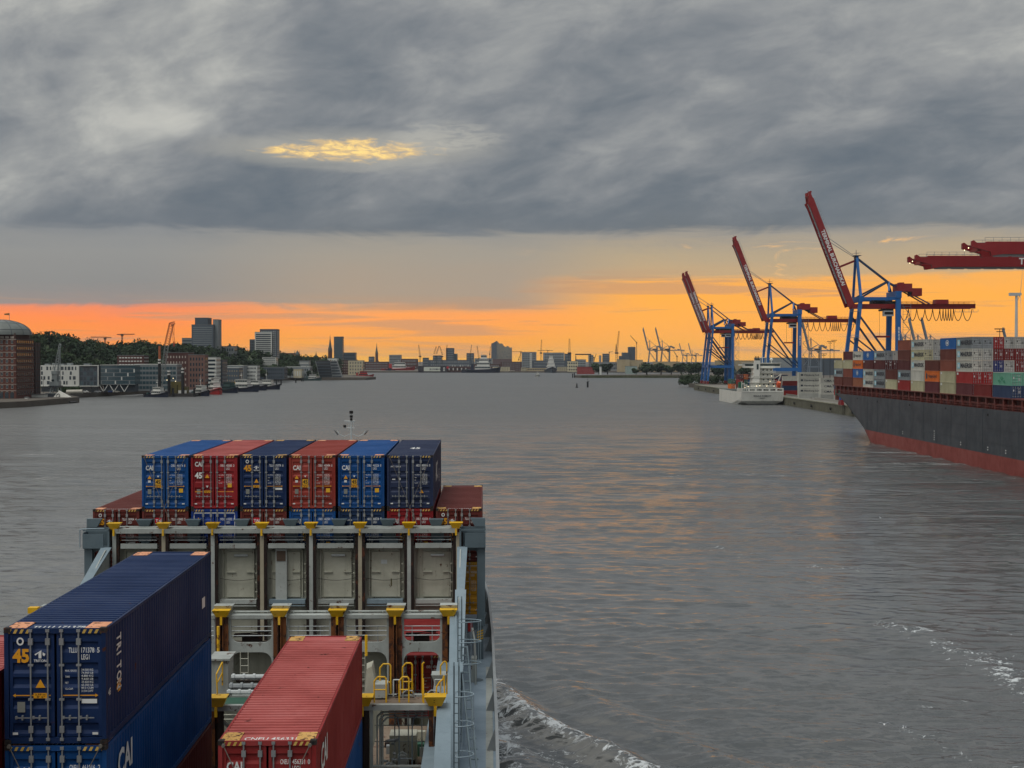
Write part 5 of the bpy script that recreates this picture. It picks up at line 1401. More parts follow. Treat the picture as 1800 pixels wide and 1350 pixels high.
# ------------------------------------------------------------------ dark-hulled container ship berthed on the right, stern towards the bend
M_BHULL = paint('dark_grey_hull', (54, 62, 70), 0.5, 0.6, 0.04, scale=0.35, streak=0.75, bump=0.03)
M_BOOT = paint('red_boot_topping', (150, 66, 58), 0.6, 0.6, 0.12, scale=0.5, streak=0.4, rustcol=(190, 150, 140))
M_LASH = paint('red_brown_steel', (110, 50, 42), 0.6, 0.4, 0.1, scale=0.4)
HX = 108.0                      # river side of the hull
BIG = thing('container_ship', 'dark grey container ship with red waterline moored at the right-hand quay', 'ship', (HX + 20, 440, 0))
def bigpart(b, name, mat):
    o = b.build(name, mat); o.parent = BIG; o.matrix_parent_inverse = Matrix.Translation((-(HX + 20), -440, 0)); return o
def big_ship():
    B = 40.0
    deck = 13.8
    # level rings; the stern profile sweeps aft as it rises
    lv = [(-3.0, 436.0), (0.0, 444.5), (3.6, 452.0), (4.0, 453.0), (7.2, 464.5), (10.0, 474.0), (12.3, 484.7), (deck, 492.5)]
    def ring(z, ye):
        P = []
        for k in range(17):
            u = k / 16
            y = ye - (ye - 180) * (u ** 2.6)
            s = min(1.0, max(0.0, (ye - y) / 9.0))
            half = B / 2 * (0.86 + 0.14 * math.sqrt(1 - (1 - s) ** 2))
            if k == 0: half = B / 2 * 0.80
            P.append((HX + B / 2 - half, y, z))
        return P
    rs = [ring(z, ye) for z, ye in lv]
    for part, (i0, i1), m in (('boot_topping', (0, 2), M_BOOT), ('hull', (2, 7), M_BHULL)):
        b = MB()
        for a, c in zip(rs[i0:i1], rs[i0 + 1:i1 + 1]):
            for k in range(16):
                q = [a[k], a[k + 1], c[k + 1], c[k]]
                b.quad(*q)
                r = [(2 * (HX + B / 2) - p[0], p[1], p[2]) for p in q][::-1]
                b.quad(*r)
            b.quad(a[0], c[0], (2 * (HX + B / 2) - c[0][0], c[0][1], c[0][2]), (2 * (HX + B / 2) - a[0][0], a[0][1], a[0][2]))
        bigpart(b, part, m)
    b = MB(); t = rs[-1]
    b.add([(x, y, z - 0.02) for x, y, z in t] + [(2 * (HX + B / 2) - x, y, z - 0.02) for x, y, z in t[::-1]], [tuple(range(len(t) * 2))])
    bigpart(b, 'main_deck', M_LASH)
    # weld seam along the hull, draught marks and load marks
    for zz in (6.2, 9.4, 11.8):
        b = MB(); b.box(HX - 0.04, HX + 0.1, 185, 440 + 2.2 * zz, zz, zz + 0.08); bigpart(b, 'hull_seam', M_BHULL)
    for yy in range(250, 450, 12):
        b = MB(); b.box(HX - 0.035, HX + 0.1, yy, yy + 0.12, 4.0, 13.6); bigpart(b, 'hull_seam', M_BHULL)
    for yy, zz in ((300, 12.4), (330, 12.2), (362, 12.6), (395, 12.4), (430, 12.3), (455, 12.6)):
        b = MB(); b.box(HX - 0.05, HX + 0.1, yy, yy + 0.9, zz, zz + 0.5); bigpart(b, 'scupper', M_TYRE)
    for yy in (402, 372, 350, 330, 318):
        b = MB()
        for k in range(2 if yy % 4 else 5): b.box(HX - 0.04, HX + 0.02, yy, yy + 0.5, 4.4 + k * 0.55, 4.65 + k * 0.55)
        bigpart(b, 'draught_mark', M_LETTER)['kind'] = 'stuff'
    # pillars and lashing frames along the deck edge
    for y in np.arange(250, 491, 5.9):
        b = MB(); b.box(HX + 0.35, HX + 1.0, y, y + 0.7, deck, deck + 2.5); b.box(HX + 0.5, HX + 0.8, y + 0.7, y + 5.2, deck + 1.1, deck + 1.3); bigpart(b, 'deck_stanchion', M_LASH)
        b = MB(); b.box(HX + 3.1, HX + 3.4, y + 0.3, y + 5.4, deck, deck + 2.3); bigpart(b, 'hatch_coaming', M_LASH)
    b = MB()
    for h in (0.5, 1.0): b.tube((HX + 0.15, 240, deck + h), (HX + 0.15, 480, deck + h), 0.05, 4)
    for y in np.arange(240, 481, 1.9): b.tube((HX + 0.15, y, deck), (HX + 0.15, y, deck + 1.0), 0.05, 4)
    bigpart(b, 'deck_railing', M_LASH)['kind'] = 'stuff'
    b = MB()
    b.box(HX + 0.2, HX + 39.8, 260, 492, deck + 2.5, deck + 2.75); bigpart(b, 'hatch_cover', M_LASH)
    # lashing bridges between the bays
    return deck + 2.76
BASE = big_ship()
def big_cargo():
    """bays from the stern (far) towards us; each bay: y of the near end, river-side stack from the bottom up, depth and tiers of inner rows"""
    H = 2.76
    bays = [ # y_near, columns listed from the river side: list of tiers bottom-up (colour, logo)
        (478.5, [[('brown', None), ('grey', 'star'), ('cream', 'corner')]] + [[('brown', None), ('rust', None), ('lgrey', None)]]),
        (465.0, [[('brown', None), ('rust', None), ('cream', 'corner'), ('maroon', None)]] + [[('rust', None), ('grey', None), ('lgrey', None), ('brown', None)]] * 2),
        (451.5, [[('tan', None), ('blue', 'shield'), ('orange', 'hapag'), ('white', 'hapag')], [('tan', None), ('brown', None), ('dbrown', None), ('dbrown', None)]]),
        (438.0, [[('white', 'star'), ('white', 'star'), ('dbrown', 'corner'), ('blue', 'shield')], [('brown', None), ('red', None), ('brown', None), ('lgrey', None)]]),
        (424.5, [[('grey', 'star'), ('grey', 'star'), ('dbrown', 'corner'), ('grey', 'star')], [('maroon', None), ('maroon', None), ('dbrown', None), ('lgrey', None)], [('maroon', None), ('maroon', None), ('dbrown', None), ('dred', None)]]),
        (411.0, [[('cream', 'corner'), ('brown', None)], [('brown', None), ('rust', None)], [('dred', None), ('brown', None)]]),
        (397.5, [[('red', 'corner'), ('grey', 'star'), ('dbrown', None), ('brown', None), ('rust', None)], [('red', None), ('grey', None), ('dbrown', None), ('brown', None), ('rust', None)]]),
        (384.0, [[('cream', 'corner'), ('white', None), ('white', 'star'), ('cream', 'star'), ('white', 'star')], [('cream', None), ('orange', None), ('dred', None), ('lgrey', None), ('lgrey', None)], [('cream', None), ('green', None), ('dred', None), ('lgrey', None), ('lgrey', None)], [('green', None), ('green', None), ('green', None), ('lgrey', None), ('lgrey', None)]]),
        (370.5, [[('maroon', None), ('orange', 'hapag'), ('brown', None)], [('dred', None), ('orange', None), ('dbrown', None)], [('dred', None), ('green', None), ('dbrown', None)]]),
        (357.0, [[('cream', 'corner'), ('cream', 'corner'), ('rust', None), ('brown', None), ('blue', 'shield')]] + [[('lgrey', None), ('lgrey', None), ('dred', None), ('lgrey', None), ('lgrey', None)]]),
        (343.5, [[('maroon', None), ('red', 'corner'), ('white', 'star'), ('white', 'star'), ('grey', 'star')], [('brown', None), ('red', None), ('lgrey', None), ('lgrey', None), ('grey', None)], [('dred', None), ('lgrey', None), ('dblue', None), ('dred', None), ('red', None)], [('dred', None), ('lgrey', None), ('lgrey', None), ('dred', None), ('lgrey', None)], [('navy', None), ('lgrey', None), ('dred', None), ('dred', None), ('lgrey', None)], [('navy', None), ('dred', None), ('blue', None), ('dbrown', None), ('dred', None)]]),
        (330.0, [[('dred', None)], [('dred', None)], [('dbrown', None)]]),
        (316.5, [[('navy', None), ('teal', 'diamond')], [('navy', None), ('teal', None)]]),
    ]
    cn = dict(grey='grey', lgrey='pale grey', white='white', cream='cream', brown='brown', dbrown='dark brown', rust='rusty brown', red='red', dred='dark red', orange='orange', blue='blue', navy='navy', dblue='deep blue', green='green', teal='mint green', maroon='maroon', tan='tan')
    ordn = ['lowest', 'second', 'third', 'fourth', 'fifth', 'sixth']
    for bi, (y, cols) in enumerate(bays):
        for ci, tiers in enumerate(cols):
            for ti, (c, lg) in enumerate(tiers):
                x = HX + 0.5 + ci * 2.52
                where = 'river-side stack' if ci == 0 else ['', 'second stack inboard', 'third stack inboard', 'fourth stack inboard', 'fifth stack inboard', 'sixth stack inboard'][ci]
                lab = '%s container, %s tier, %s of bay %s from the stern' % (cn[c], ordn[ti], where, ['one', 'two', 'three', 'four', 'five', 'six', 'seven', 'eight', 'nine', 'ten', 'eleven', 'twelve', 'thirteen'][bi])
                far_box(x, y, BASE + ti * H, c, lab, lg if ci == 0 else None)
big_cargo()
# ------------------------------------------------------------------ ship-to-shore cranes
M_CBLUE = paint('crane_blue', (28, 94, 158), 0.5, 0.3, 0.04, scale=0.2, streak=0.3, bump=0.0)
M_CDBLUE = paint('crane_dark_blue', (30, 60, 92), 0.5, 0.3, 0.04, scale=0.2, bump=0.0)
M_CRED = paint('crane_red', (134, 30, 34), 0.5, 0.35, 0.04, scale=0.2, streak=0.3, bump=0.0)
M_CWHITE = paint('crane_white', (188, 194, 196), 0.5, 0.2, 0.0, scale=0.2, bump=0.0)
M_CDARK = plain('cable_black', (26, 28, 30), 0.6)
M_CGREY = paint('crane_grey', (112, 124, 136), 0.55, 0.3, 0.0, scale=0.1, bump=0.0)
M_LAMP = plain('lamp_glow', (255, 232, 180), 0.4, emit=2.6)
def sts_crane(X, Y, label, boom_up=True, blue=M_CBLUE, red=M_CRED, dark=M_CDBLUE, text=True, scale=1.0, detail=True, mirror=1, group='ship-to-shore gantry cranes', base=4.52, number='BK004', legx=18.0, up_ang=68.8, blen=54.0, txt0=-36.0, stays=(-22, -44)):
    """X, Y = foot of the waterside legs; local x runs inland, z up from the rail"""
    t = thing('gantry_crane', label, 'crane', (X, Y, base), 0.0, group)
    t.scale = (mirror * scale, scale, scale)
    G = 43.0                      # underside of the girder
    hy = 9.0                      # half distance between the two legs of a side
    gy = 3.4                      # half distance between the girders
    A = lambda b, n, m: b.build(n, m, t)
    for s_ in (-1, 1):
        # waterside leg raked a little, landside leg upright
        b = MB(); b.bar((-3.2, s_ * hy, 2.2), (1.6, s_ * hy * 0.80, G + 5.0), 1.5, 1.7); b.bar((1.6, s_ * hy * 0.80, G + 5.0), (1.2, s_ * 1.2, 66.0), 1.0, 1.2); A(b, 'waterside_leg', blue)
        b = MB(); b.bar((legx - 0.4, s_ * hy, 2.2), (legx, s_ * hy * 0.80, G + 7.0), 2.1, 1.9); A(b, 'landside_leg', blue)
        b = MB()
        for x0 in (-3.2, legx - 0.4):
            for k in (-1.6, 1.6): b.box(x0 - 0.7, x0 + 0.7, s_ * hy + k - 1.4, s_ * hy + k + 1.4, 0.0, 1.2)
            b.box(x0 - 0.6, x0 + 0.6, s_ * hy - 2.4, s_ * hy + 2.4, 1.2, 2.4)
        for nm, xs in (('bogie', (-3.2,)), ('bogie', (legx - 0.4,))):
            q = MB()
            for x0 in xs:
                for k in (-1.6, 1.6): q.box(x0 - 0.7, x0 + 0.7, s_ * hy + k - 1.4, s_ * hy + k + 1.4, 0.0, 1.2)
                q.box(x0 - 0.6, x0 + 0.6, s_ * hy - 2.6, s_ * hy + 2.6, 1.2, 2.4)
            A(q, nm, red)
        b = MB(); b.bar((legx * 0.02, s_ * hy * 0.98, 14.5), (legx - 0.3, s_ * hy * 0.98, 14.5), 1.3, 2.0); A(b, 'portal_beam', blue)
        b = MB(); b.bar((0.8, s_ * hy * 0.84, G - 3), (legx - 0.2, s_ * hy * 0.97, 16.5), 0.7, 0.8); A(b, 'diagonal_brace', dark)
        b = MB(); b.bar((-0.8, s_ * hy * 0.9, 30), (legx - 0.6, s_ * hy * 0.98, 15.8), 0.5, 0.6) if detail else b.bar((0, 0, 30), (0, 0, 31), .3); A(b, 'diagonal_brace', dark)
        b = MB(); b.bar((1.5, s_ * hy * 0.8, G + 4.2), (legx, s_ * hy * 0.8, G + 4.2), 1.2, 1.4); A(b, 'upper_beam', blue)
        b = MB(); b.bar((1.6, s_ * hy * 0.8, G + 4.6), (legx - 3.0, s_ * 1.6, 55.0), 0.6, 0.7); A(b, 'diagonal_strut', dark)
        # girder running inland and its top rail
        b = MB(); b.box(-1.0, 53.0, s_ * gy - 0.55, s_ * gy + 0.55, G, G + 2.0); A(b, 'girder', red)
        b = MB()
        for h in (0.55, 1.1): b.tube((18, s_ * (gy + 0.9), G + 2.0 + h), (52.5, s_ * (gy + 0.9), G + 2.0 + h), 0.05, 4)
        for k in range(16): b.tube((18 + k * 2.3, s_ * (gy + 0.9), G + 2.0), (18 + k * 2.3, s_ * (gy + 0.9), G + 3.1), 0.05, 4)
        b.box(18, 53, s_ * gy + s_ * 0.55 - 0.0 if s_ > 0 else s_ * gy - 1.5, s_ * gy + 1.5 if s_ > 0 else s_ * gy - 0.55, G + 1.9, G + 2.0)
        if detail: A(b, 'girder_walkway', red)
        # rear stay from the apex over the rear mast to the girder
        b = MB(); b.bar((1.4, s_ * 1.0, 65.5), (15.5, s_ * 1.2, 54.6), 0.45, 0.55); b.bar((15.5, s_ * 1.2, 54.6), (33.0, s_ * gy, G + 2.0), 0.45, 0.55); A(b, 'rear_stay', dark)
    for x0, z0, sec in ((legx, 14.5, 2.0), (legx, G + 6.0, 3.0), (1.5, G + 4.0, 2.4), (-1.8, 14.5, 1.8)):
        b = MB(); b.box(x0 - sec * 0.4, x0 + sec * 0.4, -hy * 0.95, hy * 0.95, z0 - sec / 2, z0 + sec / 2); A(b, 'cross_beam', blue)
    for s_ in (-1, 1):
        b = MB(); b.bar((15.5, s_ * 1.0, 54.8), (legx - 2.2 + (2.0 if s_ > 0 else -1.2), s_ * hy * 0.5, G + 7.5), 0.8, 0.9); A(b, 'rear_mast', blue)
    b = MB(); b.box(0.6, 1.9, -1.8, 1.8, 65.2, 66.4); b.box(-0.2, 3.0, -2.4, 2.4, 66.4, 66.6); b.tube((1.2, 0, 66.6), (1.2, 0, 69), 0.12, 5)
    for k in (-1, 1): b.tube((-0.1, k * 2.2, 67.6), (2.9, k * 2.2, 67.6), 0.06, 4)
    A(b, 'apex_platform', dark)
    # machinery house
    b = MB(); b.box(18.5, 25, -4.2, 4.2, G + 7.5, G + 11.0); b.box(25, 29.5, -3.6, 3.6, G + 5.6, G + 9.0); b.box(20, 22, -2, 2, G + 11, G + 11.6); b.box(36, 41.5, -2.6, 2.6, G + 2.0, G + 4.0)
    A(b, 'machinery_house', red)
    b = MB(); b.box(8.0, 19.5, -3.6, 3.6, G + 2.1, G + 3.3); b.box(9, 13, -4.4, 4.4, G + 3.3, G + 4.4); b.box(12, 17, -3.4, 3.4, G - 1.0, G - 0.2)
    A(b, 'trolley', M_CDARK)
    b = MB(); b.box(12.2, 16.6, -5.4, -2.8, G - 3.4, G - 1.0); cab = A(b, 'operator_cabin', M_CWHITE)
    b = MB(); b.box(12.5, 16.3, -5.46, -5.40, G - 2.7, G - 1.5); b.build('cabin_window', M_CDARK, cab)
    # festoon cable loops below the girder
    if detail:
        xs = [20 + k * 2.2 * (1.6 if k < 5 else 0.55 if k < 11 else 1.9) for k in range(0)]
        edges = [19.5, 23.3, 27.0, 30.6, 34.0, 37.2, 38.6, 39.8, 40.9, 42.0, 43.2, 47.2, 51.4]
        for x0, x1 in zip(edges[:-1], edges[1:]):
            b = MB(); n = 10; sag = 5.2
            pts = [(x0 + (x1 - x0) * k / n, -gy - 0.9, G - 0.2 - sag * math.sin(PI * k / n) ** 0.7) for k in range(n + 1)]
            b.path(pts, 0.16, 4); A(b, 'festoon_cable', M_CDARK)
        b = MB()
        b.box(44, 54, -4.4, -2.6, G - 1.6, G - 1.45)
        for k in range(6): b.tube((44 + k * 2, -4.4, G - 1.5), (44 + k * 2, -4.4, G - 0.2), 0.07, 4)
        A(b, 'service_platform', M_STEEL)
    if detail:
        # zigzag stair tower on the landside leg, landings, hoist ropes, elevator
        zz = 3.0; sd = 1; k = 0
        b = MB()
        while zz < G:
            b.bar((legx + 1.6 + (0 if sd > 0 else 2.6), -hy - 1.3, zz), (legx + 1.6 + (2.6 if sd > 0 else 0), -hy - 1.3, zz + 3.2), 0.7, 0.14)
            b.box(legx + 1.2, legx + 4.6, -hy - 1.9, -hy - 0.7, zz + 3.2, zz + 3.3)
            b.tube((legx + 1.2, -hy - 1.9, zz + 4.3), (legx + 4.6, -hy - 1.9, zz + 4.3), 0.05, 4)
            zz += 3.4; sd = -sd; k += 1
        for xx in (1.2, 4.6): b.tube((legx + xx, -hy - 1.9, 2.4), (legx + xx, -hy - 1.9, G + 2), 0.09, 4)
        A(b, 'stair_tower', M_CGREY)
        for xx in (11, 14):
            b = MB(); b.tube((xx, -2.6, G - 0.4), (xx, -2.6, 31.0), 0.06, 4); A(b, 'hoist_rope', M_CDARK)
        b = MB(); b.box(9.5, 15.5, -3.2, -2.0, 30.2, 31.0); A(b, 'spreader', red)
        for zz in (16.0, 30.0, G - 1.5):
            b = MB(); b.box(-3.4, 0.4, -hy - 2.2, -hy * 0.8 - 0.6, zz, zz + 0.15); b.tube((-3.4, -hy - 2.2, zz + 1.1), (0.4, -hy - 2.2, zz + 1.1), 0.06, 4); b.tube((-3.4, -hy - 2.2, zz), (-3.4, -hy - 2.2, zz + 1.1), 0.06, 4); b.tube((0.4, -hy - 2.2, zz), (0.4, -hy - 2.2, zz + 1.1), 0.06, 4); A(b, 'leg_platform', M_CGREY)
    # boom
    bo = bpy.data.objects.new('boom', None)
    COL.objects.link(bo); bo.parent = t; bo.location = (-1.6, 0, G + 1.0)
    bo.rotation_euler = (0, math.radians(up_ang if boom_up else 0.0), 0)
    L = blen
    for s_ in (-1, 1):
        b = MB()
        b.prism([(0, -1.4), (-L + 7, -1.4), (-L + 5.0, -1.7), (-L + 4.4, -1.7), (-L + 4.2, -0.9), (-L, 0.25), (-L, 1.5), (-L + 0.4, 1.7), (-L + 1.2, 1.1), (-L + 3, 1.1), (-L + 3.3, 1.4), (0, 1.4)], 'y', s_ * gy - 0.5, s_ * gy + 0.5)
        b.build('boom_girder', red, bo)
        if text:
            q = MB(); yv = s_ * gy - 0.53 if mirror > 0 else s_ * gy + 0.53
            q.text('TERMINAL BURCHARDKAI', (txt0, s_ * gy - 0.53, -0.75), (1, 0, 0), (0, 0, 1), 1.55, bold=0.03, squeeze=0.98)
            q.build('boom_lettering', M_LETTER, bo)
    for k in np.linspace(-L + 2, -2, 9): MB().box(k - 0.4, k + 0.4, -gy + 0.5, gy - 0.5, -0.6, 0.2).build('boom_tie', red, bo)
    if detail:
        for s_ in (-1, 1):
            b = MB(); yy = s_ * (gy + 0.3)
            for h in (0.6, 1.2): b.tube((-L + 3, yy, 1.15 + h), (-L + 22, yy, 1.15 + h), 0.05, 4)
            for k in range(11): b.tube((-L + 3 + k * 1.9, yy, 1.0), (-L + 3 + k * 1.9, yy, 2.35), 0.05, 4)
            b.build('boom_railing', M_STEEL, bo)
        b = MB()
        for k in range(int((L - 6) / 4.2)): b.box(-L + 5 + k * 4.2, -L + 8.4 + k * 4.2, -gy + 0.2, -gy + 0.35, -2.0, -1.85)
        b.box(-L + 5, -2, -gy + 0.3, -gy + 0.42, -1.87, -1.4)
        b.build('trolley_rail', M_STEEL, bo)
        for xx, yy in ((-L - 0.6, -gy), (-L + 0.6, gy)) if not boom_up else ():
            b = MB(); b.lathe([(0.0, -0.14), (0.09, -0.08), (0.11, 0), (0.09, 0.08), (0, 0.14)], (xx, yy), 8); b.build('boom_lamp', M_LAMP, bo)
        b = MB(); b.box(-L - 0.7, -L, -gy - 0.1, -gy + 0.1, 0.2, 0.35); b.build('lamp_bracket', M_CDARK, bo)
    # forestays (in crane coordinates): apex to boom
    R = bo.rotation_euler[1]
    def bp(x, z): return Vector((-1.6 + x * math.cos(R) + z * math.sin(R), 0, G + 1.0 - x * math.sin(R) + z * math.cos(R)))
    if boom_up:
        for s_ in (-1, 1):
            p = bp(-32, 1.2); q = bp(-18, 1.3)
            b = MB(); b.tube((p.x, s_ * gy, p.z), (0.8, s_ * 1.2, 65.8), 0.13, 5); A(b, 'forestay', M_CGREY)
        b = MB(); b.bar((q.x, 0, q.z), (0.4, 0, 64.2), 0.7, 0.9); A(b, 'boom_latch', red)
    else:
        for s_ in (-1, 1):
            for k in stays:
                p = bp(k, 1.2); b = MB(); b.bar((p.x, s_ * gy, p.z), (0.8, s_ * 1.2, 65.5), 0.35, 0.35); A(b, 'forestay', dark)
    if text and number:
        b = MB()
        for k, ch in enumerate(number): b.text(ch, (legx - 0.55, -hy * 0.92 - 1.2, 33.5 - k * 1.5), (1, 0, 0), (0, 0, 1), 1.2, bold=0.02)
        A(b, 'leg_number', M_LETTER)
    return t
def terminal_cranes():
    sts_crane(151.5, 647, 'tallest blue crane with raised red boom, standing behind the dark hull', number='BK004')
    sts_crane(154.5, 881, 'blue crane with raised red boom standing over the white ship', number='BK03')
    sts_crane(167.0, 1228, 'nearer of two blue cranes side by side with raised booms at the quay end', number=None)
    sts_crane(167.0, 1251, 'farther of two blue cranes side by side with raised booms at the quay end', number=None)
    sts_crane(169.8, 402, 'crane with lowered red boom reaching out, the lower of the two booms', boom_up=False, number=None, txt0=-27.7, stays=(-8, -19), scale=1.075)
    sts_crane(171.3, 357, 'crane with lowered red boom reaching out, the upper of the two booms', boom_up=False, number=None, txt0=-24.0, stays=(-8, -39.5), scale=1.08)
terminal_cranes()
def far_cranes():
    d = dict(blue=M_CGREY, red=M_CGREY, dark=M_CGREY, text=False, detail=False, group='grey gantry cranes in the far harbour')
    for px, D, lab, s in ((1141, 2950, 'grey far crane with raised boom, first of the pair behind the trees', 0.88), (1163, 2950, 'grey far crane with raised boom, second of the pair behind the trees', 0.88),
                          (1424, 1900, 'pale grey crane with raised boom behind the white ship', 0.72), (1590, 2050, 'first of three grey booms behind the container stacks', 0.82), (1612, 2050, 'second of three grey booms behind the container stacks', 0.82), (1634, 2050, 'third of three grey booms behind the container stacks', 0.82),
                          (1200, 4400, 'tiny hazy crane left of the blue crane legs', 0.72), (1216, 4400, 'tiny hazy crane just behind the blue crane legs', 0.72), (1510, 2500, 'grey crane seen between the legs of the tallest blue crane', 0.6), (1776, 1500, 'grey crane boom beside the wind turbine', 0.55)):
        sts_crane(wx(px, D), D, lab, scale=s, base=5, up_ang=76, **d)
far_cranes()
# ------------------------------------------------------------------ white feeder ship moored at the quay, stern towards us
M_SW = paint('white_ship_paint', (214, 214, 206), 0.45, 0.25, 0.05, scale=0.25, streak=0.4, bump=0.0)
M_SWIN = plain('ship_window', (46, 60, 62), 0.2, spec=0.7)
M_ORANGE = paint('lifeboat_orange', (226, 92, 50), 0.5, 0.2)
M_GREENF = paint('ship_green', (34, 92, 70), 0.5, 0.3)
def feeder():
    X0, X1, Y0 = 126.0, 149.2, 800.0
    t = thing('feeder_ship', 'white coaster with stacked superstructure moored stern-on at the quay', 'ship', ((X0 + X1) / 2, Y0, 0))
    def A(b, n, m, parent=None):
        o = b.build(n, m); o.parent = parent or t
        o.matrix_parent_inverse = Matrix.Translation((-(X0 + X1) / 2, -Y0, 0)) if parent is None else Matrix.Identity(4)
        return o
    xc = (X0 + X1) / 2; hb = (X1 - X0) / 2
    # hull: transom stern with a knuckle, running 110 m ahead
    lv = [(-2, 0.35, 8), (0.2, 0.62, 2.5), (2.2, 0.98, 0.5), (4.5, 1.0, 0.0), (7.2, 1.0, -0.6)]
    b = MB()
    rings = []
    for z, k, dy in lv:
        rings.append([(xc - hb * k, Y0 + dy, z), (xc - hb * min(1, k + 0.3), Y0 + dy + 14, z), (xc - hb, Y0 + 34, z), (xc - hb, Y0 + 85, z), (xc - hb * 0.4, Y0 + 106, z), (xc, Y0 + 112, z)])
    for a, c in zip(rings[:-1], rings[1:]):
        for k in range(5):
            b.quad(a[k + 1], a[k], c[k], c[k + 1])
            m = lambda p: (2 * xc - p[0], p[1], p[2])
            b.quad(m(a[k]), m(a[k + 1]), m(c[k + 1]), m(c[k]))
        b.quad(a[0], m(a[0]), m(c[0]), c[0])
    A(b, 'hull', M_SW)
    b = MB(); b.box(xc - hb + 0.2, xc + hb - 0.2, Y0 + 1, Y0 + 100, 7.0, 7.1); A(b, 'deck', paint('ship_green_deck', (70, 84, 78), 0.7))
    b = MB(); b.prism([(xc - hb * 0.62, 0.25), (xc, -0.6), (xc + hb * 0.62, 0.25)], 'y', Y0 + 2.0, Y0 + 2.4); A(b, 'boot_topping', plain('ship_dark_blue', (26, 36, 56)))
    b = MB()
    for zz, sz_ in ((4.6, 0.8), (3.5, 0.5)): b.text('BIANCA RAMBOW' if sz_ > 0.6 else 'LIMASSOL', (xc, Y0 - 0.12 - (0.3 if sz_ > 0.6 else 0.1), zz), (1, 0, 0), (0, 0, 1), sz_, align='C', bold=0.02)
    A(b, 'stern_lettering', M_DKL)
    # pierced bulwark at the stern
    for k in range(6):
        w = (2 * hb - 0.6) / 6; x = xc - hb + 0.3 + k * w
        b = MB(); plate_hole(b, (x, x + w, 7.2, 9.3), rrect(x + 0.45, x + w - 0.45, 7.8, 8.8, 0.3), Y0 - 0.7, Y0 - 0.5); A(b, 'bulwark_panel', M_SW)
    for s_ in (-1, 1): A(MB().box(*sorted((xc + s_ * hb, xc + s_ * (hb - 0.2))), Y0 - 0.5, Y0 + 16, 7.2, 9.2), 'side_bulwark', M_SW)
    # superstructure decks, each a slab and a set-back wall with windows
    z = 7.1
    for k in range(5):
        w = 13.2 - 0.6 * k
        b = MB(); b.box(xc - w / 2 + 1.6, xc + w / 2 + 1.6, Y0 + 4.0 + k * 0.8, Y0 + 15, z, z + 2.5); wl = A(b, 'deckhouse', M_SW)
        b = MB(); b.box(xc - w / 2 + 0.4, xc + w / 2 + 2.4, Y0 + 1.8 + k * 0.8, Y0 + 15.4, z + 2.5, z + 2.66); A(b, 'deck_slab', M_SW)
        b = MB()
        for h in (0.5, 1.0): b.tube((xc - w / 2 + 0.5, Y0 + 1.9 + k * 0.8, z + 2.66 + h), (xc + w / 2 + 2.3, Y0 + 1.9 + k * 0.8, z + 2.66 + h), 0.05, 4)
        for q in range(10): b.tube((xc - w / 2 + 0.5 + q * (w + 1.8) / 9, Y0 + 1.9 + k * 0.8, z + 2.66), (xc - w / 2 + 0.5 + q * (w + 1.8) / 9, Y0 + 1.9 + k * 0.8, z + 3.7), 0.05, 4)
        A(b, 'deck_railing', M_SW)
        me = MB().box(-0.4, 0.4, -0.02, 0.02, 0, 0.9).mesh('deck_window', M_SWIN)
        for q in range(5):
            o = put('deck_window', me, t, loc=(-w / 2 + 2.6 + q * (w - 2) / 4, 4.0 + k * 0.8 - 0.01, z + 1.0))
        z += 2.66
    b = MB(); b.box(xc - 8.5, xc + 11.5, Y0 + 9, Y0 + 16, z, z + 2.6); A(b, 'bridge', M_SW)
    b = MB(); b.box(xc - 8.2, xc + 11.2, Y0 + 8.96, Y0 + 9.0, z + 1.0, z + 2.1); A(b, 'bridge_window', M_SWIN)
    b = MB(); b.box(xc - 9, xc + 12, Y0 + 8.4, Y0 + 16.4, z + 2.6, z + 2.8); A(b, 'bridge_roof', M_SW)
    # funnel
    b = MB(); b.hexa([(xc - 5.4, Y0 + 3.5, 7.1), (xc - 1.2, Y0 + 3.5, 7.1), (xc - 1.2, Y0 + 7, 7.1), (xc - 5.4, Y0 + 7, 7.1)], [(xc - 3.6, Y0 + 3.8, 24.5), (xc - 0.6, Y0 + 3.8, 24.5), (xc - 0.6, Y0 + 7, 24.5), (xc - 3.6, Y0 + 7, 24.5)]); f = A(b, 'funnel', M_SW)
    b = MB(); b.box(xc - 2.6, xc - 1.5, Y0 + 3.66, Y0 + 3.76, 19.5, 22.5); b.box(xc - 3.4, xc - 0.8, Y0 + 4, Y0 + 6.8, 24.5, 25.2); A(b, 'funnel_band', M_SWIN)
    for k in range(3):
        b = MB(); b.tube((xc - 3.0 + k * 0.8, Y0 + 5, 25), (xc - 3.0 + k * 0.8, Y0 + 5.3, 26.8), 0.22, 6); A(b, 'exhaust_pipe', M_CDARK)
    b = MB(); b.tube((xc + 2, Y0 + 12, z + 2.8), (xc + 2, Y0 + 12, z + 9), 0.2, 6, 0.1); b.box(xc + 0.5, xc + 3.5, Y0 + 11.9, Y0 + 12.1, z + 5.5, z + 5.8); b.tube((xc + 4.4, Y0 + 12, z + 2.8), (xc + 4.4, Y0 + 12, z + 14), 0.08, 5); b.lathe([(0, z + 4), (0.8, z + 4.2), (0.9, z + 4.8), (0.5, z + 5.4), (0, z + 5.6)], (xc + 7, Y0 + 12), 10); b.box(xc + 6.8, xc + 7.2, Y0 + 11.8, Y0 + 12.2, z + 2.8, z + 4.1)
    A(b, 'radar_mast', M_SW)
    # free-fall lifeboat with its davit
    b = MB(); P = []
    b.tr = Matrix.Translation((xc + 9.3, Y0 + 2.5, 10.8)) @ Matrix.Rotation(0.5, 4, 'X') @ Matrix.Scale(1.0, 4)
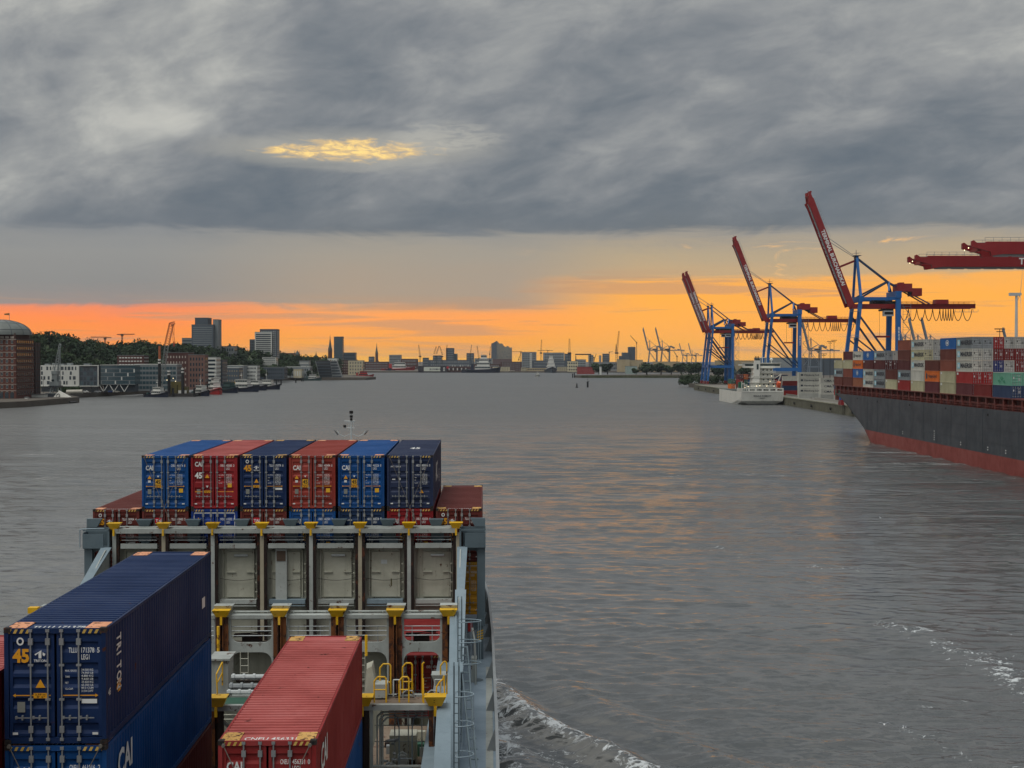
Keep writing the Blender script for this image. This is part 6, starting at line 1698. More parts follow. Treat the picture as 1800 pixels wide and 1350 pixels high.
    b.lathe([(0.05, -2.8), (0.8, -2.4), (1.2, -1.2), (1.25, 0.8), (1.0, 2.0), (0.1, 2.7)], (0, 0), 12)
    A(b, 'lifeboat', M_ORANGE)
    b = MB(); b.bar((xc + 7.6, Y0 + 4, 7.1), (xc + 10.4, Y0 + 1, 17), 0.5); b.bar((xc + 10.6, Y0 + 4, 7.1), (xc + 11.2, Y0 + 1, 14), 0.4); b.bar((xc + 10.4, Y0 + 1, 17), (xc + 7, Y0 + 6, 14), 0.35); A(b, 'davit', M_SW)
    # small lattice of ladders and posts port side
    for k in range(4):
        b = MB(); x = xc - 11 + k * 1.4
        b.tube((x, Y0 + 2 + k, 7.1), (x, Y0 + 2 + k, 13 - k * 0.8), 0.2, 5); b.box(x - 0.1, x + 1.5, Y0 + 1.9 + k, Y0 + 2.1 + k, 11.5 - k * 0.8, 11.8 - k * 0.8); A(b, 'deck_post', M_SW)
    b = MB(); b.box(xc - hb + 0.1, xc - hb + 2.6, Y0 + 10, Y0 + 13, 4.0, 12.4); A(b, 'gangway_tower', M_GREENF)
    # crane-like white beam above the cargo
    b = MB(); b.box(xc - 10, xc + 10, Y0 + 20, Y0 + 22, 21.6, 22.4); A(b, 'radar_yard', M_SW)
    # lit deck lamps
    me = MB().lathe([(0, -0.2), (0.22, 0), (0, 0.2)], (0, 0), 8).mesh('deck_lamp', M_LAMP)
    for dx, dz in ((-9.4, 9.6), (-7.6, 10.2), (-3.0, 10.4), (-1.2, 10.6), (2.6, 10.4), (4.4, 13.0), (5.2, 16.0), (6.6, 10.4), (9.8, 12.6)):
        put('deck_lamp', me, t, loc=(dx, 1.2, dz))
    # her deck cargo seen past the superstructure
    cols = ['orange', 'green', 'lgrey', 'red', 'brown', 'dbrown', 'navy', 'blue', 'green']
    k = 0
    for row, (x, tiers) in enumerate(((xc - hb + 0.3, 2), (xc - hb + 2.9, 3), (xc - hb + 5.5, 3), (xc - hb + 8.1, 3), (xc + 4.5, 3), (xc + 7.1, 3), (xc + 9.0, 2))):
        for ti in range(tiers):
            c = ['orange', 'green', 'brown', 'red', 'maroon', 'lgrey', 'green', 'orange', 'navy', 'blue', 'dbrown', 'dblue', 'blue', 'navy', 'brown', 'red', 'grey', 'lgrey', 'brown', 'red', 'navy'][k % 21]; k += 1
            far_box(x, Y0 + 26 + (14 if row < 1 else 0), 8.2 + ti * 2.78, c, '%s container on the white ship, %s tier of stack %s from the river' % ({'lgrey': 'pale grey', 'dbrown': 'dark brown', 'dblue': 'deep blue'}.get(c, c), ['lower', 'middle', 'upper'][ti], ['one', 'two', 'three', 'four', 'five', 'six', 'seven'][row]), None, group='containers on the white ship')
feeder()
def yard():
    """container stacks standing on the quay behind the cranes"""
    k = 0
    word = ['first', 'second', 'third', 'fourth', 'fifth', 'sixth', 'seventh', 'eighth']
    spec = [(1405, 770, 'coal', 'white', 5, 2), (1443, 745, 'cma', 'white', 4, 2), (1376, 840, None, 'mix', 4, 3), (1350, 900, None, 'mix', 4, 2), (1470, 725, None, 'mix', 4, 2)]
    for si, (px, D, lg, colr, tiers, cols) in enumerate(spec):
        for ci in range(cols):
            for ti in range(tiers):
                c = colr if colr != 'mix' else ['brown', 'lgrey', 'dred', 'green', 'red', 'white', 'maroon', 'navy'][(ti * 3 + ci + si * 2) % 8]
                if colr == 'white' and ti < 1: c = 'lgrey'
                x = wx(px, D)
                # yard stacks stand across the quay: long side facing the river traffic and us
                t = far_box(x, D, 4.41 + ti * 2.78, c, '%s container in quay stack %s, tier %s from the ground, row %s' % ({'lgrey': 'pale grey', 'dred': 'dark red'}.get(c, c), word[si], word[ti], word[ci]), lg if lg and ti else None, doors=True, group='containers stacked on the quay')
                t.rotation_euler = (0, 0, PI / 2)
                t.location = (x + 12.19, D + ci * 2.6, 4.41 + ti * 2.78)
yard()
# ------------------------------------------------------------------ left bank
M_BRICK = paint('red_brick', (102, 58, 48), 0.85, 0.4, 0.0, scale=0.15, bump=0.0)
M_BRICKD = paint('dark_brick', (80, 50, 46), 0.85, 0.4, 0.0, scale=0.15, bump=0.0)
M_STONE = paint('pale_stone_band', (168, 158, 148), 0.8, 0.3, 0.0, scale=0.2, bump=0.0)
M_STONED = paint('shaded_stone_band', (110, 104, 98), 0.9, 0.3, 0.0, scale=0.2, bump=0.0)  # pale stone with shade put in the colour, tones down the sunrise-lit side
M_WALLW = paint('white_facade', (200, 202, 196), 0.7, 0.2, 0.0, scale=0.1, bump=0.0)
M_WALLG = paint('grey_facade', (128, 134, 136), 0.7, 0.3, 0.0, scale=0.1, bump=0.0)
M_WALLD = paint('dark_facade', (70, 80, 90), 0.6, 0.3, 0.0, scale=0.1, bump=0.0)
M_WALLT = paint('tan_facade', (170, 154, 122), 0.75, 0.3, 0.0, scale=0.1, bump=0.0)
M_WALLC = paint('cream_facade', (190, 180, 150), 0.75, 0.3, 0.0, scale=0.1, bump=0.0)
M_GLASS = glass('window_glass', (44, 56, 64))
M_GLASST = glass('teal_glass', (60, 84, 92))
M_ROOFG = paint('grey_roof', (110, 114, 114), 0.8, 0.3, 0.0, scale=0.2, bump=0.0)
M_DOME = paint('copper_glass_dome', (112, 118, 114), 0.4, 0.3, 0.0, scale=0.3, bump=0.0)
M_GRASS = paint('embankment_grass', (64, 76, 48), 0.95, 0.5, 0.0, scale=0.05, streak=0, bump=0.1)
M_QUAYL = paint('old_quay', (92, 86, 78), 0.9, 0.5, 0.0, scale=0.1, streak=0.4, bump=0.1)
M_LEAF = paint('tree_leaves', (52, 70, 44), 0.8, 0.5, 0.0, scale=0.12, streak=0, bump=0.0, spec=0.2)
M_LEAF2 = paint('tree_leaves_dark', (40, 58, 40), 0.8, 0.5, 0.0, scale=0.12, streak=0, bump=0.0, spec=0.2)
M_BARK = paint('bark', (60, 50, 42), 0.9, 0.4, 0.0)
UNIT = {}
def unit(m):
    if m.name not in UNIT:
        UNIT[m.name] = MB().box(0, 1, 0, 1, 0, 1).mesh('window', m)
    return UNIT[m.name]
def land(name, pts, z, mat, label, edge=None):
    b = MB(); n = len(pts)
    b.add([(x, y, z) for x, y in pts] + [(x, y, -3) for x, y in pts], [tuple(range(n))] + [(i, n + i, n + (i + 1) % n, (i + 1) % n) for i in range(n)])
    o = b.build(name, mat); struct(o, label)
    return o
land('ground', [(-255, 762), (-252, 848), (-275, 900), (-284, 941), (-268, 1065), (-268, 1200), (-300, 1420), (-330, 1600), (-285, 1700), (-262, 1760), (-178, 1775), (-172, 1840), (-215, 1990), (-225, 2140), (-330, 2500), (-380, 3000), (-1400, 3200), (-6000, 3300), (-6000, 400), (-600, 400), (-300, 640)], 3.2, M_QUAYL, 'old stone quay and ground of the left bank')
land('ground', [(-2600, 2795), (-420, 2800), (300, 2790), (900, 2700), (3000, 2500), (12400, 2000), (12400, 13800), (-12400, 13800), (-12400, 3100)], 2.4, M_QUAYL, 'far harbour shore across the river bend')
land('ground', [(92, 1985), (150, 1990), (246, 1975), (300, 1900), (420, 1500), (172, 1345), (160, 1320), (165, 1195), (200, 1190), (1500, 1190), (6000, 1400), (6000, 2600), (700, 2600), (300, 2300), (120, 2040), (86, 2010)], 3.4, M_QUAYL, 'harbour peninsula behind the gantry cranes')

def leafy(b, c, rx, ry, rz, n, size, rng):
    """leaf clumps spread over and through an uneven crown"""
    lob = np.stack([rng.uniform(-.55, .55, 7) * rx, rng.uniform(-.55, .55, 7) * ry, rng.uniform(-.35, .6, 7) * rz, rng.uniform(.45, .75, 7)], 1)
    li = lob[rng.randint(7, size=n)]
    v = rng.normal(size=(n, 3)); v /= np.linalg.norm(v, axis=1)[:, None]
    r = (li[:, 3] * rng.uniform(0.5, 1.05, n))[:, None]
    p = np.array(c) + li[:, :3] + v * np.array([rx, ry, rz]) * r
    nr = v + rng.normal(scale=0.5, size=(n, 3)); nr /= np.linalg.norm(nr, axis=1)[:, None]
    u = np.cross(nr, [0.3, 0.5, 0.8]); u /= np.linalg.norm(u, axis=1)[:, None]
    w = np.cross(nr, u)
    a = rng.uniform(0, 6.28, n)[:, None]
    s = (size * rng.uniform(0.6, 1.3, n))[:, None]
    u, w = (u * np.cos(a) + w * np.sin(a)) * s, (w * np.cos(a) - u * np.sin(a)) * s
    q = np.stack([p - u - w * 0.6, p + u - w * 0.5, p + u * 0.7 + w * 0.7, p - u * 0.6 + w * 0.8], 1).reshape(-1, 3)
    o = len(b.v)
    b.v.extend(map(tuple, q.tolist()))
    b.f.extend([(o + 4 * i, o + 4 * i + 1, o + 4 * i + 2, o + 4 * i + 3) for i in range(n)])
    b.mi.extend([b.m] * n)
def hillside():
    # terrain rising behind the quay
    ridge = [(-2000, 30, 900), (-420, 30, 900)]
    b = MB()
    prof = []
    for i, px in enumerate(np.linspace(-120, 600, 37)):
        yr = np.interp(px, [-120, 60, 80, 150, 200, 260, 300, 330, 420, 440, 480, 540, 600], [590, 588, 591, 602, 607, 604, 605, 608, 612, 615, 622, 629, 635])
        D0 = np.interp(px, [-120, 100, 300, 450, 600], [980, 1120, 1330, 1600, 2000])
        D1 = D0 + 190
        prof.append(((wx(px, D0), D0, 3.0), (wx(px, D0 + 60), D0 + 60, 3 + 0.45 * (wz(yr, D1) - 6 - 3)), (wx(px, D1), D1, wz(yr, D1) - 6), (wx(px, D1 + 700), D1 + 700, wz(yr, D1) - 8)))
    for p, q in zip(prof[:-1], prof[1:]):
        for k in range(3): b.quad(p[k], q[k], q[k + 1], p[k + 1])
    o = b.build('hill', M_GRASS); struct(o, 'steep bank behind the waterfront houses')
    rng = np.random.RandomState(5)
    f = MB(); f.m = 0
    for i in range(300):
        k = rng.uniform(0, len(prof) - 1.001); j = int(k); fr = k - j
        row = rng.uniform(0, 1) ** 0.8 * 2.05
        r0 = min(2, int(row)); rf = row - r0
        if r0 >= 3: continue
        P = lambda a: np.array(prof[a][r0]) * (1 - rf) + np.array(prof[a][min(3, r0 + 1)]) * rf if r0 < 2 else np.array(prof[a][2]) * (1 - rf) + np.array(prof[a][3]) * rf * 1.0
        p = P(j) * (1 - fr) + P(j + 1) * fr
        R = rng.uniform(5.5, 9.0)
        f.m = int(rng.rand() < 0.45)
        leafy(f, (p[0], p[1], p[2] + R * 0.55), R, R, R * rng.uniform(0.75, 1.1), 210, 1.15, rng)
    for p, q in zip(prof[:-1], prof[1:]):       # a closed row of crowns on the ridge
        for fr in (0.0, 0.33, 0.66):
            c = np.array(p[2]) * (1 - fr) + np.array(q[2]) * fr
            R = rng.uniform(6, 9.5); f.m = int(rng.rand() < 0.5)
            leafy(f, (c[0] + rng.uniform(-4, 4), c[1], c[2] + R * 0.25 - 2), R, R, R * rng.uniform(0.7, 1.0), 260, 1.2, rng)
    o = f.build('wood', [M_LEAF, M_LEAF2]); tag(o, 'dense dark green wood covering the slope above the left bank', None, kind='stuff')
hillside()
TREES = []
def tree_templates():
    rng = np.random.RandomState(11)
    for k in range(4):
        c = MB(); leafy(c, (0, 0, 7.0), 5.2, 5.2, 5.0, 900, 0.8, rng)
        t = MB(); t.tube((0, 0, 0), (0.2, 0.1, 4.5), 0.5, 7, 0.3)
        for a in range(5):
            an = a * 1.3 + k
            t.tube((0.15, 0.1, 3.4 + 0.3 * a), (2.6 * math.cos(an), 2.6 * math.sin(an), 6.2 + 0.6 * a), 0.2, 5, 0.06)
        TREES.append((c.mesh('crown', M_LEAF2 if k % 2 else M_LEAF), t.mesh('trunk', M_BARK)))
tree_templates()
def tree(x, y, z, h, label, k=0, group=None, wide=1.0):
    t = thing('tree', label, 'tree', (x, y, z), k * 1.7, group)
    s = h / 12.0
    t.scale = (s * wide, s * wide, s)
    c, tr = TREES[k % 4]
    put('trunk', tr, t); put('crown', c, t)
    return t

def block(name, label, px0, px1, ytop, D, depth=18.0, wall=None, base=3.2, rows=0, cols=0, win=None, wsize=(0.6, 0.5), roof=True, band=False, cat='building', roofmat=None, group=None, ybase=None, margin=0.06, rough=None):
    """plain-walled building standing at distance D with its own windows"""
    x0, x1, z1 = wx(px0, D), wx(px1, D), wz(ytop, D)
    z0 = base if ybase is None else wz(ybase, D)
    t = thing(name, label, cat, ((x0 + x1) / 2, D, z0), 0, group)
    w, h = x1 - x0, z1 - z0
    MB().box(-w / 2, w / 2, 0, depth, 0, h).build('wall', wall or M_WALLG, t)
    if roof: MB().box(-w / 2 - 0.15, w / 2 + 0.15, -0.15, depth + 0.15, h, h + 0.4).build('roof', roofmat or M_ROOFG, t)
    if rows and cols:
        m = win or M_GLASS
        cw, rh = w * (1 - 2 * margin) / cols, h * 0.92 / rows
        if rows * cols <= 60 and not band:
            for r in range(rows):
                for c in range(cols):
                    put('window', unit(m), t, loc=(-w / 2 + w * margin + cw * (c + (1 - wsize[0]) / 2), -0.06, h * 0.04 + rh * (r + (1 - wsize[1]) / 2)), scale=(cw * wsize[0], 0.1, rh * wsize[1]))
            if depth > 8:
                sd = 1 if px1 < 900 else -1
                n2 = max(2, min(6, int(depth / max(2.0, cw))))
                for r in range(rows):
                    for c in range(n2): put('window', unit(m), t, loc=(w / 2 - 0.04 if sd > 0 else -w / 2 - 0.06, depth * (c + 0.2) / n2, h * 0.04 + rh * (r + (1 - wsize[1]) / 2)), scale=(0.1, depth / n2 * 0.6, rh * wsize[1]))
        else:
            b = MB()
            for r in range(rows):
                za = h * 0.04 + rh * (r + (1 - wsize[1]) / 2)
                if band: b.box(-w / 2 + w * margin, w / 2 - w * margin, -0.08, 0.02, za, za + rh * wsize[1])
                else:
                    for c in range(cols):
                        xa = -w / 2 + w * margin + cw * (c + (1 - wsize[0]) / 2)
                        b.box(xa, xa + cw * wsize[0], -0.08, 0.02, za, za + rh * wsize[1])
                if depth > 8:
                    sd = 1 if px1 < 900 else -1
                    n2 = max(2, int(depth / max(1.5, cw)))
                    for c in range(n2):
                        ya = depth * (c + 0.2) / n2
                        b.box(*sorted((sd * w / 2, sd * (w / 2 + 0.06))), ya, ya + depth / n2 * 0.6, za, za + rh * wsize[1])
            o = b.build('window_row', m, t); o['kind'] = 'stuff'
    return t

def domed_block():
    D = 812.0
    xl, xr = wx(-70, D), wx(28, D)
    z0 = 3.2
    t = thing('apartment_block', 'red brick apartment block with pale bands and a grey glass dome', 'building', (xl, D, z0))
    H = wz(597, D) - z0
    W = xr - xl
    DP = 31.0
    MB().box(0, W, 0, DP, 0, H).build('wall', M_BRICK, t)
    # dark glazed stair tower at the far corner
    MB().box(W - 5, W + 0.6, DP, DP + 9, 0, H - 1.2).build('stair_tower', paint('stair_glass', (34, 36, 42), 0.6, bump=0.0), t)
    for k in range(9): MB().box(W + 0.6, W + 0.75, DP, DP + 9, 2 + k * H / 9.5, 2.35 + k * H / 9.5).build('stair_frame', M_BRICKD, t)
    for k in range(3): MB().box(W + 0.6, W + 0.8, DP + 0.2 + k * 4.2, DP + 0.5 + k * 4.2, 0, H - 1.2).build('stair_frame', M_BRICKD, t)
    fh = H / 9.2
    for k in range(9):
        zz = 1.2 + k * fh
        MB().box(-0.1, W + 0.15, -0.15, 0.05, zz + fh * 0.86, zz + fh * 0.95).build('stone_band', M_STONE, t)
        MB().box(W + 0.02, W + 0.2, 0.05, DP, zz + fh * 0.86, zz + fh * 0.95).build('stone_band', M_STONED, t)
    for k in range(9):
        zz = 1.2 + k * fh
        for c in range(9):
            xx = W - 2.6 - c * 2.9
            if xx < 1: break
            pair = c % 2 == 1
            put('window', unit(M_STONE), t, loc=(xx - 0.1, -0.06, zz + fh * 0.2), scale=(1.3, 0.08, fh * 0.6))
            put('window_pane', unit(M_GLASS), t, loc=(xx, -0.10, zz + fh * 0.26), scale=(1.1, 0.1, fh * 0.48))
        for c in range(8):
            yy = 2.2 + c * 3.6
            put('window', unit(M_GLASS), t, loc=(W + 0.0, yy, zz + fh * 0.25), scale=(0.1, 1.5, fh * 0.5))
            put('balcony_rail', unit(M_STONED), t, loc=(W + 0.2, yy - 0.2, zz + fh * 0.2), scale=(0.3, 1.9, fh * 0.14))
    # attic storey and parapet
    MB().box(0.4, W - 0.4, 0.5, 25, H, H + 2.8).build('attic', M_BRICKD, t)
    for c in range(10): put('window', unit(M_STONE), t, loc=(W - 3.2 - c * 2.8, 0.42, H + 0.7), scale=(2.0, 0.1, 1.2))
    for k in range(9): MB().box(W - 1.4, W - 0.6, 1 + k * 3.3, 2.6 + k * 3.3, H + 2.8, H + 3.6).build('merlon', M_BRICKD, t)
    # dome with ribs
    cx = wx(-12, D) - xl; R = wx(41, D) - wx(-12, D); zt = wz(561, D) - z0
    b = MB(); n = 9
    prof = [(R * math.cos(PI / 2 * k / n), H + 2.8 + (zt - H - 2.8) * math.sin(PI / 2 * k / n)) for k in range(n + 1)]
    b.lathe(prof, (cx, 13), 28); dm = b.build('dome', M_DOME, t, smooth=True)
    b = MB()
    for a in range(14):
        an = 2 * PI * a / 14
        b.path([(cx + r * 1.005 * math.cos(an), 13 + r * 1.005 * math.sin(an), z + 0.05) for r, z in prof], 0.12, 4)
    for k in (2, 5): b.lathe([(prof[k][0] + 0.05, prof[k][1] - 0.12), (prof[k][0] + 0.2, prof[k][1]), (prof[k][0] + 0.05, prof[k][1] + 0.12)], (cx, 13), 28)
    b.build('dome_rib', M_WALLD, dm)['kind'] = 'stuff'
    xp = wx(3, D) - xl
    MB().tube((xp, 13, zt - 2), (xp, 13, wz(549, D) - z0), 0.12, 6).build('flag_pole', M_STEEL, t)
    MB().add([(xp, 13, wz(549, D) - z0), (xp + 0.1, 13, wz(553, D) - z0), (xp - 3, 13.3, wz(552.5, D) - z0), (xp - 3, 13.3, wz(550, D) - z0)], [(0, 1, 2, 3)]).build('flag', paint('faded_flag', (150, 110, 60), 0.8), t)
    # ground-floor arcade
    for c in range(9): put('arcade_opening', unit(M_GLASS), t, loc=(W - 3.2 - c * 3.0, -0.09, 0.2), scale=(2.0, 0.1, 3.2))
domed_block()

def lattice(b, p, q, w0, w1, n, r=0.12, axis=(0, 1, 0)):
    """tapering four-chord lattice mast"""
    p, q = Vector(p), Vector(q); d = (q - p).normalized()
    u = Vector(axis); u = (u - d * u.dot(d)).normalized(); v = d.cross(u)
    prev = None
    for i in range(n + 1):
        f = i / n; c = p.lerp(q, f); w = (w0 + (w1 - w0) * f) / 2
        cur = [c + u * w + v * w, c - u * w + v * w, c - u * w - v * w, c + u * w - v * w]
        if prev:
            for k in range(4):
                b.tube(prev[k], cur[k], r, 4, cap=False)
                b.tube(prev[k], cur[(k + 1) % 4], r * 0.65, 4, cap=False)
        prev = cur
def harbour_crane():
    D = 862.0; X = wx(95, D)
    m = paint('portal_crane_grey', (150, 158, 158), 0.5, 0.3, 0.0, bump=0.0)
    t = thing('harbour_crane', 'pale grey luffing harbour crane with lattice jib beside the white tent', 'crane', (X, D, 3.2))
    z = lambda py: wz(py, D) - 3.2
    x = lambda px: wx(px, D) - X
    for sx_ in (-1, 1):
        for sy in (0, 1):
            MB().bar((sx_ * 3.0, sy * 6, 0), (sx_ * 1.8, sy * 4 + 1, z(678)), 0.5).build('portal_leg', m, t)
    MB().box(-3.4, 3.4, -0.2, 6.2, z(681), z(678)).build('portal_deck', paint('portal_dark', (70, 76, 78), 0.6), t)
    b = MB(); b.box(-3.0, 2.6, 0.4, 5.4, z(678), z(671)); b.box(-1.6, 1.4, 0.6, 5.0, z(671), z(658)); b.box(-1.8, 1.8, 0.4, 5.2, z(658), z(652)); c = b.build('machinery_house', m, t)
    MB().box(-1.7, -0.2, 0.3, 0.42, z(670), z(667)).build('cab_window', M_GLASS, c)
    b = MB(); lattice(b, (x(93), 2.8, z(668)), (x(103.5), 2.8, z(604)), 2.0, 0.9, 13, 0.13); b.build('jib', m, t)
    b = MB(); lattice(b, (x(101), 2.8, z(672)), (x(103), 2.8, z(604)), 1.2, 0.7, 13, 0.10); b.build('tie_frame', m, t)
    b = MB(); b.tube((x(89), 2.8, z(650)), (x(103), 2.8, z(605)), 0.12, 4); b.tube((x(91), 3.2, z(655)), (x(103), 2.8, z(607)), 0.10, 4); b.tube((x(104.5), 2.8, z(604)), (x(104.5), 2.8, z(640)), 0.06, 4); b.build('hoist_rope', M_CDARK, t)
harbour_crane()

def quay_bits():
    D = 845.0
    # floating pontoon under the domed block
    o = MB().box(wx(-60, 800), wx(40, 800), 786, 806, -0.4, 1.3).build('pontoon', paint('pontoon_dark', (60, 60, 60), 0.8, 0.5, 0.1)); tag(o, 'dark landing pontoon below the domed brick block', 'pontoon')
    b = MB(); b.box(wx(40, 826), wx(128, 838), 830, 842, -0.4, 1.5); b.prism([(wx(128, 838), -0.4), (wx(133, 838), 0.6), (wx(128, 838), 1.5)], 'y', 830, 842)
    o = b.build('pontoon', paint('pontoon_dark', (60, 60, 60), 0.8)); tag(o, 'long dark pontoon carrying the white tent', 'pontoon')
    t = thing('party_tent', 'white pointed tent on the quay beside the harbour crane', 'tent', (wx(110, 846), 846, 1.5))
    w = 5.2; h = 5.6
    cv = MB(); cv.add([(-w, -3, 0.2), (w, -3, 0.2), (w, 3.4, 0.2), (-w, 3.4, 0.2), (-w * 0.9, -2.6, 1.6), (w * 0.95, -2.6, 1.2), (w * 0.9, 3, 1.4), (-w * 0.9, 3, 1.6), (-2.0, 0, h)], [(0, 1, 5, 4), (1, 2, 6, 5), (2, 3, 7, 6), (3, 0, 4, 7), (4, 5, 8), (5, 6, 8), (6, 7, 8), (7, 4, 8)]).build('canvas', paint('tent_white', (222, 220, 210), 0.8, 0.1), t)
    r = MB(); r.lathe([(1.0, -0.15), (1.25, -0.15), (1.25, 0.15), (1.0, 0.15)], (0, 0), 14); o = r.build('round_emblem', plain('emblem_dark', (50, 54, 58)), t); o.rotation_euler = (PI / 2 - 0.5, 0, -0.25); o.location = (-2.0, -2.3, 2.6)
    block('shed', 'white low shed behind the pontoon below the domed block', 49, 78, 694, 838, 6, M_WALLW, base=1.5, cat='shed')
    block('shed', 'grey box-shaped shed under the harbour crane', 80, 97, 692.5, 850, 5, M_WALLD, base=1.5, cat='shed')
    b = MB(); b.tube((wx(117, 930), 930, 4.4), (wx(145, 930), 930, 4.6), 1.3, 10, 1.3); o = b.build('storage_tube', paint('tube_white', (176, 172, 160), 0.7)); tag(o, 'long pale tube lying on the quay beyond the tent', 'pipe')
    o = block('kiosk', 'small white flat-roofed kiosk by the waterside steps', 43, 48, 699, 806, 3, M_WALLW, base=1.3, cat='kiosk')
    # dark figures of the waterside: low hedge and parked boats' rack
    rng = np.random.RandomState(2)
    b = MB()
    for k in range(14): leafy(b, (wx(105 + k * 2.6, 935), 935, 5.2), 2.2, 1.6, 2.0, 110, 0.5, rng)
    o = b.build('hedge', M_LEAF); tag(o, 'trimmed green hedge below the white office block', 'hedge')
    for k, (px, lab) in enumerate(((160, 'dark lamp post on the quay in front of the framed facade'), (365, 'lamp post behind the red ship'), (76, 'lamp post next to the brick stair tower'))):
        Dq = 940; x = wx(px, Dq)
        t = thing('lamp_post', lab, 'lamp post', (x, Dq, 3.2)); MB().tube((0, 0, 0), (0, 0, 9), 0.12, 6).build('post', M_CDARK, t); MB().box(-0.9, 0.9, -0.2, 0.2, 9, 9.25).build('lamp_head', M_CDARK, t)
    # parked vehicles along the quay road
    cols = [('white', (200, 200, 196)), ('dark grey', (60, 62, 66)), ('silver', (150, 152, 154)), ('black', (24, 26, 30)), ('blue', (40, 60, 110)), ('pale', (176, 172, 160))]
    for k, px in enumerate((150, 166, 172, 187, 196, 204)):
        Dq = 960; nm, c = cols[k]
        t = thing('parked_car', '%s car parked on the quay, number %s from the tent' % (nm, ['one', 'two', 'three', 'four', 'five', 'six'][k]), 'car', (wx(px, Dq), Dq, 3.2), 0.1 * k, 'cars parked on the left quay')
        MB().prism([(-2.1, 0.3), (2.1, 0.3), (2.15, 0.8), (1.3, 0.95), (0.7, 1.45), (-1.2, 1.45), (-1.9, 0.95), (-2.15, 0.85)], 'y', -0.85, 0.85).build('body', paint('car_' + nm, c, 0.3), t)
        MB().prism([(1.1, 0.97), (0.62, 1.40), (-1.1, 1.40), (-1.7, 0.97)], 'y', -0.87, 0.87).build('window', M_GLASS, t)
        for wxx in (-1.3, 1.3): MB().tube((wxx, -0.9, 0.32), (wxx, 0.9, 0.32), 0.32, 10).build('wheel', M_TYRE, t)
quay_bits()

def white_office():
    D = 985.0
    px0, px1 = 70, 138
    x0, x1, z0, z1 = wx(px0, D), wx(px1, D), wz(678, D), wz(642, D)
    t = thing('office_building', 'white office block with scattered dark windows raised above the quay', 'building', (x0, D, 3.2))
    zb, zt = z0 - 3.2, z1 - 3.2
    W = x1 - x0
    MB().box(0, W, 0, 16, zb, zt).build('wall', M_WALLW, t)
    MB().box(0.5, W - 0.5, 1, 15, 0, zb).build('ground_floor', M_GLASS, t)
    MB().box(-0.2, W + 0.2, -0.3, 16.2, zb - 0.4, zb).build('floor_slab', M_WALLW, t)
    rnd = random.Random(3)
    for r in range(4):
        za = zb + (zt - zb) * (0.06 + 0.235 * r)
        c = 0.8
        while c < W - 1.5:
            w = rnd.choice((0.9, 1.3, 1.9))
            if rnd.random() < 0.72: put('window', unit(M_GLASS), t, loc=(c, -0.05, za), scale=(w, 0.1, (zt - zb) * 0.17))
            c += w + rnd.choice((0.7, 1.1, 1.6))
    for k in range(4): MB().box(2 + k * 5, 5 + k * 5, 4, 9, zt, zt + 1.0 + 0.4 * (k % 2)).build('roof_box', M_WALLG, t)
    # framed dark facade
    x2 = wx(175, D)
    t = thing('office_building', 'office block with dark facade inside a thick white frame', 'building', (x1, D - 1.5, 3.2))
    W = x2 - x1 - 0.4
    MB().box(0.4, W, 0.8, 16, zb, zt - 0.2).build('wall', M_WALLD, t)
    b = MB(); b.box(0.2, W + 0.2, -0.2, 1.0, zt - 0.5, zt + 0.1); b.box(0.2, 0.9, -0.2, 1.0, zb, zt - 0.5); b.box(W - 0.5, W + 0.2, -0.2, 1, zb, zt - 0.5); b.box(0.2, W + 0.2, -0.2, 1, zb - 0.5, zb)
    b.build('facade_frame', M_WALLW, t)
    MB().box(1, W - 1, 2, 15, 0, zb - 0.5).build('ground_floor', M_GLASS, t)
    for r in range(4):
        for c in range(5): put('window', unit(M_GLASS if (r + c) % 3 else M_GLASST), t, loc=(1.4 + c * (W - 2.4) / 5, 0.72, zb + 0.6 + r * (zt - zb - 1) / 4), scale=((W - 3) / 6.5, 0.1, (zt - zb) * 0.16))
    MB().box(W * 0.2, W * 0.5, 4, 9, zt, zt + 1.1).build('roof_box', M_WALLG, t)
    # glass office with stilts
    x3 = wx(237, D)
    t = thing('office_building', 'long teal glass office building on slanted stilts', 'building', (x2 + 0.6, D, 3.2))
    W = x3 - x2 - 0.6
    MB().box(0, W, 0, 14, zb + 0.8, zt).build('glass_wall', M_GLASST, t)
    MB().box(-0.1, W + 0.1, -0.3, 14.2, zt, zt + 0.35).build('roof', M_WALLW, t)
    for r in range(5): MB().box(0, W, -0.12, 0.0, zb + 0.8 + r * (zt - zb - 0.8) / 5, zb + 1.1 + r * (zt - zb - 0.8) / 5).build('floor_band', M_WALLG, t)
    for c in range(22): MB().box(c * W / 22, c * W / 22 + 0.12, -0.1, 0.0, zb + 0.8, zt).build('mullion', M_WALLD, t)
    for r in range(4):
        for c in range(22):
            if (r * 7 + c * 5) % 9 == 0: put('blind_panel', unit(M_WALLW if c % 2 else M_WALLG), t, loc=(c * W / 22 + 0.15, -0.05, zb + 1.2 + r * (zt - zb - 0.8) / 5), scale=(W / 22 - 0.2, 0.06, (zt - zb) * 0.16))
    for k in range(3):
        MB().bar((2 + k * 7, 0.4, 0), (-1 + k * 7, 0.4, zb + 0.8), 0.4).build('stilt', M_WALLW, t); MB().bar((2 + k * 7, 0.4, 0), (5 + k * 7, 0.4, zb + 0.8), 0.4).build('stilt', M_WALLW, t)
    MB().box(1, W - 1, 4, 13, 0, zb + 0.8).build('ground_floor', M_WALLD, t)
white_office()
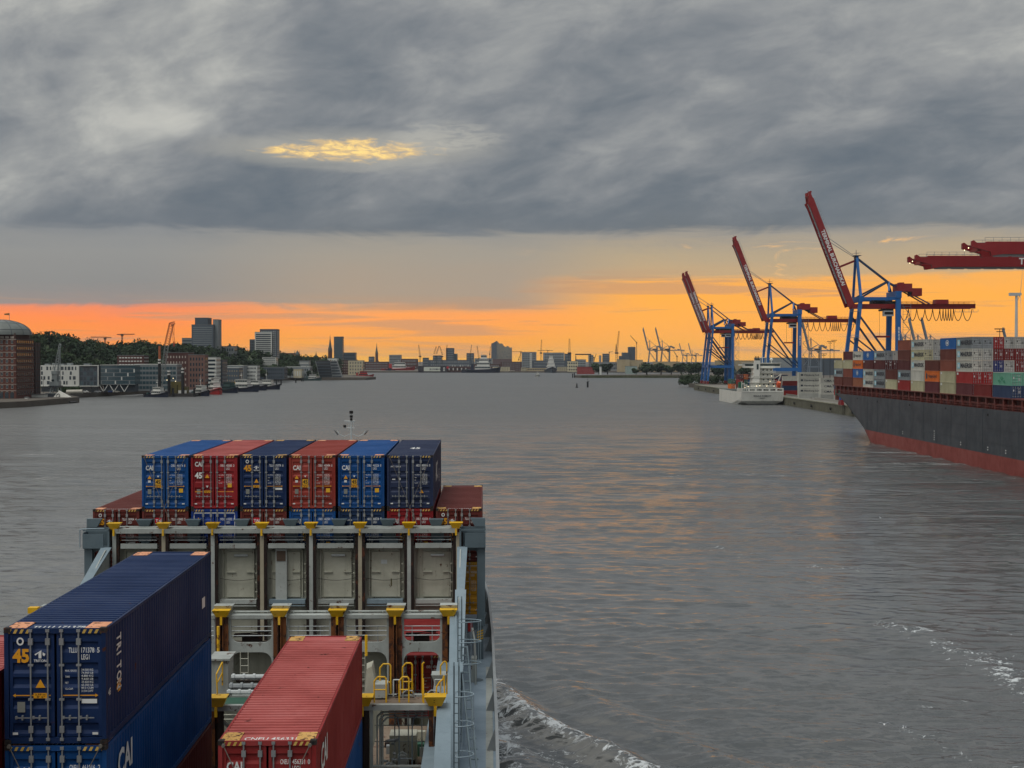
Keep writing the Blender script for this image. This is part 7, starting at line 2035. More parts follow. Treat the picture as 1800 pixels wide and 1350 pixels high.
def more_left():
    A = block
    A('apartment_block', 'stepped brick and white flats on the slope above the teal glass office', 206, 253, 625, 1060, 14, M_BRICKD, ybase=645, rows=3, cols=8, win=M_WALLW, wsize=(0.7, 0.35))
    A('office_building', 'grey glass office with white roof edge behind the floating crane', 237, 311, 641, 1010, 15, M_WALLG, rows=5, cols=12, win=M_GLASST, wsize=(0.86, 0.6), roofmat=M_WALLW, margin=0.02)
    A('brick_house', 'dark red gabled brick warehouse behind the floating crane boom', 290, 331, 620, 1075, 20, M_BRICKD, rows=6, cols=7, win=M_STONE, wsize=(0.4, 0.4))
    A('brick_house', 'tall red brick building with open grey front storeys', 331, 360, 624, 1050, 12, paint('muted_brick', (124, 92, 82), 0.85, 0.4, scale=0.15, bump=0.0), rows=6, cols=5, win=M_GLASS, wsize=(0.5, 0.55))
    A('office_building', 'pale office with stacked white storeys right of the red brick buildings', 360, 380, 628, 1130, 18, M_WALLW, rows=7, cols=3, win=M_GLASS, wsize=(0.8, 0.5), band=True)
    A('office_building', 'dark glass office with slanted white roof edge beside the tugs', 379, 391, 633, 1150, 20, M_WALLD, rows=7, cols=3, win=M_GLASST, wsize=(0.8, 0.4), band=True)
    A('warehouse', 'low dark warehouse with pale roof behind the moored tugs', 392, 420, 647, 1330, 20, M_WALLD, rows=3, cols=6, win=M_WALLT, wsize=(0.3, 0.3), roofmat=M_WALLW)
    A('warehouse', 'pale hall with white roof behind the moored tugs', 393, 428, 643, 1400, 25, M_WALLG, roofmat=M_WALLW)
    A('apartment_block', 'white terraced flats with many balconies beyond the tugs', 425, 452, 643, 1420, 16, M_WALLW, rows=4, cols=10, win=M_GLASS, wsize=(0.6, 0.5))
    A('apartment_block', 'bright white villa block among the trees on the slope', 461, 485, 628, 1700, 16, M_WALLW, ybase=642, rows=4, cols=6, win=M_GLASS, wsize=(0.7, 0.45))
    A('warehouse', 'long grey brick warehouse behind the grass embankment', 452, 500, 646, 1600, 22, M_WALLD, rows=3, cols=12, win=M_GLASS, wsize=(0.5, 0.4))
    A('warehouse', 'row of pale sheds left of the slanted glass building', 495, 545, 645, 1750, 22, M_WALLG, rows=2, cols=12, win=M_GLASS, wsize=(0.5, 0.4), roofmat=M_WALLW)
    A('warehouse', 'cream fronted market hall beside the slanted glass building', 516, 530, 649, 1730, 16, M_WALLC, rows=1, cols=3, win=M_WALLW, wsize=(0.5, 0.6))
    A('apartment_block', 'pale flat-roofed block with white storeys above the market hall', 526, 543, 634, 1850, 16, M_WALLG, rows=4, cols=5, win=M_WALLW, wsize=(0.8, 0.3), band=True)
    A('office_building', 'long brown block on the ridge left of the spire', 493, 516, 621, 2200, 18, M_BRICKD, ybase=640, rows=3, cols=8, win=M_GLASS)
    A('apartment_block', 'brown brick block behind the slanted glass building', 540, 562, 628, 2150, 18, M_BRICK, rows=4, cols=7, win=M_STONE, wsize=(0.4, 0.4))
    A('office_building', 'grey hall roof above the slanted glass building', 566, 592, 630, 2100, 22, M_WALLW, rows=3, cols=6, win=M_GLASS)
    A('apartment_block', 'dark brick quarter right of the slanted glass building', 592, 625, 633, 2150, 30, M_BRICKD, rows=5, cols=9, win=M_STONE, wsize=(0.4, 0.4))
    A('warehouse', 'cream waterside house with tall gable at the pier', 612, 638, 634, 2060, 22, M_WALLC, rows=4, cols=5, win=M_WALLD, wsize=(0.4, 0.5))
    A('apartment_block', 'grey office slab behind the pencil tower', 603, 625, 620, 2700, 20, M_WALLD, rows=5, cols=6, win=M_GLASS)
    # towers
    def tower(name, label, parts, D, depth=22):
        t = None
        for k, (px0, px1, yt, wall, rows, cols, win, ws, band) in enumerate(parts):
            o = block(name, label, px0, px1, yt, D + (4 * k), depth - 2 * k, wall, rows=rows, cols=cols, win=win, wsize=ws, band=band, ybase=640 if D < 2000 else None)
            if k == 0: t = o
            else:
                mw = o.matrix_world.copy()
                for ch in list(o.children):
                    ch.parent = t
                    ch.matrix_parent_inverse = Matrix.Translation(o.location - t.location)
                bpy.data.objects.remove(o)
        return t
    tower('tower_block', 'tall dark glass tower with a grey slab at its side, on the wooded slope', [(337, 375, 571, paint('tower_slate', (84, 94, 104), 0.6, bump=0.0), 17, 8, M_WALLG, (0.9, 0.25), True), (343, 366, 559, M_WALLD, 0, 0, None, (1, 1), False), (374.5, 384, 562, M_WALLG, 0, 0, None, (1, 1), False), (348, 353, 572, M_WALLW, 17, 1, M_WALLD, (0.8, 0.5), True)], 1620)
    A('tower_block', 'small grey slab left of the dark glass tower', 320, 338, 594.5, 1650, 16, M_WALLG, ybase=640, rows=8, cols=4, win=M_WALLD, wsize=(0.7, 0.5), band=True)
    A('office_building', 'low grey roof right of the dark glass tower', 384, 412, 609, 1660, 18, M_WALLG, ybase=640, rows=3, cols=6, win=M_GLASS)
    tower('tower_block', 'white striped high-rise with dark side on the wooded slope', [(448, 478, 584, M_WALLW, 15, 8, M_GLASS, (0.92, 0.55), True), (457, 487, 579, M_WALLD, 16, 9, M_WALLW, (0.5, 0.45), False)], 1800)
    A('tower_block', 'small blue-grey slab left of the striped high-rise', 439, 449, 597, 1830, 16, M_WALLD, ybase=640, rows=8, cols=3, win=M_GLASS)
    A('tower_block', 'slim blue-grey tower right of the church spire', 587, 602.5, 592, 2600, 18, M_WALLD, rows=14, cols=6, win=M_GLASST, wsize=(0.75, 0.5))
    # churches
    def church(label, px, ytip, ysh, D, wpx, name='church'):
        X = wx(px, D); t = thing(name, label, 'church', (X, D, 3))
        w = wpx / FPX * D; zs, zt = wz(ysh, D) - 3, wz(ytip, D) - 3
        MB().box(-w / 2, w / 2, 0, w, 0, zs).build('tower', M_BRICKD, t)
        b = MB(); b.lathe([(w * 0.62, zs), (w * 0.34, zs + (zt - zs) * 0.3), (w * 0.14, zs + (zt - zs) * 0.65), (0.05, zt)], (0, w / 2), 8); b.build('spire', paint('copper_spire', (66, 76, 76), 0.6), t)
        for s_ in (-1, 1): MB().lathe([(w * 0.12, zs), (0.02, zs + w * 0.9)], (s_ * w * 0.42, w * 0.1), 6).build('pinnacle', M_BRICKD, t)
        MB().prism([(-w * 0.6, 0), (w * 0.6, 0), (w * 0.6, zs * 0.45), (0, zs * 0.7), (-w * 0.6, zs * 0.45)], 'y', w, w + w * 3).build('nave', M_BRICKD, t)
        return t
    church('dark church with tall needle spire left of the slim tower', 580, 588, 616, 2500, 6.5)
    church('thin church spire standing alone above the low city roofs', 662, 602, 622, 3600, 4.6)
    church('small domed church tower on the ridge right of the high-rise', 522, 615, 623, 2300, 9)
    church('small pointed turret left of the needle spire', 555.5, 617, 624, 2300, 2.2)
    # slanted glass building leaning over the water
    D = 1775.0
    X = wx(556, D)
    t = thing('office_building', 'dark glass office building slanted like a parallelogram over the water', 'building', (X, D, 1.2))
    z1 = wz(634, D) - 1.2
    x = lambda px: wx(px, D) - X
    MB().hexa([(x(563), 0, 1.6), (x(584), 0, 1.6), (x(584), 20, 1.6), (x(563), 20, 1.6)], [(x(555), 0, z1), (x(580), 0, z1), (x(580), 20, z1), (x(555), 20, z1)]).build('glass_front', glass('dark_front', (36, 44, 50)), t)
    MB().hexa([(x(584) + 0.02, 0.2, 1.6), (x(600), 6, 1.6), (x(600), 20, 1.6), (x(584) + 0.02, 20, 1.6)], [(x(580) + 0.02, 0.2, z1 - 0.2), (x(590), 6, z1 - 0.2), (x(590), 20, z1 - 0.2), (x(580) + 0.02, 20, z1 - 0.2)]).build('side_wall', M_WALLG, t)
    for k in range(6):
        f0 = (k + 0.2) / 6; zz = 1.6 + (z1 - 1.6) * f0
        xa = x(563) + (x(555) - x(563)) * f0; xb = x(584) + (x(580) - x(584)) * f0
        MB().box(xa + 0.2, xb - 0.2, -0.15, 0.05, zz, zz + 0.5).build('floor_band', M_WALLD, t)
        xc_ = x(600) + (x(590) - x(600)) * f0
        MB().hexa([(xb + 0.3, 0.1, zz), (xc_, 5.8, zz), (xc_, 6.2, zz), (xb + 0.3, 0.5, zz)], [(xb + 0.3, 0.1, zz + 1.6), (xc_ - .4, 5.8, zz + 1.6), (xc_ - .4, 6.2, zz + 1.6), (xb + 0.3, 0.5, zz + 1.6)]).build('window_strip', M_GLASS, t)
    MB().box(x(552), x(606), -3, 22, -1.6, 1.6).build('base', M_QUAYL, t)
    MB().bar((x(562), -0.3, 1.6), (x(554.5), -0.3, z1), 0.5).build('edge_beam', M_WALLG, t)
    # grass embankment strip
    rng = np.random.RandomState(9); b = MB()
    for k in range(30): leafy(b, (wx(372 + k * 2.2, 1360), 1360, 3.8), 2.6, 2, 1.6, 90, 0.6, rng)
    o = b.build('shrubbery', M_LEAF); tag(o, 'row of bushes along the bank behind the moored tugs', None, kind='stuff')
    for k, (px, D, h) in enumerate(((488, 1650, 17), (474, 1660, 14), (500, 1680, 15), (452, 1500, 13), (465, 1580, 14), (510, 1720, 12), (430, 1480, 12), (545, 1740, 9))):
        tree(wx(px, D), D, 3.2, h, 'dark green tree on the left waterfront, %s from the slanted glass building' % ['fifth', 'sixth', 'third', 'eighth', 'seventh', 'second', 'ninth', 'first'][k], k, 'trees on the left waterfront')
more_left()

def tower_crane(name, label, px, ybase, ytop, D, jib=None, mat=None, lat=True, w=None, zb=None):
    """simple slewing or luffing crane: mast from base to hinge, jib towards tip pixel"""
    m = mat or M_CDARK
    X = wx(px, D); z0 = wz(ybase, D) if zb is None else zb
    t = thing(name, label, 'crane', (X, D, z0))
    w = w or 1.6
    b = MB(); lattice(b, (0, 0, 0), (0, 0, wz(ytop, D) - z0), w, w * 0.9, 8, 0.2); b.build('mast', m, t)
    MB().box(-w * 0.9, w * 0.9, -w, w, wz(ytop, D) - z0 - 2, wz(ytop, D) - z0 + 0.6).build('slewing_cab', m, t)
    for k, (jx0, jy0, jx1, jy1) in enumerate(jib or []):
        b = MB(); lattice(b, (wx(jx0, D) - X, 0, wz(jy0, D) - z0), (wx(jx1, D) - X, 0, wz(jy1, D) - z0), w * 0.9, w * 0.5, 10, 0.2); b.build('jib' if k == 0 else 'counter_jib', m, t)
    return t
def city():
    M_CRB = paint('crane_brown', (90, 60, 46), 0.6, 0.3, bump=0.0)
    tower_crane('tower_crane', 'flat-top tower crane above the wooded ridge', 185, 602, 594, 1900, [(185, 593, 160, 592.5), (185, 593, 196, 593.5)], M_CRB, zb=40)
    tower_crane('tower_crane', 'tower crane with long level jib above the wooded ridge', 215, 602, 588, 1900, [(215, 588, 237, 587.5), (215, 588, 206, 588)], M_CRB, zb=40)
    c = tower_crane
    c('tower_crane', 'dark luffing crane rising alone left of the floating dock', 738.5, 640, 626, 3300, [(738.5, 627, 736, 606)], w=3)
    c('tower_crane', 'first dockyard crane with folded jib behind the floating dock', 767, 640, 626, 3200, [(767, 622, 772, 608), (763, 622, 767, 609)], w=3)
    c('tower_crane', 'second dockyard crane with folded jib behind the floating dock', 777, 640, 626, 3200, [(778, 624, 773, 609)], w=3)
    c('tower_crane', 'thin mast crane behind the square glass tower', 785.5, 640, 616, 3300, [(785, 617, 786, 606)])
    c('tower_crane', 'luffing crane beside the grey cube building', 827, 640, 622, 3300, [(827, 622, 829, 606)])
    c('tower_crane', 'leaning crane left of the wave-roofed concert hall', 842, 642, 630, 3300, [(842, 630, 838.5, 608)], w=3)
    c('tower_crane', 'slim crane just left of the wave-roofed concert hall', 861, 640, 622, 3300, [(861, 622, 862, 609)])
    c('tower_crane', 'crane with level jib right of the concert hall', 915, 640, 618, 4000, [(915, 618, 900, 618)], w=1.4)
    c('tower_crane', 'leaning crane right of the concert hall', 912, 634, 631, 3600, [(912, 631, 917, 617)], w=1.6)
    c('tower_crane', 'tall thin crane between the two office blocks', 951, 640, 620, 3200, [(951, 620, 952, 597)], w=3)
    c('tower_crane', 'crane with level jib over the long office block', 963, 634, 616, 3600, [(963, 616, 945, 616), (963, 616, 972, 616.5)], w=1.4)
    c('tower_crane', 'thick dark dockyard crane right of the long office block', 1001, 645, 620, 3000, [(1001, 620, 1001, 595)], w=4)
    c('tower_crane', 'tallest dark crane in front of the tan wall', 1084, 648, 620, 2700, [(1084, 620, 1088, 582), (1083, 620, 1083.5, 605)], w=3.4)
    c('tower_crane', 'fine lattice crane right of the stepped grey building', 1119, 640, 602, 3300, [(1119, 602, 1108, 590)], w=1.4)
    c('tower_crane', 'small crane with level jib above the tree tops', 1071, 635, 619, 3600, [(1071, 619, 1077, 618)], w=1.2)
    c('tower_crane', 'small leaning crane next to the grey pylon', 1044, 640, 628, 3300, [(1044, 634, 1048, 622)], w=1.6)
    c('tower_crane', 'leaning crane left of the raised blue booms', 1190, 640, 626, 3600, [(1190, 626, 1184, 617)], w=2)
    # blocks of the far skyline: (label, px0, px1, ytop, D, wall, rows, cols)
    sky = [('grey office slab with many windows left of the floating dock', 684, 705, 624, 3500, M_WALLG, 5, 8), ('pale lower front of the grey office slab', 684, 703, 634, 3200, M_WALLG, 4, 8), ('low dark block beside the lone spire', 648, 657, 627, 3500, M_WALLD, 3, 4), ('brown low quarter under the lone spire', 640, 684, 636, 3200, M_BRICKD, 3, 14), ('dark low roofs right of the slab', 705, 734, 631, 3400, M_BRICKD, 3, 10),
           ('flat grey block left of the dockyard cranes', 743, 753, 629, 3400, M_WALLD, 4, 4), ('dark block behind the dockyard cranes', 761, 776, 625, 3500, M_WALLD, 5, 5), ('square dark glass tower behind the floating dock', 784, 798, 612, 3300, M_WALLD, 9, 5), ('lower shoulder of the square glass tower', 797, 804, 622, 3310, M_GLASST, 6, 3), ('grey cube building right of the square tower', 820, 833, 621, 3400, M_WALLD, 6, 5), ('dark sheds behind the floating dock', 752, 830, 633, 3250, M_WALLD, 3, 20),
           ('grey roofs between the cube and the concert hall', 834, 866, 630, 3500, M_WALLG, 3, 10), ('long low red-brown warehouse behind the yacht', 832, 880, 640, 2950, M_BRICKD, 2, 14), ('broad grey office block with glass front', 917, 943, 619, 3400, M_WALLG, 7, 8), ('slim white column building before the office block', 931.5, 935, 621, 3000, M_WALLW, 8, 2), ('dark brick base storeys near the shore', 880, 917, 636, 3100, M_BRICKD, 4, 12), ('white silo-like shed on the far shore', 866, 896, 645, 2850, M_WALLC, 2, 8), ('small dark gabled house on the far shore', 905, 915, 641, 2850, M_BRICKD, 3, 3), ('pale low shed on the far shore beside the gabled house', 916, 925, 646, 2850, M_WALLC, 2, 3),
           ('long pale office block with vertical bays', 955, 992, 620, 3400, M_WALLG, 6, 11), ('dark round-cornered block beside the thick crane', 993, 1004, 622, 3300, M_WALLD, 5, 4), ('dark quarter below the long office block', 935, 996, 634, 3050, M_WALLD, 3, 18), ('low sheds with pale roofs along the shore', 925, 960, 647, 2860, M_WALLT, 1, 10), ('pale flat shed near the motor yacht', 980, 998, 645, 2860, M_WALLC, 2, 5), ('round-topped cream silo on the shore', 998, 1016, 635, 2700, M_WALLC, 3, 4), ('grey block behind the red shed', 1012, 1030, 632, 3200, M_WALLG, 4, 6), ('narrow grey tower right of the gantry', 1035, 1043, 624, 3300, M_WALLG, 7, 3), ('grey tower with rounded top behind the trees', 1060, 1071, 622, 3200, M_WALLD, 7, 4), ('thin concrete pylon above the trees', 1054, 1057, 625, 3200, M_WALLG, 0, 0),
           ('stepped grey power station, tall part', 1105, 1117, 610, 3300, M_WALLD, 0, 0), ('stepped grey power station, middle part', 1094, 1106, 620, 3290, M_WALLD, 0, 0), ('stepped grey power station, low part', 1089, 1096, 626, 3280, M_WALLD, 0, 0), ('tan windowless hall behind the tall dark crane', 1086, 1107, 632, 2650, M_WALLT, 0, 0), ('longer tan hall behind the trees', 1107, 1130, 633, 2660, M_WALLT, 0, 0), ('pale grey-green shed among the trees', 1101, 1120, 644, 2250, paint('greengrey', (140, 156, 150), 0.7), 0, 0), ('long tan hall between the far cranes', 1150, 1195, 636, 2700, M_WALLT, 0, 0), ('low grey roofs left of the tan hall', 1040, 1090, 637, 3000, M_WALLG, 2, 16),
           ('pale distant hall behind the quay stacks', 1330, 1420, 629, 2300, M_WALLG, 0, 0), ('long blue-grey distant hall behind the tallest crane', 1415, 1480, 630, 2000, M_WALLD, 0, 0), ('low distant sheds behind the white ship', 1260, 1335, 634, 2400, M_WALLT, 0, 0)]
    for k, (lab, a, b, yt, D, m, r, cc) in enumerate(sky):
        block('city_building', lab, a, b, yt, D, 25, m, base=2.4, rows=r, cols=cc, win=M_GLASS if m not in (M_WALLD, M_BRICKD) else M_WALLG, wsize=(0.6, 0.45), band=False, group='buildings of the far skyline')
    # concert hall with a wave-shaped roof
    D = 6400.0; X = wx(863, D)
    t = thing('concert_hall', 'concert hall with glass body and wave-shaped peaked roof', 'building', (X, D, 2.4))
    pk = [(863.5, 604), (866, 603), (870, 601), (873, 599), (875, 600.5), (878, 604), (881, 603.5), (883, 604), (886, 608.5), (889, 610), (892, 608), (894, 609), (897, 611.5), (900, 610.5)]
    P = [(wx(a, D) - X, wz(b, D) - 2.4) for a, b in pk]
    zb = wz(631, D) - 2.4
    MB().prism([(P[0][0], zb), (P[3][0], zb)] + P[3::-1], 'y', 0, 60).build('glass_front', M_WALLD, t)
    MB().prism([(P[3][0], zb), (P[-1][0], zb)] + P[:2:-1], 'y', 3, 62).build('glass_side', paint('hall_glass', (128, 122, 108), 0.4, 0.4, scale=0.05, bump=0.0), t)
    MB().box(P[0][0], P[-1][0], 0, 60, 0, zb).build('brick_base', M_BRICKD, t)
    b = MB()
    rnd = random.Random(2)
    for k in range(90):
        xx = rnd.uniform(P[3][0] + 1, P[-1][0] - 2); zz = rnd.uniform(zb + 2, zb + 32)
        b.box(xx, xx + 2, 2.8, 3.0, zz, zz + 2)
    b.build('facade_pane', M_GLASST, t)['kind'] = 'stuff'
    # shipyard gantry
    D = 3000.0; X = wx(1025, D); t = thing('shipyard_gantry', 'dark portal gantry crane spanning the dry dock', 'crane', (X, D, 2.4))
    h = wz(622, D) - 2.4; w = wx(1039, D) - X
    MB().box(-w, w, -2, 2, h - 2.4, h).build('bridge_beam', M_CDARK, t)
    for s_ in (-1, 1):
        b = MB(); b.bar((s_ * w * 0.92 - 2, 0, 0), (s_ * w * 0.92, 0, h - 2), 1.0); b.bar((s_ * w * 0.92 + 2, 0, 0), (s_ * w * 0.92, 0, h - 2), 1.0); b.build('gantry_leg', M_CDARK, t)
    # floating dock
    D = 2790.0; X = wx(735, D); t = thing('floating_dock', 'dark floating dock with a long white sign panel', 'dock', (X, D, 0))
    W = wx(832, D) - X; H = wz(643.5, D)
    MB().box(0, W * 0.52, 0, 8, 0.2, H).build('dock_wall', paint('dock_dark', (52, 50, 56), 0.7), t)
    MB().box(W * 0.52, W, 4, 10, 0.2, H * 0.96).build('dock_wall', paint('dock_red_brown', (80, 50, 48), 0.7), t)
    MB().box(-1, W, -1, 40, -1, 1.6).build('dock_floor', paint('dock_dark', (52, 50, 56), 0.7), t)
    MB().box(wx(745, D) - X, wx(774, D) - X, -0.3, 0, wz(652.5, D), wz(645, D)).build('sign_panel', paint('sign_white', (200, 204, 190), 0.6), t)
    b = MB(); b.text('BLOHM+VOSS', (wx(748, D) - X + 8, -0.4, wz(650.5, D)), (1, 0, 0), (0, 0, 1), 3.2, bold=0.02); b.build('sign_lettering', M_DKL, t)
    MB().box(wx(779, D) - X, wx(782, D) - X, -0.3, 0, wz(652, D), wz(646, D)).build('white_plate', M_WALLW, t)
    b = MB(); b.lathe([(0, -0.4), (2.6, -0.4), (2.6, 0.4), (0, 0.4)], (0, 0), 12); o = b.build('round_sign', paint('round_red', (170, 40, 50), 0.6), t); o.rotation_euler = (PI / 2, 0, 0); o.location = (wx(787, D) - X, -0.3, wz(646, D))
    for k in range(10): MB().box(W * 0.55 + k * 4, W * 0.55 + k * 4 + 2, 3.7, 4, H * 0.35, H * 0.7).build('dock_opening', M_CDARK if k % 2 else M_WALLW, t)
    for k in range(9): MB().box(W * 0.56 + k * 5, W * 0.56 + k * 5 + 2.6, 5, 8, H * 0.96, H * 0.96 + 1.6).build('dock_hut', M_WALLW if k % 3 else M_WALLG, t)
    # white light tower, red shed, peninsula wall
    t = thing('light_tower', 'slim white square light tower on the peninsula point', 'tower', (wx(1055.5, 2060), 2060, 3.4))
    MB().box(-1.4, 1.4, -1.4, 1.4, 0, wz(645, 2060) - 3.4).build('shaft', M_WALLW, t); MB().box(-1.7, 1.7, -1.7, 1.7, wz(645, 2060) - 3.4, wz(644, 2060) - 3.4).build('cap', M_WALLG, t)
    block('red_shed', 'rusty red shed on the peninsula point', 1015, 1045, 645, 2150, 20, paint('shed_red', (140, 60, 58), 0.8), base=3.4, cat='shed', roofmat=M_BRICKD)
    xa, xb = 86, 240
    for k in range(16):
        o = MB().box(0, 9.0, -0.4, 0, -1, 3.6).build('quay_panel', M_MOSS, None)
        o.location = (xa + 8 + k * 9.6, 1983 - abs(k - 6) * 0.6, 0)
        o.parent = [q for q in bpy.data.objects if q.get('label') == 'harbour peninsula behind the gantry cranes'][0]
    lab = ['round dark tree at the red shed', 'dark tree next to the white light tower', 'tallest round tree on the peninsula', 'second round tree on the peninsula', 'smaller dark tree right of the round ones', 'wide tree before the tan hall', 'dark tree left of the blue crane legs', 'tree partly behind the blue crane legs', 'low tree beside the grey-green shed', 'tree between the twin blue cranes', 'tree under the crane girders', 'tree beyond the quay end', 'dark tree near the white ship bow', 'tree behind the landside crane legs']
    for k, (px, D, h, w) in enumerate(((1053, 2120, 17, 1.3), (1068, 2110, 16, 1.5), (1137, 2050, 18, 1.6), (1162, 2060, 17, 1.4), (1180, 2080, 14, 1.5), (1198, 2060, 17, 1.4), (1215, 2000, 18, 1.5), (1228, 1900, 18, 1.3), (1118, 2060, 10, 1.2), (1262, 1700, 15, 1.2), (1285, 1650, 15, 1.2), (1310, 1600, 14, 1.2), (1330, 1560, 14, 1.2), (1270, 2000, 15, 1.4))):
        tree(wx(px, D), D, 3.4, h, lab[k], k, 'trees on the harbour peninsula', w)
    rng = np.random.RandomState(21)
    bush = [('big dense bush on the bank at the quay end', 1214, 1333, 9), ('lower bush hanging over the water at the quay end', 1204, 1325, 6), ('bush behind the first crane legs', 1232, 1300, 10), ('bush between the crane and the white ship', 1258, 1290, 8), ('bush low behind the white ship stern', 1278, 1280, 8)]
    for lab, px, D, r in bush:
        t = thing('bush', lab, 'bush', (wx(px, D), D, 3.0), 0, 'bushes at the quay end')
        b = MB(); leafy(b, (0, 0, r * 0.35), r * 1.1, r, r * 0.62, 700, 0.62, rng); b.build('foliage', M_LEAF, t)
        b = MB()
        for a in range(5): b.tube((0, 0, -1), (math.cos(a * 1.3) * r * .5, math.sin(a * 1.3) * r * .5, r * 0.5), 0.15, 5, 0.05)
        b.build('stem', M_BARK, t)
city()
# ------------------------------------------------------------------ boats, buoys, birds and other small things
M_TUGB = paint('tug_navy', (30, 40, 62), 0.5, 0.3, 0.05, bump=0.0)
M_TUGG = paint('tug_green', (60, 86, 84), 0.5, 0.3, bump=0.0)
M_TUGR = paint('ship_red', (168, 44, 44), 0.5, 0.3, bump=0.0)
M_TW = paint('tug_white', (206, 206, 200), 0.5, 0.2, bump=0.0)
def boat(px, py, length, hull, house, label, rz=0.0, name='tugboat', cat='boat', group='boats moored at the left bank', levels=2, mast=7.0, band=None, funnel=None):
    """small ship with raised bow, stepped deckhouse, mast; local +x is the bow"""
    D = wd_(py); X = wx(px, D)
    t = thing(name, label, cat, (X, D, 0), rz, group)
    L = length * 1.2; B = L * 0.30; fb = L * 0.075 + 0.6
    st = [(-0.5, 0.72, 1.0), (-0.38, 0.95, 0.92), (0.0, 1.0, 0.95), (0.25, 0.9, 1.2), (0.4, 0.58, 1.55), (0.5, 0.04, 1.85)]
    b = MB()
    lo = [(x * L * (0.93 if x > 0.3 else 1), B / 2 * w * 0.85, -0.5) for x, w, h in st]; hi = [(x * L, B / 2 * w, fb * h) for x, w, h in st]
    for s_ in (-1, 1):
        for k in range(len(st) - 1):
            q = [(p[0], s_ * p[1], p[2]) for p in (lo[k], lo[k + 1], hi[k + 1], hi[k])]
            b.quad(*(q if s_ < 0 else q[::-1]))
    b.quad((lo[0][0], lo[0][1], lo[0][2]), (lo[0][0], -lo[0][1], lo[0][2]), (hi[0][0], -hi[0][1], hi[0][2]), (hi[0][0], hi[0][1], hi[0][2]))
    b.add([(p[0], -p[1], p[2] - 0.35) for p in hi] + [(p[0], p[1], p[2] - 0.35) for p in hi[::-1]], [tuple(range(2 * len(hi)))])
    b.build('hull', hull, t)
    b = MB()
    for s_ in (-1, 1):
        for k in range(len(st) - 1): b.bar((hi[k][0], s_ * hi[k][1], hi[k][2] * 0.8), (hi[k + 1][0], s_ * hi[k + 1][1], hi[k + 1][2] * 0.8), 0.35, 0.4)
    b.build('fender_belt', band or M_TYRE, t)
    z = fb * 0.95 - 0.3
    for k in range(levels):
        w = B * (0.72 - 0.14 * k); l0, l1 = -0.16 + 0.05 * k, 0.24 - 0.03 * k
        h = L * 0.085 + 0.6
        MB().hexa([(l0 * L, -w / 2, z), (l1 * L, -w / 2, z), (l1 * L, w / 2, z), (l0 * L, w / 2, z)], [(l0 * L, -w / 2, z + h), ((l1 - 0.02) * L, -w / 2, z + h), ((l1 - 0.02) * L, w / 2, z + h), (l0 * L, w / 2, z + h)]).build('deckhouse' if k < levels - 1 else 'wheelhouse', house, t)
        b = MB(); b.box(l0 * L - 0.05, (l1 - 0.012) * L + 0.05, -w / 2 - 0.05, w / 2 + 0.05, z + h * 0.45, z + h * 0.8); b.build('window_band', M_SWIN, t)
        b = MB()
        for q in range(6):
            xx = (l0 + (l1 - l0) * q / 5) * L
            b.box(xx - 0.1, xx + 0.1, -w / 2 - 0.08, w / 2 + 0.08, z + h * 0.42, z + h * 0.82)
        b.build('window_post', house, t)['kind'] = 'stuff'
        MB().box(l0 * L - 0.3, l1 * L + 0.3, -w / 2 - 0.3, w / 2 + 0.3, z + h, z + h + 0.15).build('deck_roof', house, t)
        z += h + 0.15
    MB().box(-0.27 * L, -0.19 * L, -B * 0.16, B * 0.16, fb * 0.6, fb + L * 0.14).build('funnel', funnel or hull, t)
    b = MB(); b.tube((0.02 * L, 0, z), (0.0, 0, z + mast), 0.14, 5, 0.06); b.tube((0.0, -B * 0.2, z + mast * 0.6), (0.0, B * 0.2, z + mast * 0.6), 0.06, 4); b.box(-0.6, 0.6, -0.1, 0.1, z + mast * 0.4, z + mast * 0.5); b.build('mast', house, t)
    b = MB(); b.box(-0.40 * L, -0.34 * L, -B * 0.2, B * 0.2, fb * 0.6, fb + 0.8); b.build('towing_winch', M_TUGG, t)
    return t
def boats():
    boat(276, 698, 17, M_TUGB, M_TW, 'navy tug with white wheelhouse left of the floating crane piles', -0.5)
    boat(352, 696, 19, M_TUGB, M_TW, 'black-hulled tug right of the floating crane', -0.8)
    boat(377, 693, 24, M_TUGR, M_TW, 'red fire boat with white superstructure between the tugs', -1.1, levels=3, funnel=M_TUGR)
    boat(401, 690.5, 22, M_TUGB, M_TUGG, 'tug with grey-green deckhouse right of the red boat', -0.8)
    boat(424, 688.5, 27, M_TUGB, M_TW, 'largest black tug in the row of moored tugs', -0.35, funnel=M_YEL)
    boat(449, 686, 22, M_TUGB, M_TW, 'second to last tug in the moored row, bow to the river', -0.6, mast=8)
    boat(468, 684.5, 22, M_TUGB, M_TW, 'last tug in the moored row, nearest the mooring piles', -0.3, mast=9)
    boat(637, 664.5, 26, M_TUGR, M_TUGR, 'red lightship moored at the pier beyond the slanted building', 0.1, name='lightship', mast=11)
    boat(548, 669, 20, M_TUGG, M_TW, 'grey working boat at the pier before the slanted glass building', 0.0, mast=6)
    boat(945, 662.5, 14, M_TW, M_TW, 'small white launch heading towards us in midstream', -1.45, name='launch', group=None, mast=3)
    boat(846, 655.2, 62, M_TUGB, M_TW, 'navy and white river cruiser at the far shore', 0.0, name='cruise_yacht', levels=4, group=None, mast=8)
    boat(968, 655.0, 60, M_WALLD, M_TW, 'motor yacht with raised bow facing us at the far shore', -1.5, name='motor_yacht', levels=4, group=None, mast=9)
    boat(700, 652.8, 60, M_TUGR, M_TW, 'red and white museum ship far off left of the floating dock', 0.0, name='ferry', levels=2, group=None, mast=8)
    boat(684, 653.5, 20, M_TUGB, M_TUGB, 'small dark ferry crossing left of the floating dock', 0.0, name='ferry', levels=2, group=None, mast=3)
    t = None
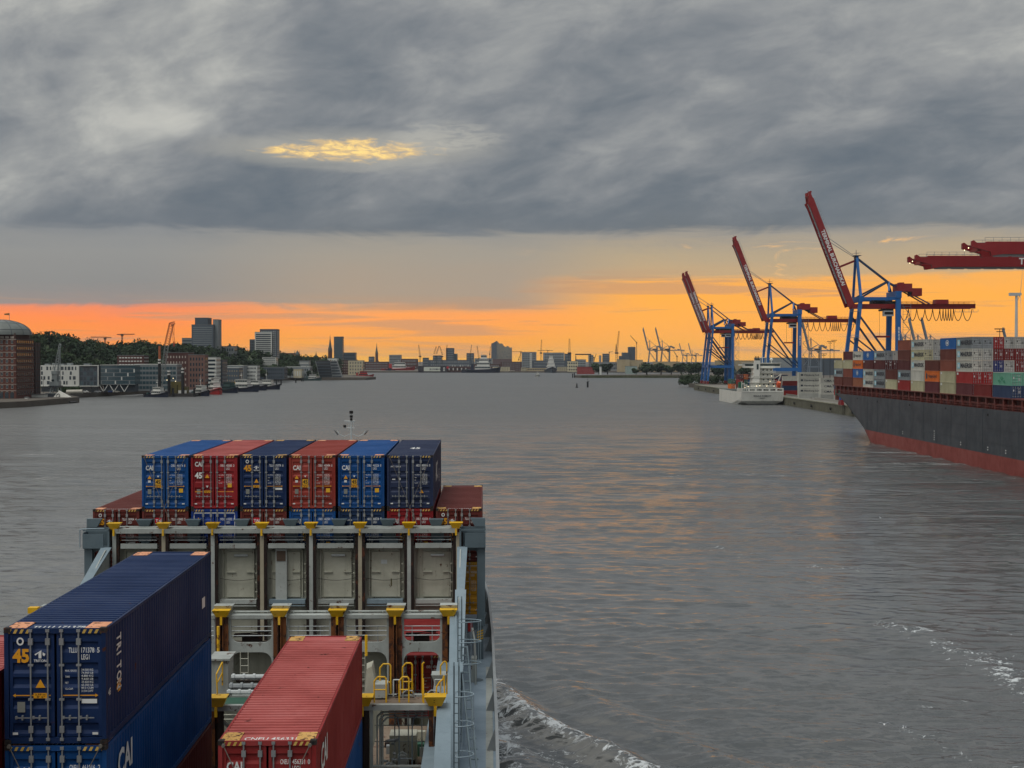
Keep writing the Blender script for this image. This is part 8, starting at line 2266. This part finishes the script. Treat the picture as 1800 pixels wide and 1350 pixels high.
boats()
def floating_crane():
    D = 985.0; X = wx(300, D)
    t = thing('floating_crane', 'floating crane barge with tall lattice boom tipped in red', 'crane', (X, D, 0))
    x = lambda px: wx(px, D) - X
    z = lambda py: wz(py, D)
    MB().box(x(290), x(346), -6, 10, -0.6, 2.2).build('barge', paint('barge_dark', (54, 52, 50), 0.8, 0.5, 0.2), t)
    b = MB(); b.box(x(296), x(312), -2, 4, 2.2, z(676)); b.box(x(314), x(330), -3, 4, 2.2, z(680)); b.box(x(300), x(318), 0, 5, z(680), z(671)); b.build('deck_machinery', paint('machine_olive', (104, 96, 52), 0.6, 0.5, 0.2), t)
    b = MB(); b.box(x(316), x(330), -4.5, -3.2, 2.2, z(686)); b.build('crew_cabin', M_TW, t)
    b = MB(); lattice(b, (x(282), 0, z(682)), (x(293.5), 0, z(606)), 1.6, 2.4, 16, 0.14); b.build('boom', paint('boom_grey', (130, 134, 132), 0.5, bump=0.0), t)
    b = MB(); lattice(b, (x(293.5), 0, z(606)), (x(302), 0, z(568)), 2.8, 2.6, 9, 0.16); lattice(b, (x(299.5), 1, z(570)), (x(307), 1, z(567)), 2.0, 1.4, 3, 0.16); b.build('boom_head', paint('boom_red', (128, 58, 48), 0.5, bump=0.0), t)
    for k, (a, c) in enumerate(((304, 600), (306, 608))):
        MB().tube((x(a + 0.5), 0, z(570)), (x(a), 0, z(c)), 0.1, 4).build('hoist_rope', M_CDARK, t)
    MB().tube((x(302), 0, z(569)), (x(320), 3, z(672)), 0.08, 4).build('boom_stay', M_CDARK, t)
    MB().box(x(305.2), x(307), -0.3, 0.3, z(609), z(600)).build('hook_block', M_TUGR, t)
    for px, yt in ((283.5, 632), (300, 652), (324, 648)):
        MB().tube((x(px), -5, -1), (x(px), -5, z(yt + 7)), 1.0, 10).build('spud_pile', M_CDARK, t)
        for q in range(3):
            MB().tube((x(px), -5, z(yt + 7) + q * 1.0), (x(px), -5, z(yt + 7) + q * 1.0 + 0.95), 1.02, 10).build('spud_stripe', M_TW if q % 2 == 0 else M_CDARK, t)
    MB().tube((x(279.5), 2, 0), (x(279.5), 2, z(608)), 0.8, 8).build('orange_pile', paint('pile_orange', (168, 92, 52), 0.7, 0.4, 0.3), t)
    for px in (291.5, 308, 345): MB().tube((x(px), -6.6, -1), (x(px), -6.6, z(682)), 0.75, 8).build('mooring_pile', M_CDARK, t)
    me = MB().lathe([(0, -0.25), (0.3, 0), (0, 0.25)], (0, 0), 8).mesh('work_lamp', M_LAMP)
    for px, py in ((306, 665), (310, 670), (295, 668), (324, 667)): put('work_lamp', me, t, loc=(x(px), -2.5, z(py)))
floating_crane()
def piles():
    for k, (px, yb, yt, lab) in enumerate(((486, 676, 667, 'first dark mooring pile right of the tugs'), (494, 676.5, 667, 'second dark mooring pile right of the tugs'), (520, 673, 665, 'lone mooring pile before the grass bank'), (530, 670.5, 664.5, 'left one of a close pair of piles before the pier'), (533, 670.5, 664.5, 'right one of a close pair of piles before the pier'), (489.5, 671, 656, 'thin tall marker pole behind the mooring piles'), (1006.5, 664, 657, 'dark pile pair post at the peninsula tip, left'), (1009.5, 664, 656, 'dark pile pair post at the peninsula tip, right'))):
        D = wd_(yb)
        o = MB().tube((0, 0, -1), (0, 0, wz(yt, D)), 0.7 if k != 5 else 0.3, 8).lathe([(0.8, wz(yt, D)), (0.0, wz(yt, D) + 0.5)], (0, 0), 8).build('mooring_pile', M_CDARK)
        o.location = (wx(px, D), D, 0); tag(o, lab, 'pile', 'mooring piles')
    D = wd_(681.5)
    t = thing('buoy', 'small dark channel buoy in midstream', 'buoy', (wx(1014, D), D, 0))
    MB().lathe([(0.0, -0.5), (1.2, -0.4), (1.3, 0.4), (0.7, 0.9), (0.5, 3.2), (0.0, 3.4)], (0, 0), 12).build('body', plain('buoy_dark', (40, 38, 36)), t)
    MB().lathe([(0.0, 3.4), (0.35, 3.5), (0.3, 4.1), (0, 4.2)], (0, 0), 8).build('top_mark', M_CDARK, t)
    D = wd_(681)
    t = thing('dolphin', 'dark channel pile with a mast next to the buoy', 'pile', (wx(1033, D), D, 0))
    MB().tube((0, 0, -1), (0, 0, 5.2), 0.85, 10).build('pile', M_CDARK, t)
    b = MB(); b.tube((0, 0, 5.2), (0, 0, 10.5), 0.12, 5); b.box(-0.2, 1.4, -0.1, 0.1, 5.0, 5.4); b.tube((1.3, 0, 5.2), (1.3, 0, 6.4), 0.15, 6); b.build('mast', M_CDARK, t)
    # light masts and wind turbine behind the terminal
    for k, (px, yt, D, lab) in enumerate(((1757, 578, 900, 'high light mast above the container stacks'), (1459, 600, 1500, 'light mast behind the tallest blue crane'), (1466, 598, 1600, 'second light mast behind the tallest blue crane'), (1448, 622, 1500, 'short light mast over the quay stacks'), (1352, 620, 1700, 'light mast right of the white ship'))):
        t = thing('light_mast', lab, 'light mast', (wx(px, D), D, 4)); h = wz(yt, D) - 4
        MB().tube((0, 0, 0), (0, 0, h), 0.35, 6, 0.2).build('pole', M_CDARK, t)
        b = MB(); b.box(-3.2, 3.2, -0.3, 0.3, h - 0.4, h + 0.2); b.box(-2.0, 2.0, -0.3, 0.3, h - 2.0, h - 1.5); b.build('lamp_bar', M_CDARK, t)
    D = 1600.0; X = wx(1786, D); zh = wz(518, D)
    t = thing('wind_turbine', 'white wind turbine at the right picture edge', 'wind turbine', (X, D, 4))
    MB().tube((0, 0, 0), (0, 0, zh - 4), 2.0, 14, 1.3).build('tower', M_CWHITE, t)
    n = MB().box(-8, 3, -1.8, 1.8, zh - 5.4, zh - 2.0).build('nacelle', M_CWHITE, t)
    h = bpy.data.objects.new('rotor', None); COL.objects.link(h); h.parent = t; h.location = (4.2, 0, zh - 3.6); h.rotation_euler = (0, 0.05, -0.22)
    me = MB().hexa([(-0.2, -0.9, 0), (0.2, -0.9, 0), (0.2, 0.9, 0), (-0.2, 0.9, 0)], [(-0.05, -0.15, 32), (0.05, -0.15, 32), (0.05, 0.15, 32), (-0.05, 0.15, 32)]).mesh('blade', M_CWHITE)
    for a in (0.28, 0.28 + 2.094, 0.28 + 4.189): put('blade', me, h, rot=(a, 0, 0))
    MB().lathe([(0.0, -1.2), (1.4, -1.0), (1.4, 1.0), (0.0, 2.2)], (0, 0), 10).build('hub', M_CWHITE, h)
piles()
M_GULL = plain('gull_white', (226, 228, 228), 0.7)
M_GULLG = plain('gull_grey', (150, 154, 160), 0.7)
def gull(px, py, D, span, rz, flap, label):
    t = thing('gull', label, 'bird', tuple(at(px, py, D)), rz, 'gulls over the river')
    s = span
    b = MB(); b.tr = Matrix.Rotation(PI / 2, 4, 'Y')
    b.lathe([(0.0, -0.30 * s), (0.05 * s, -0.22 * s), (0.075 * s, -0.05 * s), (0.07 * s, 0.08 * s), (0.045 * s, 0.17 * s), (0.05 * s, 0.21 * s), (0.03 * s, 0.26 * s), (0.0, 0.29 * s)], (0, 0), 8)
    b.build('body', M_GULL, t, smooth=True)
    for s_ in (-1, 1):
        h1, h2 = 0.16 * s * flap, 0.10 * s * flap
        b = MB()
        P = [(-0.08 * s, 0.03 * s, 0.02 * s), (0.09 * s, 0.03 * s, 0.02 * s), (0.12 * s, 0.26 * s, h1), (-0.06 * s, 0.26 * s, h1), (-0.02 * s, 0.52 * s, h2), (-0.06 * s, 0.52 * s, h2)]
        P = [(x, s_ * y, z) for x, y, z in P]
        Q = [(x, y, z + 0.012 * s) for x, y, z in P]
        b.add(P + Q, [(0, 1, 2, 3), (3, 2, 4, 5), (9, 8, 7, 6), (11, 10, 8, 9), (1, 7, 8, 2), (2, 8, 10, 4), (0, 3, 9, 6), (3, 5, 11, 9)])
        b.build('wing', M_GULLG, t)
    return t
gull(1557, 1276, 92, 0.75, 1.4, 1.0, 'white gull with spread wings low over the water, bottom right')
gull(1592, 1282, 92, 0.55, 0.3, 1.5, 'smaller gull beside the one with spread wings')
gull(1549, 911, 190, 0.8, 0.8, 1.2, 'distant gull over the water below the dark hull')
gull(1566, 637, 330, 1.3, 1.2, 1.6, 'gull flying in front of the dark brown containers')

# ------------------------------------------------------------------ the morning air
def haze():
    me = MB().box(-13500, 13500, -400, 14200, -4.0, 128.0).mesh('haze', [])
    me.materials.clear()
    m = bpy.data.materials.new('haze_air'); m.use_nodes = True
    t = NT(m.node_tree)
    v = t.n('ShaderNodeVolumePrincipled', {'Color': (0.74, 0.80, 0.88, 1.0), 'Density': 0.000028, 'Anisotropy': 0.0})
    o = t.n('ShaderNodeOutputMaterial'); t.t.links.new(v.outputs[0], o.inputs['Volume'])
    me.materials.append(m)
    o = put('haze', me); tag(o, 'thin pale morning haze over the river', None, kind='stuff')
haze()
